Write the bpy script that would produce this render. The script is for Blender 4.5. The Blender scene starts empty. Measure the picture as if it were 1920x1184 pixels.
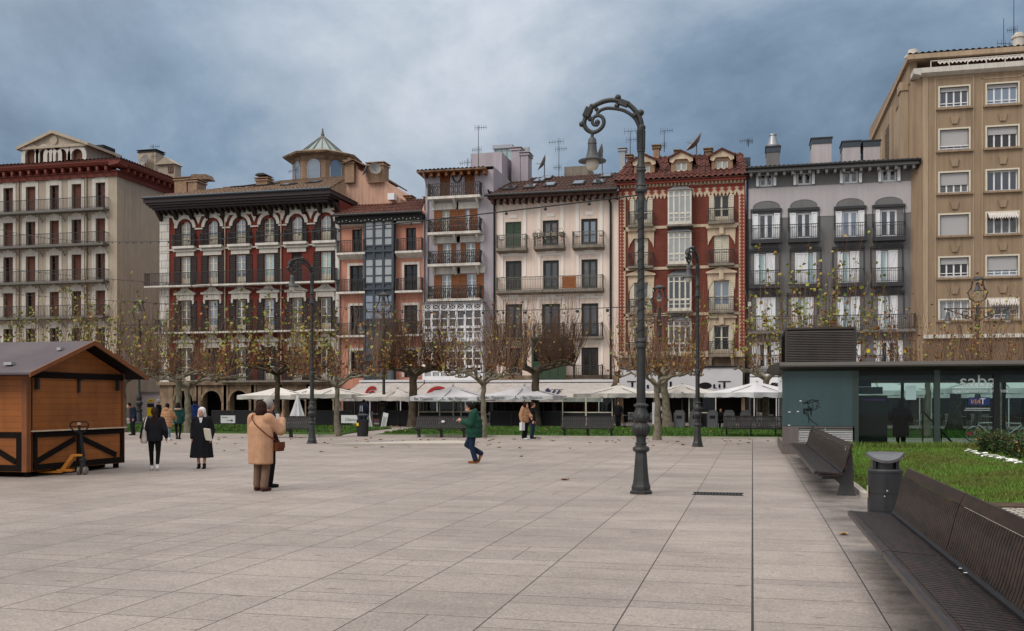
import bpy, bmesh, math, random
from mathutils import Vector, Matrix
R = math.radians
SC = bpy.context.scene
COL = SC.collection
# ------------------------------------------------------------------ camera
TH = R(13.58)            # the lens points this far left of the paving's own axis (+Y)
CT, ST = math.cos(TH), math.sin(TH)
FP, CX, HY, EYE = 1866.7, 960.0, 751.0, 1.7      # 35 mm lens in photo pixels, horizon row, eye height
cam = bpy.data.cameras.new('camera'); cam.lens = 35; cam.sensor_width = 36
cam.shift_y = (HY - 592) / 1920; cam.clip_end = 3000; cam.clip_start = .05
co = bpy.data.objects.new('camera', cam); COL.objects.link(co)
co.location = (0, 0, EYE); co.rotation_euler = (R(90), 0, TH)
SC.camera = co
SC.render.resolution_x, SC.render.resolution_y = 1024, 631
# ------------------------------------------------------------------ exposure
SC.view_settings.view_transform = 'Standard'; SC.view_settings.look = 'None'
SC.view_settings.gamma = 1; SC.view_settings.exposure = 0.0
SC.cycles.max_bounces = 7; SC.cycles.transparent_max_bounces = 12
SC.cycles.use_denoising = True
# ------------------------------------------------------------------ sun (thin bright cloud, behind the camera and to the left)
SUN_EL, SUN_AZ = R(42), R(215)      # azimuth clockwise from +Y
sl = bpy.data.lights.new('sun', 'SUN'); sl.energy = 1.3; sl.angle = R(25); sl.color = (1, .965, .92)
so = bpy.data.objects.new('sun', sl); COL.objects.link(so)
sd = Vector((math.sin(SUN_AZ) * math.cos(SUN_EL), math.cos(SUN_AZ) * math.cos(SUN_EL), math.sin(SUN_EL)))
so.rotation_euler = sd.to_track_quat('Z', 'Y').to_euler()
so.location = sd * 60
# ------------------------------------------------------------------ world: clear-sky light behind a deck of cloud
W = bpy.data.worlds.new('World'); SC.world = W; W.use_nodes = True
nt = W.node_tree; N = nt.nodes; L = nt.links
for n in list(N): N.remove(n)
def wn(t, **k):
    n = N.new(t)
    for a, b in k.items(): setattr(n, a, b)
    return n
wo = wn('ShaderNodeOutputWorld'); bg = wn('ShaderNodeBackground'); bg.inputs[1].default_value = .1
sky = wn('ShaderNodeTexSky', sky_type='NISHITA', sun_disc=False, sun_elevation=SUN_EL, sun_rotation=SUN_AZ)
tc = wn('ShaderNodeTexCoord')
sep = wn('ShaderNodeSeparateXYZ'); L.new(tc.outputs['Generated'], sep.inputs[0])
def mth(op, a, b=None, c=None, clamp=False):
    n = wn('ShaderNodeMath', operation=op, use_clamp=clamp)
    for i, x in enumerate((a, b, c)):
        if x is None: continue
        if isinstance(x, (int, float)): n.inputs[i].default_value = x
        else: L.new(x, n.inputs[i])
    return n.outputs[0]
zz = mth('MAXIMUM', sep.outputs[2], .0)
den = mth('ADD', zz, .22)
cx = mth('DIVIDE', sep.outputs[0], den); cy = mth('DIVIDE', sep.outputs[1], den)
cmb = wn('ShaderNodeCombineXYZ'); L.new(cx, cmb.inputs[0]); L.new(cy, cmb.inputs[1])
mp = wn('ShaderNodeMapping'); L.new(cmb.outputs[0], mp.inputs[0])
mp.inputs['Rotation'].default_value = (0, 0, R(-38)); mp.inputs['Scale'].default_value = (1.0, .62, 1); mp.inputs['Location'].default_value = (.35, 1.9, 0)
mp3 = wn('ShaderNodeMapping'); L.new(tc.outputs['Generated'], mp3.inputs[0]); mp3.inputs['Scale'].default_value = (1.0, 1.0, 1.55); mp3.inputs['Rotation'].default_value = (0, R(24), R(20)); mp3.inputs['Location'].default_value = (.4, .1, .75)
n1 = wn('ShaderNodeTexNoise'); L.new(mp3.outputs[0], n1.inputs['Vector'])
n1.inputs['Scale'].default_value = 2.6; n1.inputs['Detail'].default_value = 8; n1.inputs['Roughness'].default_value = .6; n1.inputs['Distortion'].default_value = .25
n2 = wn('ShaderNodeTexNoise'); L.new(cmb.outputs[0], n2.inputs['Vector'])
n2.inputs['Scale'].default_value = .45; n2.inputs['Detail'].default_value = 3
def dotdir(v):
    d = wn('ShaderNodeVectorMath', operation='DOT_PRODUCT'); L.new(tc.outputs['Generated'], d.inputs[0]); d.inputs[1].default_value = v
    return d.outputs['Value']
def pdir(px, py):
    u, w = (px - CX) / FP, (HY - py) / FP
    return Vector((u * CT - ST, CT + u * ST, w)).normalized()
spot = mth('POWER', mth('MAXIMUM', dotdir(pdir(830, 40)), 0), 38)
spot2 = mth('POWER', mth('MAXIMUM', dotdir(pdir(700, 330)), 0), 60)
spot3 = mth('POWER', mth('MAXIMUM', dotdir(pdir(1010, 190)), 0), 260)
spot4 = mth('POWER', mth('MAXIMUM', dotdir(pdir(470, 50)), 0), 160)
dark = mth('POWER', mth('MAXIMUM', dotdir(pdir(110, 190)), 0), 70)
v = mth('ADD', mth('MULTIPLY', mth('SUBTRACT', n1.outputs[0], .5), 1.3), mth('ADD', .385, mth('MULTIPLY', n2.outputs[0], .16)))
v = mth('ADD', v, mth('MULTIPLY', spot, .43)); v = mth('ADD', v, mth('MULTIPLY', spot2, .10))
v = mth('ADD', v, mth('ADD', mth('MULTIPLY', spot3, .05), mth('MULTIPLY', spot4, .17)))
v = mth('SUBTRACT', v, mth('MULTIPLY', dark, .10))
rp = wn('ShaderNodeValToRGB'); L.new(v, rp.inputs[0])
E = rp.color_ramp.elements
E[0].position = .30; E[0].color = (.105, .165, .245, 1)
E[1].position = 1.0; E[1].color = (.70, .74, .80, 1)
e = E.new(.52); e.color = (.22, .305, .41, 1)
e = E.new(.76); e.color = (.43, .50, .585, 1)
# gain added to unseen cloud overhead and behind the camera, to light the square
back = mth('MULTIPLY', mth('MAXIMUM', mth('ADD', mth('MULTIPLY', dotdir(sd), .75), .15), 0), 1.75)
zen = mth('MULTIPLY', mth('POWER', zz, 3.6), 4.5)
gain = mth('ADD', mth('ADD', 1.0, back), zen)
mw = wn('ShaderNodeMix', data_type='RGBA'); L.new(mth('MULTIPLY', mth('SUBTRACT', gain, 1.08), .6, clamp=True), mw.inputs[0])
L.new(rp.outputs[0], mw.inputs[6]); mw.inputs[7].default_value = (.40, .385, .365, 1)      # away from the dark front the deck is neutral grey
sc_ = wn('ShaderNodeVectorMath', operation='SCALE'); L.new(mw.outputs[2], sc_.inputs[0]); L.new(mth('MULTIPLY', gain, 10.0), sc_.inputs[3])
mx = wn('ShaderNodeMix', data_type='RGBA'); mx.inputs[0].default_value = .94
L.new(sky.outputs[0], mx.inputs[6]); L.new(sc_.outputs[0], mx.inputs[7])
L.new(mx.outputs[2], bg.inputs[0]); L.new(bg.outputs[0], wo.inputs[0])

# ------------------------------------------------------------------ helpers: photo pixel -> place in the square
def depth(px, Y): return Y / (CT + ST * (px - CX) / FP)
def XA(px, Y): u = (px - CX) / FP; return depth(px, Y) * (CT * u - ST)
def ZA(py, px, Y): return EYE - (py - HY) * depth(px, Y) / FP
def G(px, py, z=0.0):
    D = (EYE - z) * FP / (py - HY); u = (px - CX) / FP
    return Vector((D * (CT * u - ST), D * (CT + ST * u), z))
class Fc:
    def __init__(s, Y): s.Y = Y
    def X(s, px): return XA(px, s.Y)
    def Z(s, py, px): return ZA(py, px, s.Y)
ORG = {}
def tag(o, label=None, cat=None, group=None, kind=None):
    if label: o['label'] = label
    if cat: o['category'] = cat
    if group: o['group'] = group
    if kind: o['kind'] = kind
    return o
def thing(name, label, cat, loc=(0, 0, 0), rz=0, group=None, world=False):
    o = bpy.data.objects.new(name, None); COL.objects.link(o)
    o.location = loc; o.rotation_euler = (0, 0, rz); o.empty_display_size = .3
    if world: ORG[o.name] = Vector(loc)
    return tag(o, label, cat, group)
def kids(o): return [c for c in COL.objects if c.parent == o]
CH = {}
def dup(root, loc, rz=None, label=None, group=None, sc=None):
    def rec(o, par):
        c = o.copy(); COL.objects.link(c)
        if par is not None: c.parent = par; CH.setdefault(par.name, []).append(c)
        for k in list(CH.get(o.name, [])): rec(k, c)
        return c
    r = rec(root, None); r.location = loc
    if rz is not None: r.rotation_euler = (0, 0, rz)
    if label: r['label'] = label
    if group: r['group'] = group
    if sc: r.scale = (sc,) * 3
    return r
class MB:
    def __init__(s): s.v = []; s.f = []; s.mi = []; s.m = 0
    def add(s, vs, fs):
        b = len(s.v); s.v += [tuple(x) for x in vs]
        for f in fs: s.f.append(tuple(i + b for i in f)); s.mi.append(s.m)
        return s
    def quad(s, a, b, c, d): return s.add((a, b, c, d), ((0, 1, 2, 3),))
    def poly(s, pts): return s.add(pts, (tuple(range(len(pts))),))
    def box(s, x0, x1, y0, y1, z0, z1):
        return s.add([(x0, y0, z0), (x1, y0, z0), (x1, y1, z0), (x0, y1, z0), (x0, y0, z1), (x1, y0, z1), (x1, y1, z1), (x0, y1, z1)],
                     [(0, 3, 2, 1), (4, 5, 6, 7), (0, 1, 5, 4), (1, 2, 6, 5), (2, 3, 7, 6), (3, 0, 4, 7)])
    def cbox(s, c, d): return s.box(c[0] - d[0] / 2, c[0] + d[0] / 2, c[1] - d[1] / 2, c[1] + d[1] / 2, c[2] - d[2] / 2, c[2] + d[2] / 2)
    def prism(s, poly, y0, y1):      # outline in x,z, pushed along y
        n = len(poly)
        vs = [(p[0], y0, p[1]) for p in poly] + [(p[0], y1, p[1]) for p in poly]
        return s.add(vs, [tuple(range(n)), tuple(range(2 * n - 1, n - 1, -1))] + [(i, i + n, (i + 1) % n + n, (i + 1) % n) for i in range(n)])
    def prismx(s, poly, x0, x1):     # outline in y,z, pushed along x
        n = len(poly)
        vs = [(x0, p[0], p[1]) for p in poly] + [(x1, p[0], p[1]) for p in poly]
        return s.add(vs, [tuple(range(n - 1, -1, -1)), tuple(range(n, 2 * n))] + [((i + 1) % n, (i + 1) % n + n, i + n, i) for i in range(n)])
    def prismz(s, poly, z0, z1):
        n = len(poly)
        vs = [(p[0], p[1], z0) for p in poly] + [(p[0], p[1], z1) for p in poly]
        return s.add(vs, [tuple(range(n - 1, -1, -1)), tuple(range(n, 2 * n))] + [(i, (i + 1) % n, (i + 1) % n + n, i + n) for i in range(n)])
    def tube(s, pts, rad, n=8, cap=True, flat=1.0):
        pts = [Vector(p) for p in pts]; m = len(pts)
        if isinstance(rad, (int, float)): rad = [rad] * m
        vs = []; up = None
        for i, p in enumerate(pts):
            t = (pts[min(i + 1, m - 1)] - pts[max(i - 1, 0)])
            if t.length < 1e-9: t = Vector((0, 0, 1))
            t.normalize()
            if up is None:
                up = Vector((0, 0, 1)) if abs(t.z) < .9 else Vector((0, 1, 0))
            a = t.cross(up)
            if a.length < 1e-4: a = t.cross(Vector((1, .3, .2)))
            a.normalize(); b = a.cross(t).normalized(); up = b
            for k in range(n):
                an = 2 * math.pi * k / n
                vs.append(p + a * math.cos(an) * rad[i] + b * math.sin(an) * rad[i] * flat)
        fs = [(i * n + k, i * n + (k + 1) % n, (i + 1) * n + (k + 1) % n, (i + 1) * n + k) for i in range(m - 1) for k in range(n)]
        if cap: fs += [tuple(range(n - 1, -1, -1)), tuple((m - 1) * n + k for k in range(n))]
        return s.add(vs, fs)
    def bar(s, p, q, w, h=None):
        p, q = Vector(p), Vector(q); h = h or w; t = (q - p).normalized()
        a = t.cross(Vector((0, 0, 1)));
        if a.length < 1e-4: a = Vector((1, 0, 0))
        a.normalize(); b = a.cross(t).normalized()
        o = [a * w / 2 * i + b * h / 2 * j for i, j in ((-1, -1), (1, -1), (1, 1), (-1, 1))]
        return s.add([p + k for k in o] + [q + k for k in o], [(3, 2, 1, 0), (4, 5, 6, 7), (0, 1, 5, 4), (1, 2, 6, 5), (2, 3, 7, 6), (3, 0, 4, 7)])
    def lathe(s, prof, n=24, c=(0, 0, 0), a0=0.0, flute=None):
        vs = []
        for z, r in prof:
            for k in range(n):
                an = a0 + 2 * math.pi * k / n
                rr = r * (1 + (flute[2] * math.cos(flute[3] * an) if flute and flute[0] <= z <= flute[1] else 0))
                vs.append((c[0] + rr * math.cos(an), c[1] + rr * math.sin(an), c[2] + z))
        m = len(prof)
        fs = [(i * n + k, i * n + (k + 1) % n, (i + 1) * n + (k + 1) % n, (i + 1) * n + k) for i in range(m - 1) for k in range(n)]
        fs += [tuple(range(n - 1, -1, -1)), tuple((m - 1) * n + k for k in range(n))]
        return s.add(vs, fs)
    def sphere(s, c, r, n=10, m=7, sc=(1, 1, 1)):
        vs = []
        for i in range(m + 1):
            ph = math.pi * i / m
            for k in range(n):
                an = 2 * math.pi * k / n
                vs.append((c[0] + r * sc[0] * math.sin(ph) * math.cos(an), c[1] + r * sc[1] * math.sin(ph) * math.sin(an), c[2] - r * sc[2] * math.cos(ph)))
        return s.add(vs, [(i * n + k, i * n + (k + 1) % n, (i + 1) * n + (k + 1) % n, (i + 1) * n + k) for i in range(m) for k in range(n)])
    def mesh(s, name, mats, off=None, smooth=False):
        me = bpy.data.meshes.new(name)
        vs = s.v if off is None else [(a - off[0], b - off[1], c - off[2]) for a, b, c in s.v]
        me.from_pydata(vs, [], s.f)
        if not isinstance(mats, (list, tuple)): mats = [mats]
        for m in mats: me.materials.append(m)
        if len(mats) > 1: me.polygons.foreach_set('material_index', s.mi)
        if smooth: me.polygons.foreach_set('use_smooth', [True] * len(me.polygons))
        me.update(); return me
    def build(s, name, mats, parent=None, smooth=False, bevel=0, auto=None):
        off = ORG.get(parent.name) if parent is not None else None
        me = s.mesh(name, mats, off, smooth)
        return link(name, me, parent, bevel, auto if auto is not None else (35 if smooth else None))
def link(name, me, parent=None, bevel=0, auto=None):
    o = bpy.data.objects.new(name, me); COL.objects.link(o)
    if parent is not None:
        o.parent = parent; CH.setdefault(parent.name, []).append(o)
        if parent.name in ORG: ORG[o.name] = ORG[parent.name]
    if auto:
        try: me.set_sharp_from_angle(angle=R(auto))
        except Exception: pass
    if bevel:
        b = o.modifiers.new('bevel', 'BEVEL'); b.width = bevel; b.segments = 2; b.limit_method = 'ANGLE'; b.angle_limit = R(40)
    return o
def text(parent, s, size, loc, mat, rot=(R(90), 0, 0), name='lettering', ext=.006, shear=0, sx=1.0, align='CENTER', world=False):
    cu = bpy.data.curves.new('txt', 'FONT'); cu.body = s; cu.size = size; cu.extrude = ext; cu.shear = shear
    cu.align_x = align; cu.resolution_u = 3
    t = bpy.data.objects.new('txt', cu); COL.objects.link(t)
    me = bpy.data.meshes.new_from_object(t); bpy.data.objects.remove(t)
    off = ORG.get(parent.name, Vector((0, 0, 0)))
    me.transform(Matrix.Translation(Vector(loc) - off) @ Matrix.Rotation(rot[2], 4, 'Z') @ Matrix.Rotation(rot[0], 4, 'X') @ Matrix.Diagonal((sx, 1, 1, 1)))
    me.materials.clear(); me.materials.append(mat)
    return link(name, me, parent)
# ------------------------------------------------------------------ materials
def S(r, g, b, k=1.0):
    f = lambda c: (c / 12.92 if c <= .04045 else ((c + .055) / 1.055) ** 2.4)
    return tuple(min(.85, f(x / 255) * k) for x in (r, g, b))
def M(name, col, rough=.8, spec=.3, metal=0.0, var=.12, vs=1.5, bump=0.0, bs=30.0, streak=0.0, col2=None, c2amt=.5, c2s=.8, stretch=None):
    m = bpy.data.materials.new(name); m.use_nodes = True
    t = m.node_tree; n = t.nodes; l = t.links; p = n['Principled BSDF']
    p.inputs['Roughness'].default_value = rough; p.inputs['Metallic'].default_value = metal
    p.inputs['Specular IOR Level'].default_value = spec
    tcn = n.new('ShaderNodeTexCoord'); src = tcn.outputs['Object']
    if stretch:
        mpn = n.new('ShaderNodeMapping'); mpn.inputs['Scale'].default_value = stretch; l.new(src, mpn.inputs[0]); src = mpn.outputs[0]
    def noise(sc, det=5, rg=.6, vec=src):
        q = n.new('ShaderNodeTexNoise'); q.inputs['Scale'].default_value = sc; q.inputs['Detail'].default_value = det; q.inputs['Roughness'].default_value = rg
        l.new(vec, q.inputs['Vector']); return q.outputs[0]
    rgb = n.new('ShaderNodeRGB'); rgb.outputs[0].default_value = (*col, 1); out = rgb.outputs[0]
    if col2:
        mxn = n.new('ShaderNodeMix'); mxn.data_type = 'RGBA'
        mr = n.new('ShaderNodeMapRange'); mr.inputs[1].default_value = .5 - .12; mr.inputs[2].default_value = .5 + .12; mr.inputs[4].default_value = c2amt * 2
        mr.clamp = True; l.new(noise(c2s, 6), mr.inputs[0]); l.new(mr.outputs[0], mxn.inputs[0])
        l.new(out, mxn.inputs[6]); mxn.inputs[7].default_value = (*col2, 1); out = mxn.outputs[2]
    def mul(out, fac_sock, lo, hi, a=.3, b=.7):
        mr = n.new('ShaderNodeMapRange'); mr.inputs[1].default_value = a; mr.inputs[2].default_value = b; mr.inputs[3].default_value = lo; mr.inputs[4].default_value = hi
        l.new(fac_sock, mr.inputs[0])
        vm = n.new('ShaderNodeVectorMath'); vm.operation = 'SCALE'; l.new(out, vm.inputs[0]); l.new(mr.outputs[0], vm.inputs[3]); return vm.outputs[0]
    if var: out = mul(out, noise(vs), 1 - var, 1 + var)
    if streak:
        streak *= 1.45
        ms = n.new('ShaderNodeMapping'); ms.inputs['Scale'].default_value = (2.2, 2.2, .12); l.new(tcn.outputs['Object'], ms.inputs[0])
        out = mul(out, noise(1.4, 6, .65, ms.outputs[0]), 1 - streak, 1 + streak * .3, .35, .6)
    l.new(out, p.inputs['Base Color'])
    if bump:
        bn = n.new('ShaderNodeBump'); bn.inputs['Strength'].default_value = bump; bn.inputs['Distance'].default_value = .02
        l.new(noise(bs, 4), bn.inputs['Height']); l.new(bn.outputs[0], p.inputs['Normal'])
    return m
def nodes(m): return m.node_tree.nodes, m.node_tree.links, m.node_tree.nodes['Principled BSDF']
K = 1.08
MT = {}
MT['cream'] = M('cream_render', S(166, 153, 137, K * .9), .9, .2, var=.07, vs=.6, streak=.10, bump=.15)
MT['cream_dk'] = M('quoin_render', S(172, 158, 140, K * .9), .9, .2, var=.06, streak=.08)
MT['stone_w'] = M('white_stone', S(186, 180, 171, K), .85, .2, var=.08, vs=2, streak=.10)
MT['maroon'] = M('maroon_paint', S(102, 46, 36, K), .6, .3, var=.1)
MT['red_c'] = M('red_plaster', S(106, 47, 38, K), .85, .2, var=.10, vs=.8, streak=.10)
MT['dkwood'] = M('dark_shutter', S(38, 26, 24, K), .6, .3, var=.15)
MT['redwood'] = M('brown_shutter', S(88, 50, 36, K), .6, .3, var=.18, vs=3)
MT['plum'] = M('plum_cornice', S(52, 42, 44, K), .6, .3, var=.1)
MT['iron'] = M('black_iron', S(40, 38, 38, K), .55, .4, var=.2, vs=6)
MT['iron_g'] = M('grey_iron', S(92, 88, 82, K), .6, .4, var=.15, vs=6)
MT['slab'] = M('balcony_slab', S(120, 112, 102, K), .9, .2, var=.15, streak=.2)
MT['slab_w'] = M('pale_slab', S(196, 190, 182, K), .9, .2, var=.10, streak=.15)
MT['frame_w'] = M('cream_joinery', S(196, 188, 170, K), .6, .3, var=.05)
MT['white'] = M('white_joinery', S(214, 214, 216, K), .5, .3, var=.04)
MT['salmon'] = M('salmon_plaster', S(186, 130, 110, K), .9, .2, var=.07, vs=.7, streak=.10)
MT['salmon_p'] = M('pale_salmon_plaster', S(190, 152, 132, K), .95, .2, var=.10, vs=.6, streak=.2)
MT['bluegrey'] = M('bluegrey_joinery', S(52, 61, 70, K), .5, .4, var=.08)
MT['lav'] = M('lavender_plaster', S(160, 152, 158, K), .9, .2, var=.05, vs=.5, streak=.08)
MT['orangewood'] = M('orange_wood', S(122, 72, 36, K), .6, .3, var=.2, vs=4)
MT['rose'] = M('pale_rose_plaster', S(220, 200, 186, K), .9, .2, var=.05, vs=.5, streak=.08)
MT['rose_w'] = M('white_moulding', S(222, 214, 206, K), .9, .2, var=.05)
MT['dkgreen'] = M('dark_green_joinery', S(36, 40, 36, K), .5, .4, var=.1)
MT['green'] = M('green_shutter', S(44, 62, 44, K), .5, .4, var=.1)
MT['fcream'] = M('cream_stucco', S(190, 170, 146, K), .9, .2, var=.1, vs=2, streak=.12)
MT['fredp'] = M('red_paint', S(132, 58, 46, K), .7, .3, var=.1)
MT['gdk'] = M('dark_grey_render', S(104, 103, 103, K * 1.12), .9, .2, var=.05, vs=.5, streak=.08)
MT['glt'] = M('light_grey_render', S(168, 162, 163, K), .9, .2, var=.05, vs=.5, streak=.06)
MT['gbar'] = M('black_awning_case', S(44, 44, 47, K), .5, .4)
MT['brown'] = M('tan_render', S(146, 125, 103, K * .92), .9, .2, var=.06, vs=.5, streak=.14, bump=.1)
MT['brown_l'] = M('light_tan_render', S(164, 143, 120, K * .92), .9, .2, var=.07, vs=.5, streak=.14)
MT['brown_d'] = M('dark_tan_render', S(104, 86, 70, K), .9, .2, var=.08)
MT['blind'] = M('grey_blind', S(160, 158, 158, K), .7, .3, var=.04, stretch=(1, 1, 12), vs=4)
MT['stone'] = M('tan_stone', S(140, 120, 98, K), .9, .2, var=.18, vs=1.6, streak=.2, bump=.3, bs=12, col2=S(110, 92, 76, K), c2s=1.2)
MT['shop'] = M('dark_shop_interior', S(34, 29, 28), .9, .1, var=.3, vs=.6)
MT['canvas'] = M('off_white_canvas', S(192, 186, 180, K), .9, .15, var=.06, vs=1.0, streak=.06)
MT['canvas_g'] = M('grey_white_canvas', S(190, 188, 190, K), .9, .15, var=.05, vs=1.0)
MT['awning'] = M('greyed_awning_canvas', S(172, 164, 159, K), .9, .15, var=.08, vs=.8, streak=.12)
MT['letter'] = M('dark_lettering', S(34, 30, 32), .8, .1, var=0)
MT['letter_b'] = M('blue_lettering', S(40, 48, 78), .8, .1, var=0)
MT['red'] = M('red_print', S(128, 34, 36, K), .8, .1, var=.05)
MT['lampiron'] = M('lamp_iron', S(52, 54, 54, 1.0), .5, .5, metal=.15, var=.3, vs=5, col2=S(36, 36, 35), c2s=2, bump=.15, bs=25)
MT['glassglobe'] = M('milky_glass', S(196, 190, 176), .2, .5, var=.03)
MT['zinc'] = M('zinc_sheet', S(150, 152, 156), .4, .5, metal=.5, var=.1)
MT['alu'] = M('brushed_steel', S(176, 176, 176), .35, .5, metal=.7, var=.08)
MT['bench'] = M('dark_bench_wood', S(31, 26, 24, 1.0), .36, .35, var=.5, vs=3, stretch=(14, 1.5, 6), col2=S(58, 40, 34), c2s=1.6, c2amt=.3)
MT['benchfar'] = M('grey_bench_slat', S(30, 27, 27, K), .6, .4, var=.2, vs=5)
MT['benchleg'] = M('cast_leg', S(58, 56, 56), .5, .4, var=.2, vs=5)
MT['binm'] = M('bin_steel', S(44, 44, 47), .42, .5, metal=.2, var=.15, vs=4, col2=S(36, 36, 39), c2s=3, bump=.05)
MT['binlid'] = M('bin_lid_steel', S(100, 100, 104), .4, .5, metal=.4, var=.12, vs=6)
MT['teal'] = M('teal_panel', S(54, 75, 78, 1.0), .4, .5, var=.08, vs=.9, streak=.06)
MT['kgrey'] = M('kiosk_metal', S(104, 96, 92), .5, .5, metal=.3, var=.12, vs=1.2, streak=.12)
MT['kdark'] = M('kiosk_dark_metal', S(62, 57, 53), .5, .5, metal=.3, var=.12, vs=1.2)
MT['kgreen'] = M('green_mullion', S(46, 58, 55), .45, .5, var=.08)
MT['black'] = M('near_black', S(24, 24, 27), .6, .3, var=.2, vs=2)
MT['machine'] = M('dark_machine', S(18, 24, 24), .5, .4, var=.12, vs=1)
MT['blue'] = M('blue_panel', S(20, 40, 92, K), .5, .4, var=.04)
MT['purple'] = M('purple_strip', S(140, 60, 170, K), .5, .4, var=0)
MT['paper'] = M('white_paper', S(206, 206, 206), .8, .2, var=.04)
MT['yellow'] = M('yellow_sign', S(214, 184, 24, K), .6, .3, var=.05)
MT['gold'] = M('gold_lettering', S(190, 130, 60), .6, .3, var=0)

MT['chalet_d'] = M('dark_timber', S(24, 18, 16), .9, .1, var=.2, vs=4)
MT['chalet_o'] = M('orange_timber', S(118, 68, 34), .5, .35, var=.2, vs=3)
MT['felt'] = M('grey_roofing_felt', S(88, 82, 86, 1.0), .95, .1, var=.08, vs=1.0, col2=S(98, 91, 94), c2s=.6, bump=.2, bs=60)
MT['jack'] = M('orange_paint', S(196, 124, 38), .5, .5, var=.12, vs=8)
MT['rubber'] = M('grey_rubber', S(120, 112, 104), .7, .3, var=.2, vs=12)
MT['waste'] = M('grey_container', S(92, 92, 95, K), .5, .4, metal=.2, var=.08, vs=2)
MT['sat'] = M('dish_grey', S(122, 118, 116), .6, .3, var=.1)
MT['sabaink'] = M('frosted_film', S(190, 196, 196), .7, .2, var=.05); MT['redp'] = M('red_plastic', S(190, 40, 50), .5, .4)
MT['skin'] = M('skin', S(186, 136, 112), .6, .35, var=.05, vs=8)
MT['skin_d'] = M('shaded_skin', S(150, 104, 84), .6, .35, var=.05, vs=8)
def cloth(name, c, **k): MT[name] = M(name, c, .9, .15, var=k.pop('var', .14), vs=k.pop('vs', 6), bump=.15, bs=60, **k)
cloth('coat_tan', S(176, 135, 107, .97), streak=.0); cloth('trouser_br', S(112, 88, 74)); cloth('leather', S(98, 52, 34)); cloth('shoe_br', S(66, 38, 34))
cloth('hair_br', S(46, 28, 22)); cloth('hair_gr', S(150, 144, 140)); cloth('hair_bl', S(30, 24, 24)); cloth('habit', S(22, 22, 27), var=.3); cloth('veil', S(206, 206, 210))
cloth('jacket_bl', S(30, 30, 36)); cloth('legging', S(18, 18, 20)); cloth('tote', S(190, 180, 172)); cloth('shoe_w', S(206, 204, 202))
cloth('puffer', S(150, 112, 84, 1.1)); cloth('denim_l', S(110, 128, 148)); cloth('tealcoat', S(26, 62, 60)); cloth('fur', S(150, 130, 112))
cloth('greenj', S(30, 64, 52, 1.0)); cloth('denim', S(30, 42, 62)); cloth('shoe_tan', S(132, 78, 44)); cloth('bluej', S(36, 50, 96)); cloth('navy', S(26, 32, 50)); cloth('shoe_bk', S(24, 22, 24))
def glassy(name, col, rough=.06, ior=1.9, var=.3, vs=.5):
    m = M(name, col, rough, .5, var=var, vs=vs); p = nodes(m)[2]; p.inputs['IOR'].default_value = ior; return m
MT['pane'] = glassy('window_glass', S(46, 50, 56)); MT['pane_d'] = glassy('dark_window_glass', S(20, 22, 25), ior=1.5)
MT['pane_b'] = glassy('sky_lit_glass', S(88, 104, 124), ior=2.4, var=.15); MT['pane_c'] = glassy('curtain_and_reflection_glass', S(150, 154, 156), ior=1.6, var=.1)
MT['pane_m'] = glassy('half_curtained_glass', S(92, 92, 92), ior=1.6, var=.5, vs=2.5); MT['pane_k'] = glassy('warm_dark_glass', S(44, 38, 34), ior=1.6, var=.4, vs=2)
MT['cone'] = glassy('grey_teal_glass', S(86, 112, 114), ior=1.8, var=.15)
MT['pane_t'] = glassy('pale_teal_glass', S(150, 176, 176), ior=2.0, var=.1)
def clear(name, tint, refl=.08):
    m = bpy.data.materials.new(name); m.use_nodes = True; t = m.node_tree; n = t.nodes; l = t.links
    n.remove(n['Principled BSDF']); tr = n.new('ShaderNodeBsdfTransparent'); tr.inputs[0].default_value = (*tint, 1)
    gl = n.new('ShaderNodeBsdfGlossy'); gl.inputs['Roughness'].default_value = .02; fr = n.new('ShaderNodeFresnel'); fr.inputs[0].default_value = 1.3
    mxs = n.new('ShaderNodeMixShader'); l.new(fr.outputs[0], mxs.inputs[0]); l.new(tr.outputs[0], mxs.inputs[1]); l.new(gl.outputs[0], mxs.inputs[2])
    l.new(mxs.outputs[0], n['Material Output'].inputs[0]); return m
MT['clear'] = clear('kiosk_glass', (.78, .86, .84))
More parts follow.
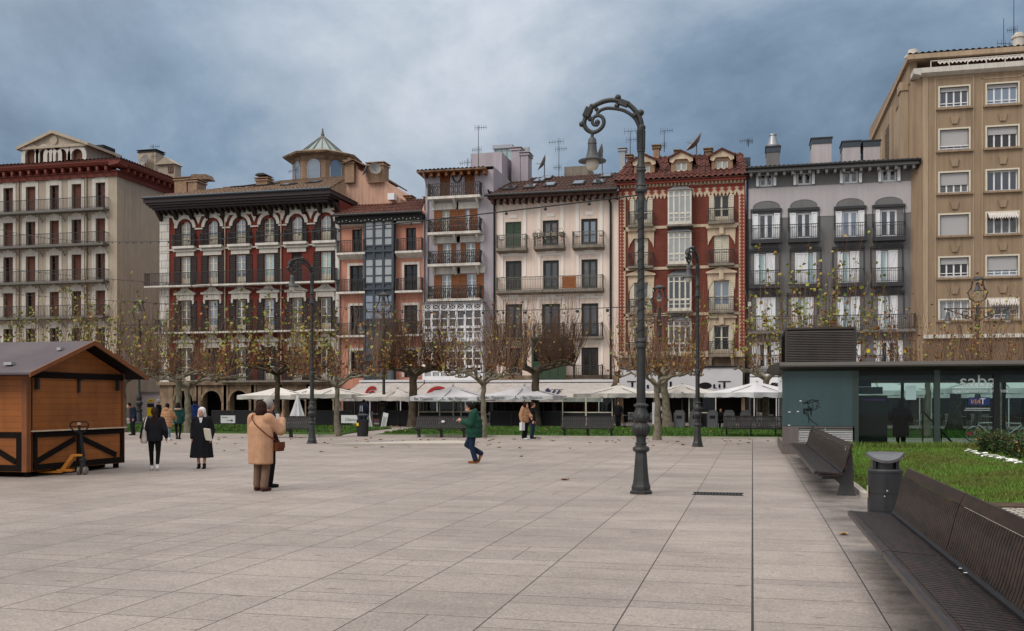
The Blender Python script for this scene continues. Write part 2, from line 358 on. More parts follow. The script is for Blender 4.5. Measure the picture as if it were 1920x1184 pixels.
def patterned(name, col, col2, mort, sx, sz, msize=.02, rough=.85, plane='xz', off=.5, bump=.3, var=.1, scale=1.0):
    m = M(name, col, rough, .25, var=var, vs=1.0, streak=.1); n, l, p = nodes(m)
    tcn = n.new('ShaderNodeTexCoord'); sp = n.new('ShaderNodeSeparateXYZ'); l.new(tcn.outputs['Object'], sp.inputs[0])
    cb = n.new('ShaderNodeCombineXYZ'); a, b = {'xz': (0, 2), 'yx': (1, 0), 'xy': (0, 1)}[plane]
    if plane == 'xz':
        ad = n.new('ShaderNodeMath'); l.new(sp.outputs[0], ad.inputs[0]); l.new(sp.outputs[1], ad.inputs[1]); l.new(ad.outputs[0], cb.inputs[0])
    else: l.new(sp.outputs[a], cb.inputs[0])
    l.new(sp.outputs[b], cb.inputs[1])
    bt = n.new('ShaderNodeTexBrick'); l.new(cb.outputs[0], bt.inputs['Vector']); bt.inputs['Scale'].default_value = scale
    bt.inputs['Brick Width'].default_value = sx; bt.inputs['Row Height'].default_value = sz; bt.inputs['Mortar Size'].default_value = msize
    bt.inputs['Mortar Smooth'].default_value = .1; bt.offset = off
    bt.inputs['Color1'].default_value = (*col, 1); bt.inputs['Color2'].default_value = (*col2, 1); bt.inputs['Mortar'].default_value = (*mort, 1)
    src = p.inputs['Base Color'].links[0].from_socket
    mxn = n.new('ShaderNodeMix'); mxn.data_type = 'RGBA'; mxn.blend_type = 'MULTIPLY'; mxn.inputs[0].default_value = 1
    dv = n.new('ShaderNodeVectorMath'); dv.operation = 'DIVIDE'; l.new(src, dv.inputs[0]); dv.inputs[1].default_value = col
    l.new(bt.outputs['Color'], mxn.inputs[6]); l.new(dv.outputs[0], mxn.inputs[7]); l.new(mxn.outputs[2], p.inputs['Base Color'])
    if bump:
        bn = n.new('ShaderNodeBump'); bn.inputs['Strength'].default_value = bump; bn.inputs['Distance'].default_value = .01; bn.invert = True
        l.new(bt.outputs['Fac'], bn.inputs['Height']); l.new(bn.outputs[0], p.inputs['Normal'])
    return m
MT['brick'] = patterned('red_brick', S(108, 49, 38, K), S(92, 41, 33, K), S(124, 84, 70, K), .26, .08, .008)
MT['brick_t'] = patterned('tan_brick', S(142, 112, 88, K), S(124, 96, 76, K), S(150, 132, 112, K), .3, .09, .01)
MT['ashlar'] = patterned('ashlar', S(196, 191, 184, K), S(186, 181, 174, K), S(140, 134, 128, K), 1.2, .62, .03)
MT['chalet'] = patterned('varnished_pine', S(146, 86, 39, 1.03), S(136, 79, 36, 1.03), S(112, 64, 30), 2.6, .135, .005, rough=.5, var=.22, bump=.15)
def tilemat(name, c1, c2, c3):
    m = M(name, c1, .85, .2, var=.35, vs=5, col2=c2, c2s=3.5, c2amt=.5, bump=.2, bs=10); return m
MT['tile_t'] = tilemat('tan_roof_tile', S(128, 106, 88, K), S(92, 74, 62, K), None)
MT['tile_r'] = tilemat('red_roof_tile', S(104, 66, 54, K), S(70, 44, 38, K), None)
MT['tile_b'] = tilemat('brown_roof_tile', S(86, 62, 54, K), S(62, 46, 42, K), None)
MT['tile_m'] = tilemat('maroon_roof_tile', S(98, 52, 42, K), S(58, 40, 38, K), None)
def rnd(a, b): return random.uniform(a, b)
random.seed(7)
# ================================================================== BUILDINGS
WR = random.Random(21)
def gridwall(mb, x0, x1, z0, z1, y, ops, rev=.22):
    xs = sorted({x0, x1} | {v for o in ops for v in (o[0], o[1]) if x0 < v < x1})
    zs = sorted({z0, z1} | {v for o in ops for v in (o[2], o[3]) if z0 < v < z1})
    for i in range(len(xs) - 1):
        for j in range(len(zs) - 1):
            cx_, cz_ = (xs[i] + xs[i + 1]) / 2, (zs[j] + zs[j + 1]) / 2
            if any(o[0] < cx_ < o[1] and o[2] < cz_ < o[3] for o in ops): continue
            mb.quad((xs[i], y, zs[j]), (xs[i + 1], y, zs[j]), (xs[i + 1], y, zs[j + 1]), (xs[i], y, zs[j + 1]))
    for o in ops:
        a, b, c, d = o[:4]; d = min(d, z1); c = max(c, z0)
        if d <= c or rev <= 0: continue
        Y = y + rev
        mb.quad((a, y, c), (a, Y, c), (a, Y, d), (a, y, d)); mb.quad((b, y, d), (b, Y, d), (b, Y, c), (b, y, c))
        mb.quad((a, y, d), (a, Y, d), (b, Y, d), (b, y, d)); mb.quad((a, Y, c), (a, y, c), (b, y, c), (b, Y, c))
def spandrel(mb, x0, x1, zs, zc, y, n=10):
    """fills the corners between a rectangular opening and the arch inside it"""
    xm, r = (x0 + x1) / 2, (x1 - x0) / 2
    P = [(xm - r * math.cos(math.pi * k / (2 * n)), zs + (zc - zs) * math.sin(math.pi * k / (2 * n))) for k in range(n + 1)]
    for s in (1, -1):
        q = [(xm + s * (x - xm), z) for x, z in P]; cxn = xm - s * r
        for a, b in zip(q, q[1:]):
            mb.add([(cxn, y, zc), (a[0], y, a[1]), (b[0], y, b[1])], [(0, 1, 2)])
            mb.quad((a[0], y, a[1]), (a[0], y + .2, a[1]), (b[0], y + .2, b[1]), (b[0], y, b[1]))
def arc_band(mb, xm, zs, ri, ro, y0, y1, n=14, ez=1.0):
    for k in range(n):
        a, b = math.pi * k / n, math.pi * (k + 1) / n
        f = lambda r, t: (xm - r * math.cos(t), zs + ez * r * math.sin(t))
        mb.prism([f(ri, a), f(ro, a), f(ro, b), f(ri, b)], y0, y1)
def shell(mb, x0, x1, Y, dep, z1, z0=0, top=True):
    mb.quad((x0, Y + dep, z0), (x0, Y, z0), (x0, Y, z1), (x0, Y + dep, z1))
    mb.quad((x1, Y, z0), (x1, Y + dep, z0), (x1, Y + dep, z1), (x1, Y, z1))
    mb.quad((x1, Y + dep, z0), (x0, Y + dep, z0), (x0, Y + dep, z1), (x1, Y + dep, z1))
    if top: mb.quad((x0, Y, z1), (x1, Y, z1), (x1, Y + dep, z1), (x0, Y + dep, z1))
def shutter(par, x0, x1, z0, z1, y, mat, slats=True, n=None):
    m = MB(); f = .06; slats = slats and mat != MT['white']
    m.box(x0, x0 + f, y - .05, y, z0, z1); m.box(x1 - f, x1, y - .05, y, z0, z1)
    zm = z0 + (z1 - z0) * .45
    for a, b in ((z0, z0 + .09), (zm, zm + .08), (z1 - .09, z1)): m.box(x0 + f, x1 - f, y - .05, y, a, b)
    m.box(x0 + f, x1 - f, y - .012, y - .004, z0 + .09, z1 - .09)
    if slats:
        k = int((z1 - z0) / .16)
        for i in range(k):
            z = z0 + .1 + (z1 - z0 - .2) * (i + .5) / k
            m.add([(x0 + f, y - .045, z - .03), (x1 - f, y - .045, z - .03), (x1 - f, y - .015, z + .03), (x0 + f, y - .015, z + .03)], [(0, 1, 2, 3)])
    return m.build('shutter', mat, par)
def window(par, f, x0, x1, z0, z1, fm, pm, leafs=2, bars=(.55,), panel=0.0, ins=.16, fw=.07, open_sh=None, closed_sh=None, nside=(1, 1), name='window', mull=.12):
    y = f.Y + ins; h = z1 - z0; m = MB()
    if pm == MT['pane']: pm = WR.choice((MT['pane'], MT['pane'], MT['pane_m'], MT['pane_k'], MT['pane_b']))
    elif pm == MT['pane_b']: pm = WR.choice((MT['pane_b'], MT['pane_b'], MT['pane_m'], MT['pane_c']))
    m.box(x0, x0 + fw, y, y + .07, z0, z1); m.box(x1 - fw, x1, y, y + .07, z0, z1)
    m.box(x0 + fw, x1 - fw, y, y + .07, z1 - fw, z1); m.box(x0 + fw, x1 - fw, y, y + .07, z0, z0 + fw * 1.2)
    w = (x1 - x0) / leafs
    for i in range(1, leafs): m.box(x0 + w * i - mull / 2, x0 + w * i + mull / 2, y - .004, y + .066, z0 + fw * 1.2, z1 - fw)
    for b in bars: m.box(x0 + fw, x1 - fw, y + .012, y + .055, z0 + h * b - .025, z0 + h * b + .025)
    if panel: m.box(x0 + fw, x1 - fw, y + .016, y + .05, z0 + fw, z0 + h * panel)
    o = m.build(name, fm, par)
    g = MB(); g.box(x0 + .01, x1 - .01, y + .035, y + .047, z0 + .01, z1 - .01); g.build('pane', pm, o)
    if open_sh:
        mat, sw = open_sh
        if nside[0]: shutter(o, x0 - sw, x0 - .01, z0, z1, f.Y - .01, mat)
        if nside[1]: shutter(o, x1 + .01, x1 + sw, z0, z1, f.Y - .01, mat)
    if closed_sh:
        xm = (x0 + x1) / 2; shutter(o, x0 + .01, xm - .01, z0 + .01, z1 - .01, y - .03, closed_sh); shutter(o, xm + .01, x1 - .01, z0 + .01, z1 - .01, y - .03, closed_sh)
    return o
def balcony(par, f, x0, x1, z, dep=.75, h=1.0, sm=None, rm=None, t=.14, sp=.13, style='bars', bw=.026, brk=(), brm=None, taper=0, name='balcony'):
    Y = f.Y; m = MB()
    if taper: m.prismx([(Y, z - t - taper), (Y - dep, z - t), (Y - dep, z), (Y, z)], x0, x1)
    else: m.box(x0, x1, Y - dep, Y, z - t, z)
    o = m.build(name, sm, par)
    r = MB(); yf = Y - dep + .05; xa, xb = x0 + .04, x1 - .04
    def hline(zz, w=.04):
        r.box(xa - w / 2, xb + w / 2, yf - w / 2, yf + w / 2, zz - w / 2, zz + w / 2)
        r.box(xa - w / 2, xa + w / 2, yf + w / 2, Y, zz - w / 2, zz + w / 2); r.box(xb - w / 2, xb + w / 2, yf + w / 2, Y, zz - w / 2, zz + w / 2)
    hline(z + h, .05); hline(z + .09, .03)
    n = max(2, int((xb - xa) / sp)); ns = max(1, int((dep - .05) / sp))
    pts = [(xa + (xb - xa) * i / n, yf) for i in range(n + 1)] + [(x, yf + (Y - yf) * j / (ns + 1)) for j in range(1, ns + 1) for x in (xa, xb)]
    for (x, y) in pts:
        if style == 'bulge':
            ox = 0
            zs = [(z, 0), (z + .12, -.10), (z + .35, -.16), (z + .6, -.06), (z + h, 0)]
            for (za, da), (zb, db) in zip(zs, zs[1:]): r.bar((x, y + da, za), (x, y + db, zb), bw, bw)
        else: r.box(x - bw / 2, x + bw / 2, y - bw / 2, y + bw / 2, z, z + h)
    if style in ('ornate', 'bulge'):
        k = max(3, int((xb - xa) / .34)); d = (xb - xa) / k; off = -.11 if style == 'bulge' else 0
        for i in range(k):
            c = (xa + d * (i + .5), yf + off - .02, z + h * .46)
            for a in range(10):
                p0, p1 = 2 * math.pi * a / 10, 2 * math.pi * (a + 1) / 10
                r.bar((c[0] + d * .42 * math.cos(p0), c[1], c[2] + h * .3 * math.sin(p0)), (c[0] + d * .42 * math.cos(p1), c[1], c[2] + h * .3 * math.sin(p1)), .04)
            r.bar((c[0] - d * .5, c[1], z + .1), (c[0] + d * .5, c[1], z + h * .9), .016); r.bar((c[0] + d * .5, c[1], z + .1), (c[0] - d * .5, c[1], z + h * .9), .016)
        hline(z + h * .8, .03)
    if style == 'mid': hline(z + h * .82, .025)
    for x in (xa, xb): r.box(x - .03, x + .03, yf - .03, yf + .03, z, z + h + .08)
    r.build('railing', rm, o)
    if brk:
        b = MB()
        for x in brk:
            b.prismx([(Y, z - t), (Y - dep * .85, z - t), (Y - dep * .7, z - t - .14), (Y - .12, z - t - .62), (Y, z - t - .66)], x - .09, x + .09)
        b.build('bracket', brm or sm, o)
    return o
def strut(par, f, xs, z, mat, d=.65, h=.75):
    b = MB()
    for x in xs: b.bar((x, f.Y - .01, z - h), (x, f.Y - d, z), .05)
    return b.build('bracket', mat, par)
def tileroof(par, p00, p10, p11, p01, mat, period=.34, amp=.055, rows=14, name='roof', th=.12):
    """eave left, eave right, ridge right, ridge left; channels of tile run up the slope"""
    p00, p10, p11, p01 = (Vector(p) for p in (p00, p10, p11, p01))
    L_ = max((p10 - p00).length, (p11 - p01).length); n = max(6, int(L_ / period)) * 4
    nr = (p10 - p00).cross(p01 - p00 if (p01 - p00).length > .01 else p11 - p00).normalized()
    if nr.z < 0: nr = -nr
    vs, fs = [], []
    T = [k for j in range(rows) for k in (j / rows, (j + .999) / rows)]
    for ti, t in enumerate(T):
        lift = .035 if ti % 2 == 0 else 0.0
        for i in range(n + 1):
            s = i / n
            p = p00.lerp(p10, s).lerp(p01.lerp(p11, s), t)
            ph = (i % 4); hgt = (0, amp, amp * 1.15, amp * .1)[ph]
            jit = .018 * math.sin(i // 4 * 12.9 + ti // 2 * 4.1)
            vs.append(p + nr * (hgt + lift + jit))
    for r_ in range(len(T) - 1):
        for i in range(n):
            a = r_ * (n + 1) + i; fs.append((a, a + 1, a + n + 2, a + n + 1))
    m = MB(); m.add(vs, fs)
    q = [p - nr * th for p in (p00, p10, p11, p01)]
    m.add([p00, p10, p11, p01] + q, [(7, 6, 5, 4), (0, 1, 5, 4), (1, 2, 6, 5), (2, 3, 7, 6), (3, 0, 4, 7)])
    return m.build(name, mat, par)
def chimney(par, x0, x1, y, d, z0, z1, mat, cap=True, capmat=None, name='chimney'):
    m = MB(); h = z1 - z0; cp = min(.3, h * .2)
    m.box(x0, x1, y, y + d, z0, z1 - cp if cap else z1)
    o = m.build(name, mat, par)
    if cap:
        k = MB(); k.box(x0 - .1, x1 + .1, y - .1, y + d + .1, z1 - cp + .003, z1 - cp * .6)
        for ex in (x0 + .08, (x0 + x1) / 2, x1 - .08): k.box(ex - .06, ex + .06, y + .05, y + d - .05, z1 - cp * .6, z1 - cp * .25)
        k.box(x0 - .14, x1 + .14, y - .14, y + d + .14, z1 - cp * .25, z1)
        k.build('chimney_cap', capmat or mat, o)
    return o
def antenna(par, x, y, z0, z1, arms=((.95, 1.2, 0), (.75, .8, 0)), tip=True):
    m = MB(); m.tube([(x, y, z0), (x, y, z1)], [.035, .022], 5)
    for fr, ln, an in arms:
        z = z0 + (z1 - z0) * fr; c, s_ = math.cos(an), math.sin(an)
        m.bar((x - ln * .3 * c, y - ln * .3 * s_, z), (x + ln * .7 * c, y + ln * .7 * s_, z), .03)
        for k in range(6):
            t = -.3 + k * .19; w = .28 - k * .02
            m.bar((x + ln * t * c, y + ln * t * s_, z - w), (x + ln * t * c, y + ln * t * s_, z + w), .02)
    return m.build('antenna', MT['iron'], par)
def dish(par, x, y, z, r, az, el, pole=.8):
    m = MB(); prof = [(0, .02), (.03, r * .35), (.1 * r * 2, r * .7), (.2 * r * 2, r)]
    n = 16; d = Vector((math.cos(el) * math.cos(az), math.cos(el) * math.sin(az), math.sin(el)))
    q = d.to_track_quat('Z', 'Y'); c = Vector((x, y, z)); vs = []; 
    for (h, rr) in prof + [(.2 * r * 2 - .04, r * .98), (-.04, .02)]:
        for k in range(n): vs.append(c + q @ Vector((rr * math.cos(2 * math.pi * k / n), rr * math.sin(2 * math.pi * k / n), h)))
    m.add(vs, [(i * n + k, i * n + (k + 1) % n, (i + 1) * n + (k + 1) % n, (i + 1) * n + k) for i in range(5) for k in range(n)])
    m.bar(c, c + d * r * 1.1 - Vector((0, 0, r * .5)), .04); m.tube([(x, y, z - pole), (x, y, z)], .045, 6)
    return m.build('satellite_dish', MT['sat'], par, smooth=True)
def skylight(par, p00, p10, p11, p01, u0, u1, t0, t1):
    p = [Vector(v) for v in (p00, p10, p11, p01)]; nr = (p[1] - p[0]).cross(p[3] - p[0]).normalized()
    if nr.z < 0: nr = -nr
    at = lambda s, t: p[0].lerp(p[1], s).lerp(p[3].lerp(p[2], s), t)
    m = MB(); q = [at(u0, t0), at(u1, t0), at(u1, t1), at(u0, t1)]
    m.add([v + nr * .02 for v in q] + [v + nr * .2 for v in q], [(4, 5, 6, 7), (0, 1, 5, 4), (1, 2, 6, 5), (2, 3, 7, 6), (3, 0, 4, 7)])
    o = m.build('skylight', MT['iron'], par)
    c = sum(q, Vector()) / 4; g = MB(); g.add([c + (v - c) * .78 + nr * .206 for v in q], [(0, 1, 2, 3)]); g.build('pane', MT['pane'], o)
    return o
def pipe(par, pts, mat, r=.055): return MB().tube(pts, r, 6).build('downpipe', mat, par)
def bx(par, name, mat, *a, bevel=0): return MB().box(*a).build(name, mat, par, bevel=bevel)
def reg(rows, pxref, f): return [(f.Z(b, pxref), f.Z(t, pxref)) for t, b in rows]

# ---- A: cream corner block across the side street
f = Fc(84.0); xr = f.X(219); xl = f.X(-140)
A = thing('apartment_building', 'cream corner block with a pediment attic and five rows of brown shuttered balcony doors', 'building', (xr, 84, 0), world=True)
rows = reg([(343, 393), (410, 458), (476, 527), (545, 593.5), (614, 668)], 187, f)
colsA = [(-94, -72), (-50, -28), (-6 + 12, 26), (53, 67), (96, 111), (135, 153), (181, 198)]
colsA = [(-91, -74), (-46, -27), (7, 25), (49, 67), (94, 111), (135, 153), (180, 198)]
ops = []; zt = f.Z(326, 219)
for (z0, z1) in rows:
    for a, b in colsA: ops.append((f.X(a), f.X(b), z0, z1))
m = MB(); gridwall(m, xl, xr, 0, zt, f.Y, ops, .35); shell(m, xl, xr, f.Y, 24, zt); m.build('wall', MT['cream'], A)
m = MB()
for (x0, x1, z0, z1) in ops:
    s = .42
    m.box(x0 - s, x0 - .004, f.Y - .06, f.Y, z0, z1 + s); m.box(x1 + .004, x1 + s * .75, f.Y - .06, f.Y, z0, z1 + s)
    m.box(x0 - .004, x1 + .004, f.Y - .06, f.Y, z1 + .003, z1 + s); m.box((x0 + x1) / 2 - .55, (x0 + x1) / 2 + .55, f.Y - .09, f.Y, z1 + s + .003, z1 + s + .16)
    m.box((x0 + x1) / 2 - .18, (x0 + x1) / 2 + .18, f.Y - .12, f.Y, z1 + s + .163, z1 + s + .34)
m.build('window_surround', MT['stone_w'], A)
i = 0
for (x0, x1, z0, z1) in ops:
    i += 1
    half = (i % 3 == 0)
    window(A, f, x0, x1, z0, z1, MT['redwood'], MT['pane_d'], leafs=2, bars=(.35, .75), ins=.3, fw=.06)
    xm = (x0 + x1) / 2
    if z0 > rows[4][0] + 1:
        shutter(A, xm - .02 if i % 2 else x0 + .04, x1 - .04 if not half else x1 - .2, z0 + .03, z1 - .03, f.Y + .27, MT['redwood'])
bx(A, 'corner_pilaster', MT['cream_dk'], xr - 1.25, xr + .05, f.Y - .05, f.Y + 1.0, 0, zt)
for k, (z0, z1) in enumerate(rows[:4]):
    balcony(A, f, xl + .2, f.X(205), z0, .95, 1.05, MT['iron_g'], MT['iron'], t=.22, sp=.16, bw=.024)
    strut(A, f, [f.X(p) for p in (-60, -15, 36, 80, 122, 166, 203)], z0 - .25, MT['iron_g'])
m = MB()   # big bracketed eave, front and right side
zc0 = f.Z(331, 219); fe = Fc(82.8); zc1 = fe.Z(293, 222) - .3
m.box(xl, xr + .25, f.Y - .25, f.Y + 24.25, zc0, zc0 + .42)
m.box(xl, xr + .4, f.Y - .4, f.Y + 24.4, zc0 + .423, zc0 + .55)
m.prismx([(f.Y + .1, zc1 - .5), (f.Y - .95, zc1 - .34), (f.Y - 1.15, zc1 - .1), (f.Y - 1.15, zc1 + .1), (f.Y + .1, zc1 + .1)], xl, xr + 1.1)
m.prism([(xr - .1, zc1 - .503), (xr + .95, zc1 - .343), (xr + 1.15, zc1 - .103), (xr + 1.15, zc1 + .103), (xr - .1, zc1 + .103)], f.Y - 1.14, f.Y + 25.1)
m.build('cornice', MT['maroon'], A)
m = MB(); n = int((xr - xl) / .95)
for k in range(n):
    x = xr - .6 - k * .95; m.box(x - .13, x + .13, f.Y - .9, f.Y + .003, zc1 - .82, zc1 - .46)
for k in range(24): m.box(xr - .003, xr + .9, f.Y + .5 + k, f.Y + .76 + k, zc1 - .82, zc1 - .47)
m.build('eave_bracket', MT['maroon'], A)
rz_ = zc1 + .12
tileroof(A, (xl, f.Y - 1.2, rz_), (xr + 1.2, f.Y - 1.2, rz_), (xr - 6, f.Y + 9, rz_ + 2.2), (xl, f.Y + 9, rz_ + 2.2), MT['tile_m'], .42, .08, 10)
tileroof(A, (xr + 1.2, f.Y - 1.2, rz_), (xr + 1.2, f.Y + 25.2, rz_), (xr - 6, f.Y + 20, rz_ + 2.2), (xr - 6, f.Y + 9, rz_ + 2.2), MT['tile_m'], .42, .08, 10)
g = Fc(86.5); zb = rz_ - .1; ze = g.Z(274, 100); za = g.Z(246, 100); x0, x1 = g.X(44), g.X(160)
arch = [(g.X(c) - .62, g.X(c) + .62, zb, g.Z(280, c)) for c in (58, 83, 99.5, 115.5, 145)]
at = MB(); gridwall(at, x0, x1, zb, ze, g.Y, arch, .4)
for o in arch: spandrel(at, o[0], o[1], o[3] - .62, o[3], g.Y)
shell(at, x0, x1, g.Y, 5, ze, zb)
at.prism([(x0, ze), (x1, ze), ((x0 + x1) / 2, za - .25)], g.Y, g.Y + 5)
at = at.build('attic', MT['cream'], A)
m = MB()
for o in arch:
    arc_band(m, (o[0] + o[1]) / 2, o[3] - .62, .64, 1.08, g.Y - .08, g.Y - .003)
    m.box(o[0] - .46, o[0] - .02, g.Y - .08, g.Y - .003, zb, o[3] - .62); m.box(o[1] + .02, o[1] + .46, g.Y - .08, g.Y - .003, zb, o[3] - .62)
m.build('arch_surround', MT['stone_w'], at)
m = MB()
for o in arch: m.box(o[0] - .1, o[1] + .1, g.Y + .3, g.Y + .36, zb, o[3] + .05)
m.build('shutter', MT['redwood'], at)
xm = (x0 + x1) / 2
m = MB()
for s in (-1, 1):
    e0 = (xm + s * ((x1 - x0) / 2 + .55)); m.prism([(e0, ze - .25), (e0, ze + .02), (xm, za), (xm, za - .3)], g.Y - .4, g.Y + 5.2)
m.box(x0 - .3, x1 + .3, g.Y - .25, g.Y - .003, ze - .25, ze + .02)
m.build('pediment', MT['cream_dk'], at)
m = MB(); m.lathe([(0, .45), (.12, .45)], 20); m.v = [(xm + a, g.Y - c, (ze + za) / 2 - .2 + b) for a, b, c in m.v]; m.build('medallion', MT['cream_dk'], at)
h = Fc(100.0); chimney(A, h.X(259), h.X(292), 100, 1.6, 24, h.Z(281, 275), MT['cream_dk'], capmat=MT['black'])
h = Fc(98.0); z0, z1 = h.Z(335, 315), h.Z(309, 315)
dm = MB(); dm.box(h.X(296), h.X(328), 98, 99.2, z0, z1); dm.prism([(h.X(293), z1), (h.X(331), z1), (h.X(312), z1 + .8)], 97.7, 99.4); dm = dm.build('dormer', MT['cream'], A)
window(dm, Fc(97.9), h.X(316), h.X(325), z0 + .6, z1 - .25, MT['redwood'], MT['pane'], ins=.0, bars=())
antenna(A, h.X(277), 99, 25, h.Z(267, 277)); dish(A, h.X(258), 99.5, h.Z(297, 258), .7, R(-110), R(20))
h = Fc(92.0); bx(A, 'roof_vent', MT['black'], h.X(176), h.X(194), 92, 94, zc1, h.Z(272, 185))
for px in (36, 163):
    x = f.X(px); pipe(A, [(x, f.Y - .1, zc0), (x, f.Y - .1, 0)], MT['cream_dk'], .07)
# savings-bank shopfront on the side wall's far end
c = thing('bank_front', 'grey cash machine front with small yellow signs, in the side street beside the arcade', 'shopfront', (f.X(262), 88, 0), world=True)
h = Fc(88.0); X = h.X
m = MB(); m.box(X(240), X(300), 88, 88.6, 0, h.Z(738, 270)); m.build('front_wall', MT['cream_dk'] if 0 else MT['glt'], c)
m = MB(); m.box(X(240), X(303), 87.7, 88.8, h.Z(738, 270) + .003, h.Z(735, 270)); m.build('fascia', MT['iron_g'], c)
m = MB(); m.prismx([(87.2, h.Z(755, 250)), (87.25, h.Z(755, 250) + .06), (87.99, h.Z(742, 250)), (87.99, h.Z(742, 250) - .06)], X(243), X(266)); m.build('canopy', MT['canvas_g'], c)
for a, b, t, bt in ((253, 266, 741.5, 746), (278, 288, 749, 753.5), (277, 289, 764.5, 780)):
    o = bx(c, 'sign', MT['yellow'], X(a), X(b), 87.4 if a == 253 else 87.9, 87.45 if a == 253 else 87.98, h.Z(bt, a), h.Z(t, a))
    if a != 277: text(o, 'ATM', (h.Z(t, a) - h.Z(bt, a)) * .8, ((X(a) + X(b)) / 2, 87.36 if a == 253 else 87.88, h.Z(bt, a) + .04), MT['letter'])
bx(c, 'notice', MT['black'], X(277), X(289), 87.9, 87.98, h.Z(764, 277), h.Z(757, 277))
for a, b, mm in ((246.5, 252, 'paper'), (255, 262, 'frame_w')): bx(c, 'cash_machine', MT[mm], X(a), X(b), 87.8, 87.98, h.Z(782, a) if mm != 'paper' else h.Z(766, a), h.Z(756, a))

# ---- C: dark red arcaded house
f = Fc(76.0); X = f.X; Z = f.Z; xl, xr = X(302), X(635.6)
C = thing('arcaded_house', 'dark red house with stone ground floor arcade, dark shutters and a heavy plum cornice', 'building', (xl, 76, 0), world=True)
cen = [(350, 346), (399.6, 398.6), (451.8, 451), (505, 504), (557.7, 556), (611.5, 610)]
cw = [X(a) * .5 + X(b) * .5 for a, b in cen]
hw = .47
zr4 = (Z(463, 350), Z(416, 350)); zr3 = (Z(537, 346), Z(482, 346)); zr2 = (Z(624, 346), Z(565, 346)); zr1 = (Z(714, 450), Z(653, 450)); zar = Z(719, 420)
ztop = Z(398, 302)
ops = []
for k, x in enumerate(cw):
    ops += [(x - hw, x + hw, *zr4), (x - hw, x + hw, *zr3), (x - hw, x + hw, *zr2), (x - hw, x + hw, *zr1)]
m = MB(); gridwall(m, xl, xr, zar, ztop, f.Y, ops, .2)
for x in cw: spandrel(m, x - hw, x + hw, zr4[1] - hw, zr4[1], f.Y)
shell(m, xl, xr, f.Y, 14, ztop + .3, 0); m.build('wall', MT['red_c'], C)
for k, x in enumerate(cw):
    window(C, f, x - hw, x + hw, *zr4, MT['frame_w'], MT['pane_b'], bars=(.42, .62, .8), panel=.38, open_sh=(MT['dkwood'], .52))
    closed = (k == 4)
    window(C, f, x - hw - (.1 if closed else 0), x + hw + (.1 if closed else 0), *zr3, MT['frame_w'], MT['pane_t'] if k > 2 else MT['pane_b'], bars=(.5, .75), panel=.27, open_sh=None if closed else (MT['dkwood'], .6), closed_sh=MT['dkwood'] if closed else None)
    window(C, f, x - hw, x + hw, *zr2, MT['frame_w'], MT['pane'], bars=(.45, .72), panel=.22, open_sh=(MT['dkwood'], .6))
    if k == 1: window(C, f, x - hw, x + hw, *zr1, MT['dkwood'], MT['pane_d'], bars=(), closed_sh=MT['dkwood'])
    else: window(C, f, x - hw, x + hw, *zr1, MT['frame_w'], MT['pane'], bars=(.42, .68), panel=.22, open_sh=(MT['dkwood'], .55))
m = MB()
for x in cw:   # arches, lintels, carved pediments
    arc_band(m, x, zr4[1] - hw - .08, .74, 1.02, f.Y - .14, f.Y - .003, ez=1.05)
    m.prism([(x - .85, zr3[1] + .05), (x + .85, zr3[1] + .05), (x + .85, zr3[1] + .42), (x - .85, zr3[1] + .42)], f.Y - .12, f.Y - .003)
    m.box(x - 1.05, x + 1.05, f.Y - .25, f.Y - .003, zr3[1] + .423, zr3[1] + .54)
    for zt_ in (zr2[1], zr1[1]):
        m.box(x - .82, x + .82, f.Y - .12, f.Y - .003, zt_ + .05, zt_ + .5)
        m.box(x - 1.02, x + 1.02, f.Y - .24, f.Y - .003, zt_ + .503, zt_ + .68)
        m.prism([(x - .95, zt_ + .683), (x + .95, zt_ + .683), (x + .5, zt_ + .86), (x + .26, zt_ + 1.1), (x, zt_ + 1.32), (x - .26, zt_ + 1.1), (x - .5, zt_ + .86)], f.Y - .14, f.Y - .003)
        m.sphere((x, f.Y - .16, zt_ + .95), .17, 8, 6, (1, .5, 1.1))
        for s in (-1, 1): m.prism([(x + s * .66, zt_ + .047), (x + s * .86, zt_ + .047), (x + s * .83, zt_ - .25), (x + s * .7, zt_ - .3)], f.Y - .13, f.Y - .003)
mid = [(a + b) / 2 for a, b in zip(cw, cw[1:])]
for x in [cw[0] - .95] + mid: m.prism([(x - .28, zr4[1] + .35), (x + .28, zr4[1] + .35), (x + .12, zr4[1] + .02), (x, zr4[1] - .28), (x - .12, zr4[1] + .02)], f.Y - .16, f.Y - .003)
for x in mid: m.box(x - .38, x + .38, f.Y - .1, f.Y - .003, zr4[1] - .72, zr4[1] - .6)
m.box(xl + .6, xr - .1, f.Y - .08, f.Y - .003, ztop - .55, ztop - .1)
m.box(xl - .06, xr, f.Y - .13, f.Y - .003, zr4[0] - .32, zr4[0] - .2)
m.build('stone_trim', MT['stone_w'], C)
m = MB(); m.box(xl - .08, xl + .82, f.Y - .1, f.Y + 1.2, zar, ztop); m.build('quoin', MT['ashlar'], C)
m = MB(); m.box(xr - .28, xr + .02, f.Y - .09, f.Y - .003, zar, ztop - .6); m.build('pilaster', MT['slab_w'], C)
for k, x in enumerate(cw): balcony(C, f, x - 1.04, x + 1.04, zr4[0], .45, .98, MT['slab_w'], MT['iron'], t=.2, bw=.03)
balcony(C, f, xl - 1.1, xr - .06, zr3[0], .85, 1.05, MT['slab_w'], MT['iron'], t=.14, bw=.03)
balcony(C, f, xl - .1, xr - .06, zr2[0], .85, 1.05, MT['slab_w'], MT['iron'], t=.14, bw=.03)
balcony(C, f, X(420), xr - .06, zr1[0], .7, 1.0, MT['slab'], MT['iron'], t=.16, bw=.03)
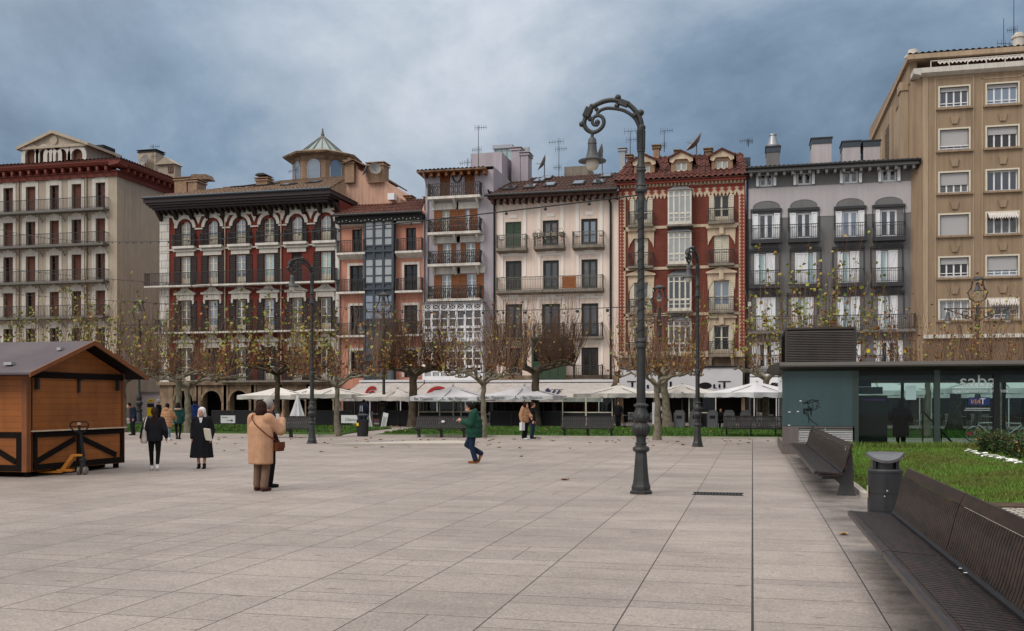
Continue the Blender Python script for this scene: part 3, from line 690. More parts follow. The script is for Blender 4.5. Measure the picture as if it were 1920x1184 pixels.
balcony(C, f, cw[1] - .9, cw[1] + .9, zr1[0] + .01, .35, 1.0, MT['slab'], MT['iron'], t=.1, bw=.03)
for px in (423, 528): pipe(C, [(X(px), f.Y - .12, ztop), (X(px), f.Y - .12, zar)], MT['cream_dk'], .06)
# arcade
aw = (X(468) - X(432)) / 2; acs = [X(346), X(398.6), X(450), X(502), X(554), X(606)]
ops = [(x - aw, x + aw, 0, Z(732.5, 420)) for x in acs]; m = MB()
gridwall(m, xl - .05, xr, 0, zar - .15, f.Y - .12, ops, .8)
for o in ops: spandrel(m, o[0], o[1], o[3] - aw, o[3], f.Y - .12)
m.box(xl - .2, xr, f.Y - .4, f.Y - .1, zar - .147, zar + .12)
for x in acs:
    for s in (-1, 1): m.box(x + s * (aw + .3) - .22, x + s * (aw + .3) + .22, f.Y - .22, f.Y - .123, 0, zar - .15)
    arc_band(m, x, ops[0][3] - aw, aw - .02, aw + .16, f.Y - .2, f.Y - .123)
m.build('arcade', MT['stone'], C)
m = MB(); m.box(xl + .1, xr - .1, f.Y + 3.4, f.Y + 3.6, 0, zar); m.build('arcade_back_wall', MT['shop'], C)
# cornice: stepped plum gutter box
m = MB(); fe = Fc(74.4); zg0, zg1 = fe.Z(392, 290), fe.Z(372.5, 290); xa, xb = xl - .3, xr - .35
st = [(.9, 0), (1.1, .16), (1.28, .34), (1.42, .52), (1.5, zg1 - zg0)]; z_ = zg0
for (d0, h0), (d1, h1) in zip(st, st[1:]):
    m.box(xa - (d0 - 1.1), xb + (d0 - 1.1), f.Y - d0 - .25, f.Y + 13, zg0 + h0 + .002, zg0 + h1 - .03)
    m.box(xa - (d0 - 1.06), xb + (d0 - 1.06), f.Y - d0 - .2, f.Y + 13, zg0 + h1 - .03, zg0 + h1 + .001)
m.box(xl - .2, xr + .1, f.Y - .45, f.Y, ztop - .1, zg0)
m.build('cornice', MT['plum'], C)
m = MB(); n = 34
for k in range(n):
    x = xl + .1 + (xr - xl - .2) * k / (n - 1); big = k % 3 == 0
    m.prismx([(f.Y, zg0 + .0), (f.Y - .95, zg0), (f.Y - .8, zg0 - .14), (f.Y - .1, zg0 - (.8 if big else .34)), (f.Y, zg0 - (.85 if big else .38))], x - (.15 if big else .09), x + (.15 if big else .09))
m.build('eave_bracket', MT['dkwood'], C)
m = MB(); m.tube([(xa - .4, f.Y - 1.78, zg1 + .06), (xb + .4, f.Y - 1.78, zg1 + .06)], .1, 8); m.build('gutter', MT['bluegrey'], C)
e0, e1 = Vector((xa - .3, f.Y - 1.75, zg1 + .08)), Vector((xb + .3, f.Y - 1.75, zg1 + .08))
h = Fc(86.0); r0 = Vector((h.X(552), 86, h.Z(338, 552))); r1 = Vector((h.X(655), 86, h.Z(331, 652)))
tileroof(C, e0, e1, r1, r0, MT['tile_t'], .36, .06, 16)
skylight(C, e0, e1, r1, r0, .16, .26, .42, .6); skylight(C, e0, e1, r1, r0, .36, .45, .4, .56); skylight(C, e0, e1, r1, r0, .62, .69, .3, .42); skylight(C, e0, e1, r1, r0, .76, .84, .4, .56)
h = Fc(79.5); o = chimney(C, h.X(480), h.X(501), 79.5, 1.0, 18, h.Z(333, 490), MT['brick_t'])
m = MB(); m.prism([(h.X(479), h.Z(329, 490)), (h.X(502), h.Z(329, 490)), (h.X(496), h.Z(325.5, 490)), (h.X(485), h.Z(325.5, 490))], 79.3, 80.7); m.build('cowl', MT['iron'], o)
h = Fc(82.0)
for a, b, t in ((327, 352, 333), (350, 369, 336)): chimney(C, h.X(a), h.X(b), 82, 1.6, 17, h.Z(t, a), MT['brick_t'])
m = MB(); m.prism([(h.X(328), h.Z(328, 340)), (h.X(372), h.Z(330, 340)), (h.X(366), h.Z(320, 340)), (h.X(340), h.Z(319, 340))], 83.8, 85); m.build('dormer', MT['tile_t'], C)
antenna(C, h.X(535), 84, 19, h.Z(308, 535), ((.98, 1.6, 2.6), (.5, .8, 0)))
# ---- glazed octagonal lantern tower behind
f2 = Fc(92.0); cyc = 97.0; xc = XA(605, cyc)
T = thing('lantern_tower', 'octagonal tan brick tower with arched windows and a pointed glass cone roof', 'tower', (xc, cyc, 0), world=True)
rw = (XA(656, 97) - XA(553, 97)) / 2; Dp = depth(605, cyc); zz_ = lambda py: EYE - (py - HY) * (Dp - 3) / FP
A0 = math.pi / 8 + .12; NG = 8
m = MB(); m.lathe([(14, rw), (zz_(292), rw)], NG, (xc, cyc, 0), A0); m.build('wall', MT['brick_t'], T)
m = MB(); m.lathe([(zz_(300), rw), (zz_(292), rw + .25), (zz_(289), rw + .95), (zz_(286), rw + 1.05), (zz_(276), rw * .78)], NG, (xc, cyc, 0), A0); m.build('eave', MT['stone'], T)
m = MB(); zc_ = zz_(278); za = zz_(240); m.lathe([(zc_, rw * .78), (za, .04)], 16, (xc, cyc, 0)); m.build('glass_cone', MT['cone'], T)
m = MB()
for k in range(16):
    an = 2 * math.pi * k / 16; m.bar((xc + rw * .79 * math.cos(an), cyc + rw * .79 * math.sin(an), zc_), (xc, cyc, za + .03), .13, .1)
m.lathe([(za - .5, .12), (za + .1, .2), (za + .35, .12), (za + .75, .06)], 8, (xc, cyc, 0)); m.build('cone_rib', MT['iron_g'], T)
ap = rw * math.cos(math.pi / 8)
for k in range(8):
    an = A0 + math.pi / 8 + k * math.pi / 4
    if math.sin(an) > .35: continue
    d = Vector((math.cos(an), math.sin(an), 0)); tv = Vector((-d.y, d.x, 0)); c0 = Vector((xc, cyc, 0)) + d * (ap + .02)
    zb0, zsp = zz_(336), zz_(310); pts = [(-.62, zb0), (.62, zb0)] + [(.62 * math.cos(math.pi * j / 8), zsp + .62 * math.sin(math.pi * j / 8)) for j in range(9)]
    w = MB(); w.add([c0 + tv * a + Vector((0, 0, b)) + d * .03 for a, b in pts], [tuple(range(len(pts)))])
    n_ = len(pts); 
    for j in range(n_):
        a, b = pts[j], pts[(j + 1) % n_]; w.bar(c0 + tv * a[0] + Vector((0, 0, a[1])), c0 + tv * b[0] + Vector((0, 0, b[1])), .12, .12)
    w.bar(c0 - tv * .62 + Vector((0, 0, zb0 + 1.0)), c0 + tv * .62 + Vector((0, 0, zb0 + 1.0)), .1, .1)
    w.build('window', MT['pane_b'], T)
# ---- pale pink gable wall between
f3 = Fc(80.0); X3, Z3 = f3.X, f3.Z
B = thing('gable_house', 'pale pink blank gable wall with brick chimneys rising between the red and salmon houses', 'building', (X3(645), 80, 0), world=True)
pl = [(640, 420), (640, 392), (650, 350), (650, 318), (668, 308), (672, 318), (691, 328), (691, 345), (712, 340), (724, 340), (738, 358), (751, 372), (751, 420)]
m = MB(); m.prism([(X3(a), Z3(b, a)) for a, b in pl], 80, 90); m.build('wall', MT['salmon_p'], B)
for a, b, t, bt in ((650, 667, 303, 345), (692, 722, 307, 345)): chimney(B, X3(a), X3(b), 79.6, 1.3, Z3(bt, a), Z3(t, a), MT['brick_t'])
m = MB(); m.prism([(X3(646), Z3(311, 646)), (X3(668), Z3(303, 668)), (X3(686), Z3(313, 686)), (X3(686), Z3(310, 686)), (X3(660), Z3(299, 660))], 79.3, 90.5); m.build('roof', MT['tile_t'], B)
dish(B, X3(709), 79.2, Z3(322, 709), .52, R(-60), R(15), .5); dish(B, X3(692), 79.4, Z3(324, 692), .5, R(-150), R(20), .5)
bx(B, 'air_unit', MT['white'], X3(733), X3(745), 79.2, 79.9, Z3(378, 740), Z3(366, 740))
for a, b, t in ((737, 752, 356), (778, 796, 358)): chimney(B, X3(a), X3(b), 82.5, 1, Z3(385, a), Z3(t, a), MT['brick_t'])

# ---- D: salmon house with blue-grey glazed bay
f = Fc(76.0); xl, xr = X(636.6), X(797)
D = thing('salmon_house', 'narrow salmon house with a blue grey glazed bay running down its middle', 'building', (xl, 76, 0), world=True)
ztop = Z(402, 700)
sp_ = [((660, 679, 431, 476), (761, 780, 428, 473)), ((656, 681, 499, 549), (758, 783, 497, 547)), ((657, 682, 574, 630), (758, 783, 573, 628)), ((658, 682, 658, 709), (758, 783, 657, 708))]
ops = [(X(a), X(b), Z(d, a), Z(c, a)) for r_ in sp_ for a, b, c, d in r_]
m = MB(); gridwall(m, xl, xr, 0, ztop, f.Y, ops, .3); shell(m, xl, xr, f.Y, 13, ztop); m.build('wall', MT['salmon'], D)
for k, o in enumerate(ops): window(D, f, *o, MT['black'], MT['pane_d'], bars=(.3, .65) if k != 5 else (.25, .45, .65, .85), ins=.25, fw=.06)
m = MB()
for o in ops[2:]:
    m.box(o[0] - .2, o[0] - .003, f.Y - .06, f.Y - .003, o[2], o[3] + .2); m.box(o[1] + .003, o[1] + .2, f.Y - .06, f.Y - .003, o[2], o[3] + .2); m.box(o[0] - .003, o[1] + .003, f.Y - .06, f.Y - .003, o[3] + .003, o[3] + .2)
m.build('window_surround', MT['slab_w'], D)
m = MB(); m.box(X(640), X(688), f.Y - .1, f.Y - .003, Z(424, 660), Z(418, 660)); m.box(X(747), X(792), f.Y - .5, f.Y - .003, Z(421, 770), Z(415.5, 770)); m.build('awning_case', MT['slab_w'], D)
for k, r_ in enumerate(sp_[:3]):
    for (a, b, c, d_), (p, q) in zip(r_, ((636.8, 690), (746, 796))): balcony(D, f, X(p), X(q), Z(d_, a), .7, .98, MT['slab_w'], MT['iron'], t=.16, taper=.35 if k == 0 else 0, bw=.03, style='mid')
bxl, bxr, yb = X(688.5), X(741), f.Y - .62
bay = MB(); z0b, z1b = Z(716, 710), Z(404, 710)
bay.box(bxl + .06, bxr - .06, yb + .1, f.Y, z0b, z1b)
cols_ = [bxl, bxl + (bxr - bxl) / 3, bxl + 2 * (bxr - bxl) / 3, bxr]
for x in cols_: bay.box(x - .09, x + .09, yb, yb + .16, z0b, z1b)
fl = [Z(p, 710) for p in (473, 543, 610, 676)]
bands = []
for zf in fl + [z0b + .02]: bands += [(zf - .42, zf - .1), (zf + .08, zf + .36)]
for zb_ in fl: bay.box(bxl - .06, bxr + .06, yb - .05, yb + .2, zb_ - .09, zb_ + .07); bay.box(bxl, bxr, yb + .03, yb + .16, zb_ + .38, zb_ + .5); bay.box(bxl, bxr, yb + .03, yb + .16, zb_ + 1.0, zb_ + 1.1); bay.box(bxl, bxr, yb + .04, yb + .16, zb_ + 1.75, zb_ + 1.83); bay.box(bxl, bxr, yb + .03, yb + .16, zb_ + 2.35, zb_ + 2.5)
bay.box(bxl - .06, bxr + .06, yb - .05, yb + .2, z1b - .5, z1b)
for yy in (yb + .1, f.Y - .12): bay.box(bxr - .08, bxr + .05, yy, yy + .12, z0b, z1b)
for zb_ in fl: bay.box(bxr - .08, bxr + .04, yb + .22, f.Y - .12, zb_ - .1, zb_ + .5)
bay = bay.build('glazed_bay', MT['bluegrey'], D)
for zb_, pm in zip(fl + [Z(742, 710)], ('pane_c', 'pane_c', 'pane_b', 'pane', 'pane')):  # top two rows: pale reflection painted into the pane colour
    zt_ = min(zb_ + 2.4, z1b - .5); g = MB()
    for k in range(3): g.box(cols_[k] + .12, cols_[k + 1] - .12, yb + .07, yb + .09, max(zb_ + .5, z0b), max(zt_, z0b + .1))
    g.box(bxr - .05, bxr - .02, yb + .24, f.Y - .14, max(zb_ + .5, z0b), max(zt_, z0b + .1)); g.build('pane', MT[pm], bay)
m = MB(); ztop = Fc(75.0).Z(401, 700) - .62; m.box(xl - .1, xr, f.Y - .75, f.Y + .2, ztop + .02, ztop + .55); m.build('eave', MT['black'], D)
m = MB(); m.tube([(xl - .2, f.Y - 1.05, ztop + .62), (xr + .1, f.Y - 1.05, ztop + .62)], .11, 8); m.build('gutter', MT['iron'], D)
h = Fc(83.0); tileroof(D, (xl - .2, f.Y - 1.0, ztop + .66), (xr, f.Y - 1.0, ztop + .66), (h.X(797), 83, h.Z(374, 797)), (h.X(690), 83, h.Z(375, 690)), MT['tile_r'], .34, .06, 12)
m = MB()
for k in range(22): m.sphere((xl + .3 + (xr - xl - .6) * k / 21, f.Y - .82, ztop + .1 + .05 * (k % 3)), .045, 6, 4)
m.build('eave_light', MT['glassglobe'], D)
for px in (637.5, 795): pipe(D, [(X(px), f.Y - .12, ztop), (X(px), f.Y - .12, 0)], MT['zinc'], .07)

# ---- P: tall lavender house with white galleries
xl, xr = X(797.6), X(925)
P_ = thing('lavender_house', 'tall narrow lavender house with orange shutters and white glazed galleries below', 'building', (xl, 76, 0), world=True)
ztop = Z(322, 850)
pr = [((825, 844, 325, 373), (871, 890, 323, 371)), ((828, 843, 395, 439), (872, 881, 393, 438)), ((830, 846, 458, 498), (873, 891, 456, 497)), ((828, 846, 516, 563), (875, 893, 514, 561))]
ops = [(X(a), X(b), Z(d, a), Z(c, a)) for r_ in pr for a, b, c, d in r_]
zg = Z(569, 860)
m = MB(); gridwall(m, xl, X(917), Z(644, 850), ztop, f.Y, ops, .22)
gridwall(m, X(917), xr, 0, ztop, f.Y, [], 0); gridwall(m, xl, X(917), 0, Z(644, 850), f.Y, [], 0)
shell(m, xl, xr, f.Y, 12, ztop + .25); m.build('wall', MT['lav'], P_)
for k, o in enumerate(ops):
    if k < 2: window(P_, f, *o, MT['orangewood'], MT['pane_d'], bars=(), closed_sh=MT['orangewood'], ins=.15)
    else: window(P_, f, *o, MT['white'] if k > 2 else MT['frame_w'], MT['pane_b'] if k % 2 else MT['pane_c'], bars=(.5, .75), panel=.12, open_sh=(MT['orangewood'], .4 if k in (4, 5) else .62))
m = MB()
for o in ops[2:]:
    m.box(o[0] - .75, o[1] + .75, f.Y - .08, f.Y - .003, o[3] + .05, o[3] + .55)
m.build('lintel', MT['slab_w'], P_)
for k, r_ in enumerate(pr):
    z = Z(r_[0][3], r_[0][0]) + .02
    balcony(P_, f, X(808), X(905), z, .85, 1.0, MT['slab_w'], MT['iron'], t=.2, style='bulge' if k else 'ornate', brk=(X(815), X(855), X(897)), brm=MT['slab_w'], bw=.045, sp=.16)
for (t, b, s) in ((571, 642, 0), (648, 713, 1)):   # white galleries
    x0, x1, yg = X(800), X(908), f.Y - .8; z1, z0 = Z(t, 850), Z(b, 850); zs_ = z1 - (z1 - z0) * .62; zt1 = z1 - (z1 - z0) * .17
    ga = MB(); n = 7; w = (x1 - x0) / n
    for k in range(n + 1): ga.box(x0 + w * k - .09, x0 + w * k + .09, yg, yg + .12, z0, z1)
    for za, zb2 in ((z1 - .1, z1), (zt1 - .07, zt1 + .07), (zs_ - .1, zs_ + .1), ((zs_ + zt1) / 2 - .04, (zs_ + zt1) / 2 + .04), (z0, z0 + .3), (zs_ - .42, zs_ - .34)): ga.box(x0, x1, yg + .01, yg + .11, za, zb2)
    for yy in (yg + .02, yg + .4, f.Y - .1): ga.box(x1 - .06, x1 + .06, yy, yy + .1, z0, z1)
    for za, zb2 in ((z1 - .1, z1), (zt1 - .07, zt1 + .07), (zs_ - .1, zs_ + .1), (z0, z0 + .3)): ga.box(x1 - .05, x1 + .05, yg + .1, f.Y, za, zb2)
    for k in range(n):
        xa, xb = x0 + w * k + .09, x0 + w * (k + 1) - .09
        ga.bar((xa, yg + .06, z1 - .1), (xb, yg + .06, zt1 + .07), .04); ga.bar((xb, yg + .06, z1 - .1), (xa, yg + .06, zt1 + .07), .04)
        for j in range(1, 5): ga.box(xa + (xb - xa) * j / 5 - .02, xa + (xb - xa) * j / 5 + .02, yg + .04, yg + .08, z0 + .3, zs_ - .34)
    ga = ga.build('gallery', MT['white'], P_)
    g = MB(); g.box(x0 + .1, x1 - .1, yg + .14, yg + .16, z0 + .05, z1 - .05); g.box(x1 - .02, x1, yg + .16, f.Y, z0 + .05, z1 - .05); g.build('pane', MT['pane'], ga)
    g = MB(); g.box(x0 - .12, x1 + .15, yg - .14, f.Y, z1 + .003, z1 + .1); g.build('gallery_roof', MT['gdk'], ga)
    g = MB(); g.box(x0 - .06, x1 + .1, yg - .06, f.Y, z0 - .16, z0 - .003); g.build('floor_slab', MT['gdk'], ga)
m = MB(); e = Fc(75.1).Z(317.5, 850); m.box(X(789), X(915), f.Y - .9, f.Y + 12, e - .12, e); 
for k in range(9): x = X(800) + (X(912) - X(800)) * k / 8; m.box(x - .1, x + .1, f.Y - .75, f.Y - .003, e - .42, e - .123)
m.box(X(797), X(914), f.Y - .1, f.Y - .002, ztop - .06, e - .125); m.build('eave', MT['orangewood'], P_)
h = Fc(82); tileroof(P_, (X(788), f.Y - .95, e + .02), (X(916), f.Y - .95, e + .02), (h.X(922), 82, e + 1.0), (h.X(797), 82, e + 1.0), MT['tile_t'], .34, .06, 8)
m = MB(); hx = [(0, .3), (.12, .42), (.3, .34), (.38, .12), (.26, -.18), (0, -.4)]; c0 = (X(857.5), Z(332, 857))
pts = [(c0[0] + a, f.Y - .04, c0[1] + b - .1) for a, b in hx] + [(c0[0] - a, f.Y - .04, c0[1] + b - .1) for a, b in hx[::-1][1:]]
m.tube(pts, .06, 6); m.build('heart_wreath', MT['dkwood'], P_)
pipe(P_, [(X(800), f.Y - .9, e - .1), (X(802), f.Y - .1, e - 1.2), (X(802), f.Y - .1, 0)], MT['zinc'], .06)
antenna(P_, XA(897, 79), 79, e, ZA(236, 897, 79), ((.96, 1.0, 0), (.55, .8, 3.1)))
antenna(P_, XA(877, 79), 79, e, ZA(297, 877, 79), ((.8, 1.1, 2.9),))
h = Fc(83.0); m = MB(); m.box(xr - 3, h.X(957), 80, 90, e - 1, h.Z(302, 940)); m.build('stair_head', MT['lav'], P_)
h = Fc(84.0); m = MB(); m.box(h.X(928), h.X(960), 84, 87, h.Z(305, 940), h.Z(280, 940)); o = m.build('glass_box', MT['pane_t'], P_)
m = MB(); zt_ = h.Z(280, 940); m.box(h.X(925), h.X(962), 83.7, 87.3, zt_ + .003, zt_ + .3)
for px in (928, 938.5, 949, 960): m.box(h.X(px) - .06, h.X(px) + .06, 83.9, 84.02, h.Z(305, 940), zt_)
m.build('frame', MT['zinc'], o)
h = Fc(82.0)
for a, b, t, mm in ((959, 975, 276, 'lav'), (976, 990, 285, 'lav')): chimney(P_, h.X(a), h.X(b), 82, 1.5, 20, h.Z(t, a), MT[mm])
for px in (983, 987): m = MB(); m.tube([(h.X(px), 82.5, h.Z(290, px)), (h.X(px), 82.5, h.Z(274, px))], .16, 8); m.build('flue', MT['alu'], P_)

# ---- E: pale rose house
xl, xr = X(925.5), X(1160)
E_ = thing('rose_house', 'pale rose plaster house with dark green doors, flower balcony and brown roof full of skylights', 'building', (xl, 76, 0), world=True)
ztop = Z(371, 1035)
er = [[(947.5, 977.5, 417, 468), (1017.5, 1047.5, 414, 464), (1089.5, 1120.5, 411, 462)], [(948, 978, 490, 547), (1018, 1048, 489, 546), (1090, 1120.5, 487, 545)],
      [(947.5, 979, 571, 634), (1016, 1050, 570.5, 633), (1090, 1122, 569.5, 632.5)], [(947.5, 979, 653, 712), (1016, 1050, 653, 712), (1090, 1122, 652, 711)]]
ops = [(X(a), X(b), Z(d, a), Z(c, a)) for r_ in er for a, b, c, d in r_]
m = MB(); gridwall(m, xl, xr, 0, ztop + .3, f.Y, ops, .25); shell(m, xl, xr, f.Y, 14, ztop + .3); m.build('wall', MT['rose'], E_)
for k, o in enumerate(ops):
    if k == 0: window(E_, f, *o, MT['green'], MT['pane_d'], bars=(), closed_sh=MT['green'])
    else: window(E_, f, *o, MT['dkgreen'], MT['pane'], bars=(.42,), panel=.16 if k < 6 else .1, fw=.2, mull=.16)
m = MB()
for k, o in enumerate(ops):
    if k < 3:
        for s, x in ((-1, o[0] - .28), (1, o[1] + .28)): m.box(x - .13, x + .13, f.Y - .06, f.Y - .003, o[2] + .95, ztop - .32); m.box(x - .17, x + .17, f.Y - .1, f.Y - .003, o[2] + .8, o[2] + .947)
        m.box((o[0] + o[1]) / 2 - .3, (o[0] + o[1]) / 2 + .3, f.Y - .05, f.Y - .003, o[3] + .28, o[3] + .55)
    else:
        m.box(o[0] - .38, o[0] - .18, f.Y - .05, f.Y - .003, o[2] + 1.15, o[3] + .38); m.box(o[1] + .18, o[1] + .38, f.Y - .05, f.Y - .003, o[2] + 1.15, o[3] + .38)
        m.box(o[0] - .38, o[1] + .38, f.Y - .05, f.Y - .003, o[3] + .383, o[3] + .55); m.box((o[0] + o[1]) / 2 - .4, (o[0] + o[1]) / 2 + .4, f.Y - .08, f.Y - .003, o[3] + .553, o[3] + .72)
m.box(xl, xr, f.Y - .1, f.Y - .003, ztop - .3, ztop); m.build('moulding', MT['rose_w'], E_)
for k, o in enumerate(ops[:3]): balcony(E_, f, o[0] - .58, o[1] + .55, o[2], .75, 1.0, MT['slab'], MT['iron_g'], t=.22, taper=.12, style='mid')
bal = balcony(E_, f, X(934), X(1133), ops[3][2], .75, 1.0, MT['slab'], MT['iron_g'], t=.2, taper=.1, style='mid')
bx(bal, 'bamboo_screen', MT['orangewood'], X(1058), X(1083), f.Y - .78, f.Y - .745, ops[3][2] + .05, ops[3][2] + .95)
for k in (6, 7, 8, 11): o = ops[k]; balcony(E_, f, o[0] - .55, o[1] + .42, o[2], .7, 1.0, MT['slab'], MT['iron'], t=.16, style='mid', bw=.03)
m = MB(); o = ops[1]
for k in range(5):
    x = o[0] - .4 + k * .5; m.box(x - .2, x + .2, f.Y - .98, f.Y - .78, o[2] + .7, o[2] + .95)
m = m.build('flower_box', MT['slab'], E_); fl_ = MB()
for k in range(150):
    x, z = rnd(o[0] - .6, o[1] + .55), o[2] + rnd(.3, 1.3); c_ = Vector((x, f.Y - rnd(.75, 1.05), z)); a = Vector((rnd(-1, 1), rnd(-1, 1), rnd(-1, 1))).normalized() * .09; b = Vector((rnd(-1, 1), rnd(-1, 1), rnd(-1, 1))).normalized() * .07
    fl_.m = random.choice((0, 0, 0, 1, 2)); fl_.add([c_ - a, c_ + b, c_ + a], [(0, 1, 2)])
MT['leaf_g'] = M('leaf_green', S(52, 74, 36), .7, .3, var=.3, vs=3); MT['leaf_r'] = M('flower_pink', S(180, 70, 90), .8, .2); MT['flower_w'] = M('flower_white', S(222, 220, 216), .8, .2, var=.03)
fl_.build('flowers', [MT['leaf_g'], MT['leaf_r'], MT['flower_w']], m)
gx0, gx1, gz0, gz1 = X(1002), X(1062), Z(711, 1030), Z(637, 1030)
m = MB()
for k in range(5): x = gx0 + (gx1 - gx0) * k / 4; m.box(x - .08, x + .08, f.Y - .7, f.Y - .58, gz0, gz1)
for z in (gz0, gz0 + 1.2, gz1 - .8, gz1 - .15): m.box(gx0, gx1, f.Y - .69, f.Y - .59, z, z + .14)
m.box(gx0 - .15, gx1 + .15, f.Y - .85, f.Y, gz1, gz1 + .14); m.box(gx0, gx1, f.Y - .65, f.Y - .62, gz0, gz0 + 1.2); m.box(gx0, gx1, f.Y - .6, f.Y, gz0 - .15, gz0 - .003)
o = m.build('glazed_bay', MT['green'], E_); m = MB(); m.box(gx0 + .05, gx1 - .05, f.Y - .6, f.Y - .57, gz0 + 1.2, gz1); m.build('pane', MT['pane_d'], o)
m = MB(); m.box(xl, xr, f.Y - .12, f.Y - .003, 0, Z(704, 1035)); m.build('stone_base', MT['stone'], E_)
for px in (928, 1145.5): pipe(E_, [(X(px) - .25, f.Y - 1.15, Z(362, px)), (X(px), f.Y - .15, Z(383, px)), (X(px), f.Y - .15, 0)], MT['black'], .09)
m = MB(); ze_ = Fc(74.8).Z(362, 1035); m.box(xl - .2, xr, f.Y - 1.15, f.Y + .4, ze_ - .2, ze_)
for k in range(20): x = xl + .15 + (xr - xl - .3) * k / 19; m.box(x - .1, x + .1, f.Y - 1.05, f.Y, ze_ - .52, ze_ - .203)
m.build('eave', MT['tile_b'], E_)
m = MB(); m.tube([(xl - .4, f.Y - 1.25, ze_ + .06), (xr, f.Y - 1.25, ze_ + .06)], .11, 8); m.build('gutter', MT['iron'], E_)
h = Fc(84.0); q = ((xl - .3, f.Y - 1.2, ze_ + .1), (xr + .1, f.Y - 1.2, ze_ + .1), (h.X(1165), 84, h.Z(325, 1155)), (h.X(955), 84, h.Z(337, 961)))
tileroof(E_, *q, MT['tile_b'], .34, .06, 16)
for u, t in ((.14, .28), (.3, .3), (.45, .35), (.68, .36), (.84, .36), (.32, .68), (.36, .86), (.88, .74)): skylight(E_, *q, u - .045, u + .045, t - .1, t + .12)
h = Fc(85.0); m = MB(); m.box(h.X(1058), h.X(1104), 85, 88, 18, h.Z(312, 1080)); m.build('lift_head', MT['slab'], E_)
dish(E_, h.X(1023), 84.5, h.Z(310, 1023), .75, R(200), R(25), 1.2); antenna(E_, h.X(1050), 84.5, 18, h.Z(262, 1050), ((.95, 1.3, 3.1), (.85, 1.0, 0), (.6, .7, 3.1)))
dish(E_, h.X(1131), 84.5, h.Z(294, 1131), .95, R(190), R(20), 1.6)
# ---- F: red brick house with cream stucco
f = Fc(76.0); X = f.X; Z = f.Z; xl, xr = X(1160.5), X(1397)
F_ = thing('red_brick_house', 'red brick house with cream stucco frieze, white glazed bays and three dormers', 'building', (xl, 76, 0), world=True)
ztop = Fc(75.4).Z(336, 1277) - .25; zb = Z(668, 1277)
lr = [(1190, 1214, 370, 424), (1190, 1214, 447, 500), (1188, 1214, 523, 583), (1189, 1213, 607, 667)]
rr = [(1339, 1367, 366, 418), (1338.5, 1367, 442.5, 496), (1338.5, 1367, 527, 584), (1336, 1365, 611, 666)]
rowsF = [(Z(d, 1350), Z(c, 1350)) for a, b, c, d in rr]
ops = [(X(1189.5), X(1215), *r_) for r_ in rowsF] + [(X(1338.5), X(1367), *r_) for r_ in rowsF]
m = MB(); gridwall(m, xl, xr, zb, ztop, f.Y, ops, .22); shell(m, xl, xr, f.Y, 14, ztop); m.build('wall', MT['brick'], F_)
for k, o in enumerate(ops):
    if k in (1, 5): window(F_, f, *o, MT['frame_w'], MT['pane'], bars=(), closed_sh=MT['frame_w'])
    elif k == 7: window(F_, f, *o, MT['frame_w'], MT['pane_d'], bars=(.6,), panel=.2, open_sh=(MT['frame_w'], .32))
    else: window(F_, f, *o, MT['frame_w'], MT['pane_b'] if k == 6 else MT['pane'], bars=(.5,), panel=.24, open_sh=(MT['frame_w'], .34))
m = MB()
for k, o in enumerate(ops):
    xm = (o[0] + o[1]) / 2; w = (o[1] - o[0]) / 2; z = o[3]
    if k % 4 == 0: continue
    e = .58; hgt = .55 if k % 4 == 1 else .3
    top = [(xm + w + e - .1, z + .55), (xm + w * .5, z + .55 + hgt * .8), (xm, z + .6 + hgt), (xm - w * .5, z + .55 + hgt * .8), (xm - w - e + .1, z + .55)]
    m.prism([(xm - w - e + .15, z - .75), (xm - w - .35, z - .45), (xm - w - .05, z + .02), (xm + w + .05, z + .02), (xm + w + .35, z - .45), (xm + w + e - .15, z - .75)] + top, f.Y - .1, f.Y - .003)
    m.prism([(xm - w - e, z + .553), (xm + w + e, z + .553), (xm + w + e, z + .66)] + [(a, b + .14) for a, b in top[1:-1]] + [(xm - w - e, z + .66)], f.Y - .3, f.Y - .101)
    m.box(xm - .16, xm + .16, f.Y - .34, f.Y - .301, z + .1, z + .75)
for z in [r_[0] - .22 for r_ in rowsF[:3]]: m.box(xl + .36, xr - .4, f.Y - .06, f.Y - .003, z - .05, z + .16)
m.box(xl, xr, f.Y - .16, f.Y - .003, zb - .1, zb + .35)
zf0, zf1 = Z(375, 1277), Z(337, 1277); zm1, zm2 = Z(354, 1277), Z(364, 1277)
# frieze: stucco sheet with arcaded dentils above and a scalloped hem below
m.box(xl + .02, xr - .02, f.Y - .045, f.Y - .003, zm2, zf1)
nd = 34
for k in range(nd):
    x0_ = xl + .05 + (xr - xl - .1) * k / nd; w = (xr - xl - .1) / nd
    m.prism([(x0_, zf1 - .003), (x0_ + w, zf1 - .003), (x0_ + w, zf1 - .26), (x0_ + w * .78, zf1 - .3), (x0_ + w * .62, zf1 - .5), (x0_ + w * .38, zf1 - .5), (x0_ + w * .22, zf1 - .3), (x0_, zf1 - .26)], f.Y - .3, f.Y - .046)
    m.prism([(x0_, zm2 - .003), (x0_ + w / 2, zm2 - .34), (x0_ + w, zm2 - .003)], f.Y - .05, f.Y - .003)
m.build('stucco_trim', MT['fcream'], F_)
m = MB()   # red ornaments on the frieze and the corner strips
for k in range(nd // 2 * 2):
    w = (xr - xl - .1) / nd; x = xl + .05 + w * (k + .5)
    m.sphere((x, f.Y - .05, zm1 + .08), .15, 8, 5, (1, .35, 1))
    if k % 2 == 0: m.prism([(x + w / 2 - .2, zm2 + .2), (x + w / 2, zm2 + .42), (x + w / 2 + .2, zm2 + .2), (x + w / 2, zm2 - .02)], f.Y - .075, f.Y - .046)
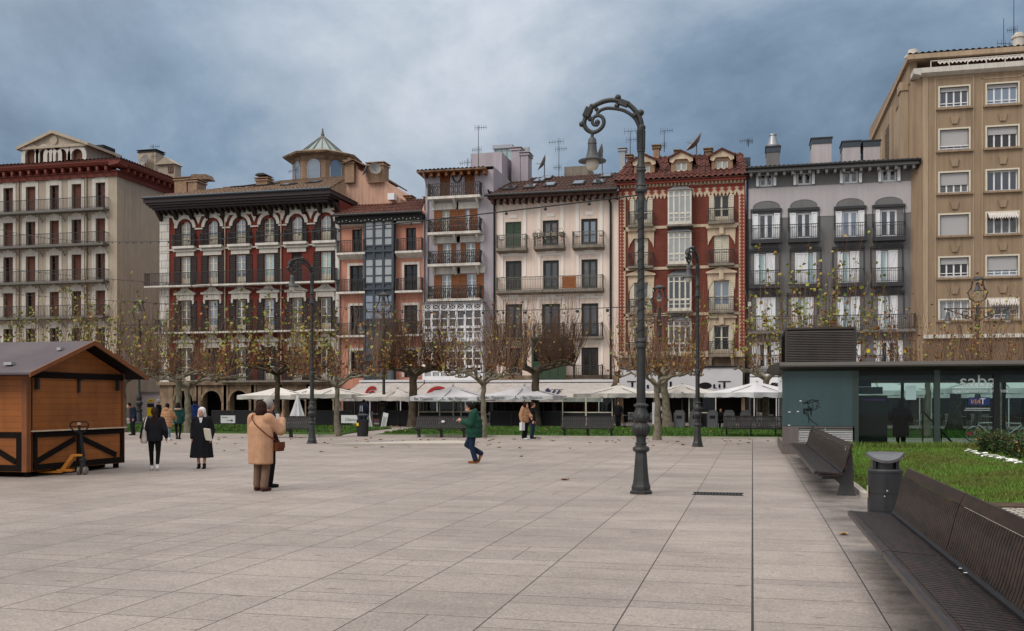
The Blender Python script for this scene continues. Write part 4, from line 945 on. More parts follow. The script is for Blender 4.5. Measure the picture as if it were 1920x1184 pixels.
for xa in (X(1161) + .02, X(1386)):
    n = 46
    for k in range(n):
        z = zb + .5 + (zm2 - zb - .6) * k / n
        m.prism([(xa + .02, z), (xa + .2, z + .15), (xa + .38, z), (xa + .2, z - .15)], f.Y - .09, f.Y - .061)
m.box(xl - .05, xr + .05, f.Y - .35, f.Y - .003, zf1 + .02, ztop + .05); m.box(xl - .1, xr + .1, f.Y - .55, f.Y - .003, ztop + .053, ztop + .2)
m.box(xl - .02, xl + .06, f.Y - .07, f.Y - .003, zb, zf1); m.box(xr - .06, xr + .02, f.Y - .07, f.Y - .003, zb, zf1)
m.build('red_ornament', MT['fredp'], F_)
m = MB()
for xa in (X(1161) + .07, X(1386) - .03): m.box(xa, xa + .42, f.Y - .06, f.Y - .003, zb, zm2)
m.build('corner_strip', MT['fcream'], F_)
for k, o in enumerate(ops):
    balcony(F_, f, (o[0] + o[1]) / 2 - .95, (o[0] + o[1]) / 2 + .95, o[2], .6, 1.0, MT['slab'], MT['iron'], t=.16, style='mid', bw=.024, brk=((o[0] + o[1]) / 2 - .8, (o[0] + o[1]) / 2 + .8) if k in (3, 7) else (), brm=MT['fcream'])
MT['oldwhite'] = M('weathered_white_joinery', S(196, 190, 178, K), .7, .2, var=.14, vs=5, streak=.15)
for (t, b) in ((360, 424), (438, 498), (519, 585), (602, 666)):   # glazed bays
    x0, x1, yb = X(1255), X(1296), f.Y - .72; z1, z0 = Z(t, 1277), Z(b, 1277); zs = z0 + (z1 - z0) * .3
    ga = MB(); n = 4; cs = [x0, x0 + (x1 - x0) * .24, (x0 + x1) / 2, x0 + (x1 - x0) * .76, x1]
    for x in cs: ga.box(x - .06, x + .06, yb, yb + .1, z0, z1)
    for za, zc in ((z1 - .12, z1), (z1 - .48, z1 - .4), (zs, zs + .14), (z0, z0 + .24), (zs - .3, zs - .24)): ga.box(x0, x1, yb + .012, yb + .09, za, zc)
    for x in (x0, x1):
        for yy in (yb + .05, f.Y - .1): ga.box(x - .05, x + .05, yy, yy + .1, z0, z1)
        for za, zc in ((z1 - .12, z1), (zs, zs + .14), (z0, z0 + .24)): ga.box(x - .045, x + .045, yb + .09, f.Y, za, zc)
    ga.box(x0 + .04, x1 - .04, yb + .05, yb + .07, z0 + .1, z0 + (zs - z0) * .45)
    ga = ga.build('glazed_bay', MT['oldwhite'], F_)
    g = MB(); g.box(x0 + .02, x1 - .02, yb + .045, yb + .055, z0 + .1, z1 - .05); g.box(x0 - .01, x0 + .01, yb + .1, f.Y, z0 + .1, z1); g.box(x1 - .01, x1 + .01, yb + .1, f.Y, z0 + .1, z1)
    g.build('pane', MT['pane_c'] if t < 500 else MT['pane'], ga)
    g = MB(); g.box(x0 - .15, x1 + .15, yb - .15, f.Y, z0 - .14, z0 - .003); g.build('floor_slab', MT['slab'], ga)
    g = MB(); xm = (x0 + x1) / 2
    g.add([(x0 - .12, yb - .12, z1 + .003), (x1 + .12, yb - .12, z1 + .003), (x1 + .12, f.Y, z1 + .003), (x0 - .12, f.Y, z1 + .003), (xm - .3, f.Y - .02, z1 + .5), (xm + .3, f.Y - .02, z1 + .5)], [(0, 1, 5, 4), (1, 2, 5), (3, 0, 4), (2, 3, 4, 5)])
    g.build('bay_hood', MT['zinc'], ga)
# roof
zr = Fc(75.3).Z(333, 1277) - .05; h = Fc(81.5)
q = ((xl - .3, f.Y - .7, zr), (xr + .3, f.Y - .7, zr), (h.X(1393), 81.5, h.Z(288, 1393)), (h.X(1180), 81.5, h.Z(297, 1180)))
tileroof(F_, *q, MT['tile_m'], .42, .09, 9)
g2 = Fc(76.9)
for pxc, te, tb in ((1208, 290, 325), (1277.5, 284, 322), (1354, 280, 318)):
    xm = g2.X(pxc); zt_, zb_ = g2.Z(te, pxc), g2.Z(tb, pxc) - .2; w = .78
    dm = MB(); gridwall(dm, xm - w, xm + w, zb_, zt_ - .55, 76.9, [(xm - .42, xm + .42, zb_ + .25, zt_ - .85)], .15); shell(dm, xm - w, xm + w, 76.9, 4, zt_ - .55, zb_)
    dm = dm.build('dormer', MT['orangewood'] if 0 else MT['brick_t'], F_)
    k = MB(); k.prism([(xm - w - .1, zt_ - .8), (xm - w + .15, zt_ - .9), (xm - .45, zt_ - .62), (xm + .45, zt_ - .62), (xm + w - .15, zt_ - .9), (xm + w + .1, zt_ - .8), (xm + w + .1, zt_ - .5), (xm, zt_ - .08), (xm - w - .1, zt_ - .5)], 76.75, 76.897); k.build('gable_board', MT['fcream'], dm)
    k = MB()
    for s in (-1, 1): k.prism([(xm + s * (w + .25), zt_ - .62), (xm + s * (w + .25), zt_ - .48), (xm, zt_ + .06), (xm, zt_ - .08)], 76.6, 81)
    k.build('dormer_roof', MT['tile_m'], dm)
    window(dm, Fc(76.9), xm - .42, xm + .42, zb_ + .25, zt_ - .85, MT['frame_w'], MT['pane_c'], bars=(), ins=.08)
h = Fc(81.0)
for a, b, t, mm in ((1225, 1236, 272, 'brick_t'), (1161, 1172, 277, 'zinc'), (1176, 1184, 290, 'brick_t'), (1266, 1273, 281, 'brick_t'), (1322, 1334, 278, 'brick_t')): chimney(F_, h.X(a), h.X(b), 81, .7, h.Z(320, a), h.Z(t, a), MT[mm], capmat=MT['stone'] if mm == 'brick_t' else MT['zinc'])
dish(F_, h.X(1306), 81, h.Z(272, 1310), .95, R(200), R(40), 1.2)
antenna(F_, h.X(1179), 82, 22, h.Z(239, 1179), ((.97, 1.6, 0), (.6, 1.0, 0))); antenna(F_, h.X(1243.5), 82, 22, h.Z(239, 1243), ((.98, 1.0, 0), (.3, .5, 3.1))); antenna(F_, h.X(1403), 82, 22, h.Z(256, 1403), ((.9, 1.0, 3.0), (.7, .5, 0)))
# ground floor: big white fascia with lettering
m = MB(); gridwall(m, xl, xr, 0, zb - .1, f.Y + .02, [(X(1168), X(1225), 0, 2.1), (X(1232), X(1300), 0, 2.1), (X(1310), X(1390), 0, 2.1)], .5); m.build('ground_floor', MT['stone'], F_)
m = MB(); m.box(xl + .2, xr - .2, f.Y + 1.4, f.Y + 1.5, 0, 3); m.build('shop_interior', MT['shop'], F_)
m = MB(); m.box(X(1163), X(1392.5), f.Y - .5, f.Y - .1, Z(741, 1277), Z(690.5, 1277)); sg = m.build('fascia_board', MT['canvas_g'], F_)
m = MB(); m.box(X(1162), X(1393.5), f.Y - .6, f.Y - .08, Z(690.5, 1277) + .003, Z(687.5, 1277)); m.build('fascia_trim', MT['black'], sg)
yL = f.Y - .506; zl = Z(728.5, 1340)
m = MB(); n = 24; m.prism([(X(1323) + .47 * math.cos(2 * math.pi * k / n) * 1.0, Z(723.5, 1323) + .24 * math.sin(2 * math.pi * k / n)) for k in range(n)], yL - .03, yL)
def stem(a, t, b, w): m.prism([(X(a) - w, Z(b, a)), (X(a) + w, Z(b, a)), (X(a) + w, Z(t, a)), (X(a) - w, Z(t, a))], yL - .03, yL)
def barl(a, b, t, w): m.box(X(a), X(b), yL - .03, yL, Z(t, a) - w, Z(t, a) + w)
stem(1339.5, 721, 728.5, .07); stem(1342, 727.5, 728.6, .1); stem(1349.5, 721, 728, .07); stem(1358.5, 717, 728, .075); barl(1347, 1370.5, 716, .035)
barl(1177, 1194, 716, .035); stem(1187, 717, 726, .075); stem(1206, 716, 730, .09); stem(1258.5, 716, 728, .08); stem(1216, 722, 729, .08)
m.build('lettering', MT['letter'], sg)

# ---- G: two-tone grey house
xl, xr = X(1400.5), X(1715.5)
G_ = thing('grey_house', 'two tone grey rendered house with white shutters, arched top windows and metal chimneys', 'building', (xl, 76, 0), world=True)
ztop = Z(312, 1560)
att = [(1424, 1449, 326, 350), (1494, 1521, 323.5, 347), (1581, 1609, 321, 344), (1653, 1681, 318, 341)]
w1 = [(1422, 1451, 401, 451), (1492.5, 1521, 399, 449), (1578.5, 1609, 396, 447), (1650, 1682, 393, 446)]
w2 = [(1414, 1453, 476, 535), (1490, 1530.5, 474.5, 534), (1570, 1611, 472, 532), (1642, 1683, 470, 531)]
w3 = [(1418, 1454, 558.5, 620), (1484, 1525, 558, 620), (1569, 1612, 557, 620), (1646, 1683, 555, 619)]
w4 = [(1421, 1450, 642, 692), (1490, 1520, 642, 692), (1574, 1602, 641, 692), (1650, 1681, 639, 691)]
ops = [(X(a), X(b), Z(d, (a + b) / 2), Z(c, (a + b) / 2)) for w in (att, w1, w2, w3, w4) for a, b, c, d in w]
m = MB(); gridwall(m, xl, xr, 0, ztop + .3, f.Y, ops, .22); shell(m, xl, xr, f.Y, 14, ztop + .3); m.build('wall', MT['gdk'], G_)
zl0, zl1 = Z(405, 1560), Z(348.5, 1560)
ar = [(X(a), X(b), zl0 - .1, Z(c, (a + b) / 2)) for a, b, c in ((1411.5, 1463, 377), (1481, 1533, 374.5), (1567.5, 1621, 372), (1640, 1694, 369.5))]
m = MB(); gridwall(m, xl + .02, xr - .08, zl0, zl1, f.Y - .03, ar, .027)
for a, b, c, d in ar: spandrel(m, a, b, d - .5, d, f.Y - .03)
m.box(xl + .02, xr - .08, f.Y - .035, f.Y - .002, zl1 + .003, zl1 + .06); m.build('render_band', MT['glt'], G_)
for k, o in enumerate(ops):
    r_, c = divmod(k, 4)
    if r_ == 0:
        wd = window(G_, f, *o, MT['white'], MT['pane'], bars=(), ins=.1, fw=.12, mull=.2)
        m = MB()
        for x in (o[0] - .14, o[1] + .14): m.box(x - .1, x + .1, f.Y - .2, f.Y - .003, o[2], o[3] + .12)
        m.build('shutter', MT['white'], wd); continue
    if r_ == 1: window(G_, f, *o, MT['white'], MT['pane'], bars=(), panel=.1, ins=.12, fw=.13, mull=.2, open_sh=(MT['white'], .42) if c < 3 else (MT['white'], .3), nside=(1, 1) if c < 3 else (1, 0))
    elif r_ == 2:
        wd = window(G_, f, *o, MT['white'], MT['pane_t'], bars=(), ins=.12, fw=.1)
        a = .5 if c % 2 else .52; wth = o[1] - o[0]
        if c == 1: shutter(wd, o[0] + .02, o[0] + wth * .62, o[2], o[3], f.Y + .02, MT['white']); shutter(wd, o[1] - wth * .14, o[1], o[2], o[3], f.Y + .02, MT['white'])
        else: shutter(wd, o[0] + .02, o[0] + wth * .24, o[2], o[3], f.Y + .02, MT['white']); shutter(wd, o[1] - wth * .42, o[1], o[2], o[3], f.Y + .02, MT['white'])
    elif r_ == 3:
        wd = window(G_, f, *o, MT['white'], MT['pane_t'], bars=(), ins=.12, fw=.1)
        wth = o[1] - o[0]
        if c == 0: shutter(wd, o[0] + .01, (o[0] + o[1]) / 2, o[2], o[3], f.Y + .02, MT['white']); shutter(wd, (o[0] + o[1]) / 2 + .01, o[1], o[2], o[3], f.Y + .02, MT['white'])
        else: shutter(wd, o[0] + .01, o[0] + wth * .3, o[2], o[3], f.Y + .02, MT['white']); shutter(wd, o[1] - wth * .38, o[1], o[2], o[3], f.Y + .02, MT['white'])
    else: window(G_, f, *o, MT['white'], MT['pane_d'], bars=(), ins=.1, fw=.16, mull=.22, open_sh=(MT['white'], .42))
m = MB()
for w, dy in ((w1, 5), (w2, 5.5), (w3, 5)):
    for (a, b, c, d) in w:
        xm = (X(a) + X(b)) / 2; z = Z(c - dy, (a + b) / 2); m.box(xm - 1.12, xm + 1.12, f.Y - .2, f.Y - .036, z - .05, z + .14)
        for x in (xm - 1.08, xm + 1.08): m.box(x - .03, x + .03, f.Y - .1, f.Y - .04, z - 1.5, z - .053)
m.build('awning_case', MT['gbar'], G_)
for (a, b, c, d) in w1 + w2:
    xm = (a + b) / 2; xm = {1452: 1454}.get(xm, xm); balcony(G_, f, X(xm) - 1.1, X(xm) + 1.1, Z(d, xm), .7, 1.0, MT['gbar'], MT['gbar'], t=.3, style='mid', bw=.026)
balcony(G_, f, xl + .05, xr - .05, Z(620.5, 1560), .8, 1.05, MT['gdk'], MT['gbar'], t=.18, style='mid', bw=.026)
strut(G_, f, [xl + .3, X(1492), X(1561), X(1640), xr - .3], Z(625, 1560), MT['gbar'], .6, .6)
balcony(G_, f, xl + .05, X(1462), Z(693, 1435), .6, 1.0, MT['gdk'], MT['gbar'], t=.25, style='mid'); balcony(G_, f, X(1570), xr - .05, Z(693, 1640), .6, 1.0, MT['gdk'], MT['gbar'], t=.2, style='mid')
for a in (1624, 1694): bx(G_, 'house_number_plate', MT['yellow'], X(a), X(a + 7), f.Y - .05, f.Y - .003, Z(662, a), Z(655, a))
o = bx(G_, 'alarm_box', MT['paper'], X(1401.5), X(1408), f.Y - .15, f.Y - .003, Z(575, 1404), Z(567, 1404))
m = MB(); ze_ = Fc(74.9).Z(309, 1560); m.box(xl - .1, xr + .15, f.Y - 1.0, f.Y + .4, ze_ - .22, ze_)
for k in range(20): x = xl + .3 + (xr - xl - .5) * k / 19; m.box(x - .09, x + .09, f.Y - .9, f.Y, ze_ - .5, ze_ - .223)
m.build('eave', MT['gdk'], G_)
m = MB(); m.tube([(xl - .1, f.Y - 1.1, ze_ + .05), (xr + .25, f.Y - 1.1, ze_ + .05)], .1, 8); m.build('gutter', MT['black'], G_)
for x, p in ((xr + .02, xr + .2), (xl + .02, xl + .02)): pipe(G_, [(p, f.Y - 1.1, ze_), (x, f.Y - .12, ze_ - .8), (x, f.Y - .12, 0)], MT['black'], .07)
h = Fc(82.0); q = ((xl - .1, f.Y - 1.05, ze_ + .1), (xr + .2, f.Y - 1.05, ze_ + .1), (h.X(1716), 82, ze_ + 1.15), (h.X(1400), 82, ze_ + 1.15))
tileroof(G_, *q, MT['tile_m'], .34, .06, 12)
for u in (.08, .34, .64, .8): skylight(G_, *q, u - .05, u + .05, .3, .6)
h = Fc(80.0)
for a, b, t, tl in ((1517, 1559, 259, 1), (1575, 1613, 265, 1), (1614, 1650, 264, 1), (1432, 1462, 275, 0)):
    zt_ = h.Z(t, (a + b) / 2); x0_, x1_ = h.X(a + 5), h.X(b); o = MB(); o.box(x0_, x1_, 80, 82, ze_, zt_ - .45); o = o.build('chimney', MT['glt'] if a != 1432 else MT['gdk'], G_)
    k = MB(); k.box(x0_ - .04, x1_ + .04, 79.95, 82.05, zt_ - .447 - (.0), zt_ - .06); k.build('louvre', MT['bluegrey'], o)
    k = MB(); k.box(x0_ - .1, x1_ + .1, 79.9, 82.1, zt_ - .057, zt_ + .04); k.build('chimney_cap', MT['iron'], o)
    if a == 1432:
        k = MB(); k.lathe([(0, .55), (.25, .56), (.3, .42), (1.0, .25), (1.05, .3), (1.15, .28)], 16, ((x0_ + x1_) / 2, 81, zt_ + .045)); k.build('vent_cowl', MT['zinc'], o, smooth=True)
bx(G_, 'lift_head', MT['bluegrey'], h.X(1391), h.X(1407), 82, 84, 20, h.Z(284, 1399))

# ---- H: tall tan apartment block
f = Fc(75.0); X = f.X; Z = f.Z; xl, xr = X(1731), X(2080)
H_ = thing('tan_apartment_block', 'tall tan apartment block with roller blind windows and panelled side wall', 'building', (xl, 75, 0), world=True)
zc = Z(140, 1800); zled = Z(632, 1800)
cH = [(1762, 1817, 1849, 1909)]
rowsH = [(163.5, 202), (243, 282), (324, 362), (403, 442), (483.5, 521), (563.5, 600)]
ops = []
for j, (t, b) in enumerate(rowsH):
    z0, z1 = Z(b, 1789), Z(t, 1789)
    for a, c in ((1762, 1816.5), (1850.5, 1908.5), (1943, 2003)): ops.append((X(a), X(c), z0, z1))
m = MB(); gridwall(m, xl, xr, 0, zc, f.Y, ops, .25)
m.quad((xl - .75, f.Y + 1.1, 0), (xl, f.Y, 0), (xl, f.Y, zc), (xl - .75, f.Y + 1.1, zc))
m.quad((xl - .75, f.Y + 26, 0), (xl - .75, f.Y + 1.1, 0), (xl - .75, f.Y + 1.1, zc), (xl - .75, f.Y + 26, zc + 1.5))
m.quad((xr, f.Y, 0), (xr, f.Y + 26, 0), (xr, f.Y + 26, zc), (xr, f.Y, zc)); m.build('wall', MT['brown'], H_)
sill = MB(); sur = MB()
for k, o in enumerate(ops):
    s = .11
    sur.box(o[0] - s, o[0] - .003, f.Y - .06, f.Y - .003, o[2], o[3] + s); sur.box(o[1] + .003, o[1] + s, f.Y - .06, f.Y - .003, o[2], o[3] + s); sur.box(o[0] - .003, o[1] + .003, f.Y - .06, f.Y - .003, o[3] + .003, o[3] + s)
    sill.box(o[0] - .25, o[1] + .25, f.Y - .2, f.Y - .003, o[2] - .14, o[2] - .003)
    sill.prism([((o[0] + o[1]) / 2 - .26, o[2] - .65), ((o[0] + o[1]) / 2 + .3, o[2] - .65), ((o[0] + o[1]) / 2 + .2, o[2] - 1.15), ((o[0] + o[1]) / 2 - .16, o[2] - 1.15)], f.Y - .12, f.Y - .003) if k // 3 < 5 else None
sur.build('window_surround', MT['frame_w'], H_); sill.build('sill', MT['brown'], H_)
blind = {0: .2, 1: .18, 3: .82, 4: .36, 6: .6, 7: .0, 9: 1, 10: .2, 12: .32, 13: .68, 15: .0, 16: .55}
for k, o in enumerate(ops):
    wd = window(H_, f, *o, MT['white'], MT['pane'] if k not in (15,) else MT['pane_c'], leafs=4, bars=(), ins=.2, fw=.08, mull=.1)
    b = blind.get(k, .3)
    if b: bx(wd, 'roller_blind', MT['blind'], o[0] + .06, o[1] - .06, f.Y + .12, f.Y + .16, o[3] - (o[3] - o[2]) * b, o[3] - .02)
    if k in (0, 1, 3, 13, 16, 12):
        m = MB(); m.box(o[0] + .02, o[1] - .02, f.Y + .02, f.Y + .05, o[2] + .28, o[2] + .33); m.box(o[0] + .02, o[1] - .02, f.Y + .02, f.Y + .05, o[2] + .1, o[2] + .14); m.build('window_rail', MT['white'], wd)
    if k in (10, 16):
        m = MB()
        for j in range(12): x = o[0] + .05 + (o[1] - o[0] - .1) * j / 12; w = (o[1] - o[0] - .1) / 12; m.add([(x, f.Y - .1, o[3]), (x + w, f.Y - .1, o[3]), (x + w, f.Y - .5, o[3] - .35), (x + w / 2, f.Y - .52, o[3] - .5), (x, f.Y - .5, o[3] - .35)], [(0, 1, 2, 3, 4)])
        m.build('window_awning', MT['canvas'], wd)
m = MB()   # shallow framing strips round each bay
for a, b in ((1753.5, 1825), (1841.5, 1918)):
    for x in (X(a), X(b)): m.box(x - .04, x + .04, f.Y - .035, f.Y - .003, zled, Z(149 if a < 1800 else 143, a))
    m.box(X(a) - .04, X(b) + .04, f.Y - .035, f.Y - .003, Z(149, a), Z(149, a) + .08)
m.box(xl - .02, X(1740), f.Y - .05, f.Y - .003, 0, zc); m.build('framing_strip', MT['brown_l'], H_)
m = MB(); m.prismx([(f.Y, zc), (f.Y - .5, zc + .15), (f.Y - .5, zc + .5), (f.Y, zc + .5)], xl - .2, xr); m.prism([(xl - .2, zc), (xl - .2, zc + .5), (xl - .7, zc + .5), (xl - .7, zc + .15)], f.Y - .49, f.Y + 2.6)
m.box(xl, xr, f.Y - .35, f.Y - .003, zled - .1, zled + .16); m.build('cornice', MT['stone_w'], H_)
bx(H_, 'base_band', MT['brown_d'], xl, xr, f.Y - .12, f.Y - .004, Z(690, 1800), zled - .103)
za0, za1 = zc + .5, Z(112, 1800) + .25; m = MB(); m.box(xl - .4, xr, f.Y + 2.2, f.Y + 25, zc - .3, za1 + .1); m.build('attic_storey', MT['brown'], H_)
m = MB(); m.box(xl - 1.0, xr, f.Y + .2, f.Y + 25.5, za1 + .103, za1 + .42); m.build('roof_slab', MT['brown_l'], H_)
tileroof(H_, (xl - 1.0, f.Y + .2, za1 + .45), (xr, f.Y + .2, za1 + .45), (xr, f.Y + 8, za1 + 1.2), (xl + 2, f.Y + 8, za1 + 1.2), MT['tile_t'], .4, .07, 8)
m = MB(); n = 40
for k in range(n):
    x = xl + 1 + (xr - xl - 1) * k / n; w = (xr - xl - 1) / n; m.add([(x, f.Y + .6, za1), (x + w, f.Y + .6, za1), (x + w, f.Y + .15, za1 - .3), (x + w / 2, f.Y + .13, za1 - .45), (x, f.Y + .15, za1 - .3)], [(0, 1, 2, 3, 4)])
m.build('terrace_awning', MT['canvas'], H_)
m = MB(); m.box(xl + .5, xr, f.Y - .05, f.Y - .01, za0 + .55, za0 + .6)
for k in range(int((xr - xl - .6) / 1.2)): x = xl + .5 + k * 1.2; m.box(x - .03, x + .03, f.Y - .05, f.Y - .012, za0, za0 + .55)
m.build('terrace_rail', MT['stone_w'], H_)
m = MB(); xw = xl - .75   # side wall panels, brick screen strip, stair stack
for ya, yb_ in ((79, 82.2), (90.5, 94.5), (96, 99.5)):
    for za_, zb_ in ((zc - 5.0, zc - .8), (zc - 11, zc - 6), (zc - 17, zc - 12), (zc - 23, zc - 18)): m.box(xw - .25, xw - .003, ya, yb_, za_, zb_)
m.build('side_panel', MT['brown_l'], H_)
MT['lattice'] = patterned('lattice_brick', S(128, 102, 78, K), S(92, 74, 58, K), S(70, 56, 46, K), .5, .28, .08, plane='xz', bump=.6)
bx(H_, 'brick_screen', MT['lattice'], xw - .14, xw - .003, 85, 88.5, 2, zc - .5)
m = MB(); m.box(xw - .5, xw - .003, 76.6, 77.8, 0, zc - .4); m.box(xw - .6, xw + .5, 76.5, 77.9, zc - .397, zc + .2); m.box(xw - .35, xw - .003, 82.8, 84.2, 0, zc + .3); m.box(xw - .3, xw - .004, 89, 90, 0, zc); m.build('side_pier', MT['brown_l'], H_)
m = MB(); m.prismx([(76, zc - .1), (76, zc + 2.0), (101, zc + 3.2), (101, zc - .1)], xw - .05, xw + .5); m.build('parapet', MT['brown'], H_)
m = MB(); m.lathe([(0, .5), (.5, .5), (.52, .6), (.7, .6), (.72, .4), (1.1, .36)], 12, (xw + .6, 78.5, zc + 2.0)); m.build('chimney', MT['stone_w'], H_)
h = Fc(80.0); m = MB(); m.lathe([(-1.2, .42), (.95, .42), (.96, .5), (1.15, .5), (1.16, .34), (1.35, .3)], 14, (h.X(1910), 80, h.Z(97, 1910))); m.build('chimney', MT['stone_w'], H_)
antenna(H_, h.X(1882), 80, za1, h.Z(35, 1882), ((.55, 1.6, .3), (.45, 1.2, 2.6), (.35, .8, 0))); antenna(H_, h.X(1901), 80, za1, h.Z(-10, 1901), ((.3, .6, .2),)); antenna(H_, h.X(1908), 81, za1, h.Z(42, 1908), ((.95, .7, 3.0), (.6, .9, 0)))

f = Fc(75.0); m = MB(); m.box(f.X(1735), f.X(2050), f.Y - .2, f.Y - .13, .2, 3.1); o = m.build('shop_front', MT['shop'], H_); m = MB()
for k in range(9): x = f.X(1735) + k * 2.6; m.box(x - .06, x + .06, f.Y - .3, f.Y - .203, .1, 3.1)
m.box(f.X(1735), f.X(2050), f.Y - .3, f.Y - .203, 3.103, 3.3); m.build('shop_frame', MT['iron'], o)
# ---- ground floors under the awnings of D, P, E, G
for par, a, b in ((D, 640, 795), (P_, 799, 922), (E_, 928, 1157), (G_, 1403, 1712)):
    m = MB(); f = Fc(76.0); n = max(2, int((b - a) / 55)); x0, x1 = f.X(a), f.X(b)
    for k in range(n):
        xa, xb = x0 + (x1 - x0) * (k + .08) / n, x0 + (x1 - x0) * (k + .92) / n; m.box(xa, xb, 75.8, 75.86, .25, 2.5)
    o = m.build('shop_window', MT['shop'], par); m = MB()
    for k in range(n):
        for t in (.08, .36, .64, .92): x = x0 + (x1 - x0) * (k + t) / n; m.box(x - .04, x + .04, 75.72, 75.8, .25, 2.5)
    m.box(x0, x1, 75.7, 75.8, 2.5, 2.62); m.build('shop_frame', MT['iron'], o)
# ---- big pull-out awnings
def awning(name, label, a, b, pt, pb, Yw, Yf, mat, drop=.3, par=None):
    x0, x1 = XA(a, Yw), XA(b, Yw); z1, z0 = ZA(pt, (a + b) / 2, Yw), ZA(pb, (a + b) / 2, Yf)
    t = thing(name, label, 'awning', ((x0 + x1) / 2, Yw, 0), world=True); m = MB(); n = 16; k_ = 24
    pt_ = lambda s, u: (x0 + (x1 - x0) * s, Yw + (Yf - Yw) * u, z1 + (z0 - z1) * u - .10 * math.sin(math.pi * u) * (1 + .4 * math.sin(s * 19)))
    for i in range(k_):
        for j in range(8):
            a_, b_, c_, d_ = (pt_(i / k_, j / 8), pt_((i + 1) / k_, j / 8), pt_((i + 1) / k_, (j + 1) / 8), pt_(i / k_, (j + 1) / 8)); m.quad(a_, d_, c_, b_)
    m.build('canopy', mat, t, smooth=True)
    m = MB()
    for i in range(k_ * 2):
        s0, s1 = i / k_ / 2, (i + 1) / k_ / 2; w = lambda s: .03 * math.sin(s * 60)
        m.quad((x0 + (x1 - x0) * s0, Yf + w(s0), z0 - drop), (x0 + (x1 - x0) * s1, Yf + w(s1), z0 - drop), (x0 + (x1 - x0) * s1, Yf - .02, z0), (x0 + (x1 - x0) * s0, Yf - .02, z0))
    m.build('valance', mat, t)
    m = MB(); m.box(x0, x1, Yf, Yf + .08, z0 - .06, z0 + .02); m.box(x0, x1, Yw - .3, Yw, z1, z1 + .18)
    for x in (x0 + .3, (x0 + x1) / 2, x1 - .3): m.bar((x, Yw - .05, z1 - .5), (x, Yf + .05, z0 - .03), .05); m.box(x - .03, x + .03, Yf + .02, Yf + .08, 0, z0)
    m.build('awning_frame', MT['canvas_g'], t)
    return t, x0, x1, z0, z1
aw1 = awning('awning', 'off white awning with red curved logos, under the salmon house', 676, 797, 717, 745, 75.4, 70.5, MT['awning'])
aw2 = awning('awning', 'off white awning with a red arc, under the lavender house', 799, 912, 717, 746, 75.4, 70.5, MT['awning'])
aw3 = awning('awning', 'long off white awning with blue slanted lettering, under the rose house', 914, 1150, 717, 746, 75.4, 70.0, MT['awning'])
aw4 = awning('awning', 'white awning with dark stripes, under the grey house beside the glass kiosk', 1406, 1500, 706, 738, 75.4, 70.5, MT['canvas_g'])
aw5 = awning('awning', 'long white awning before the tan block, seen through the kiosk glass', 1716, 2010, 697, 738, 74.6, 70.0, MT['canvas_g'])
aw6 = awning('awning', 'white awning between the kiosk louvre box and the tan block', 1530, 1712, 700, 738, 75.4, 70.5, MT['canvas_g'])
def onslope(aw, Yw, Yf, px, u):
    t, x0, x1, z0, z1 = aw; Y = Yw + (Yf - Yw) * u; return Vector((XA(px, Y), Y - .05, z1 + (z0 - z1) * u - .04))
for aw, pa, pb in ((aw1, 685, 708), (aw2, 800, 838)):
    m = MB()
    for r_, w in ((1.0, .16), (.62, .08)):
        for k in range(12):
            q = []
            for tt, rr_ in ((k, r_ - w), (k + 1, r_ - w), (k + 1, r_ + w), (k, r_ + w)):
                an = math.pi * (.95 - .62 * tt / 12); px = pa + (pb - pa) * (.6 + .55 * rr_ * math.cos(an)); u = .95 - .62 * rr_ * math.sin(an); q.append(onslope(aw, 75.4, 70.5, px, u))
            m.poly(q)
    m.build('logo', MT['red'], aw[0])
m = MB()
for pts in (((1021, .75), (1027, .4)), ((1027, .42), (1029, .6)), ((1027, .72), (1031, .5)), ((1031, .5), (1049, .48)), ((1036, .7), (1041, .5)), ((1042, .85), (1050, .5)), ((1049, .5), (1056, .5))):
    (a, ua), (b, ub) = pts; p, q = onslope(aw3, 75.4, 70.0, a, ua), onslope(aw3, 75.4, 70.0, b, ub); d = Vector((.1, 0, .0)); e = Vector((0, -.02, .05))
    m.poly([p - d, p + d + e, q + d + e, q - d])
m.build('lettering', MT['letter_b'], aw3[0])
m = MB()
for k, px in enumerate((1436, 1446, 1456, 1466)):
    p, q = onslope(aw4, 75.4, 70.5, px, .85), onslope(aw4, 75.4, 70.5, px + 16, .35); d = Vector((.16, 0, 0)); m.poly([p - d, p + d, q + d, q - d])
m.build('lettering', MT['letter'], aw4[0])
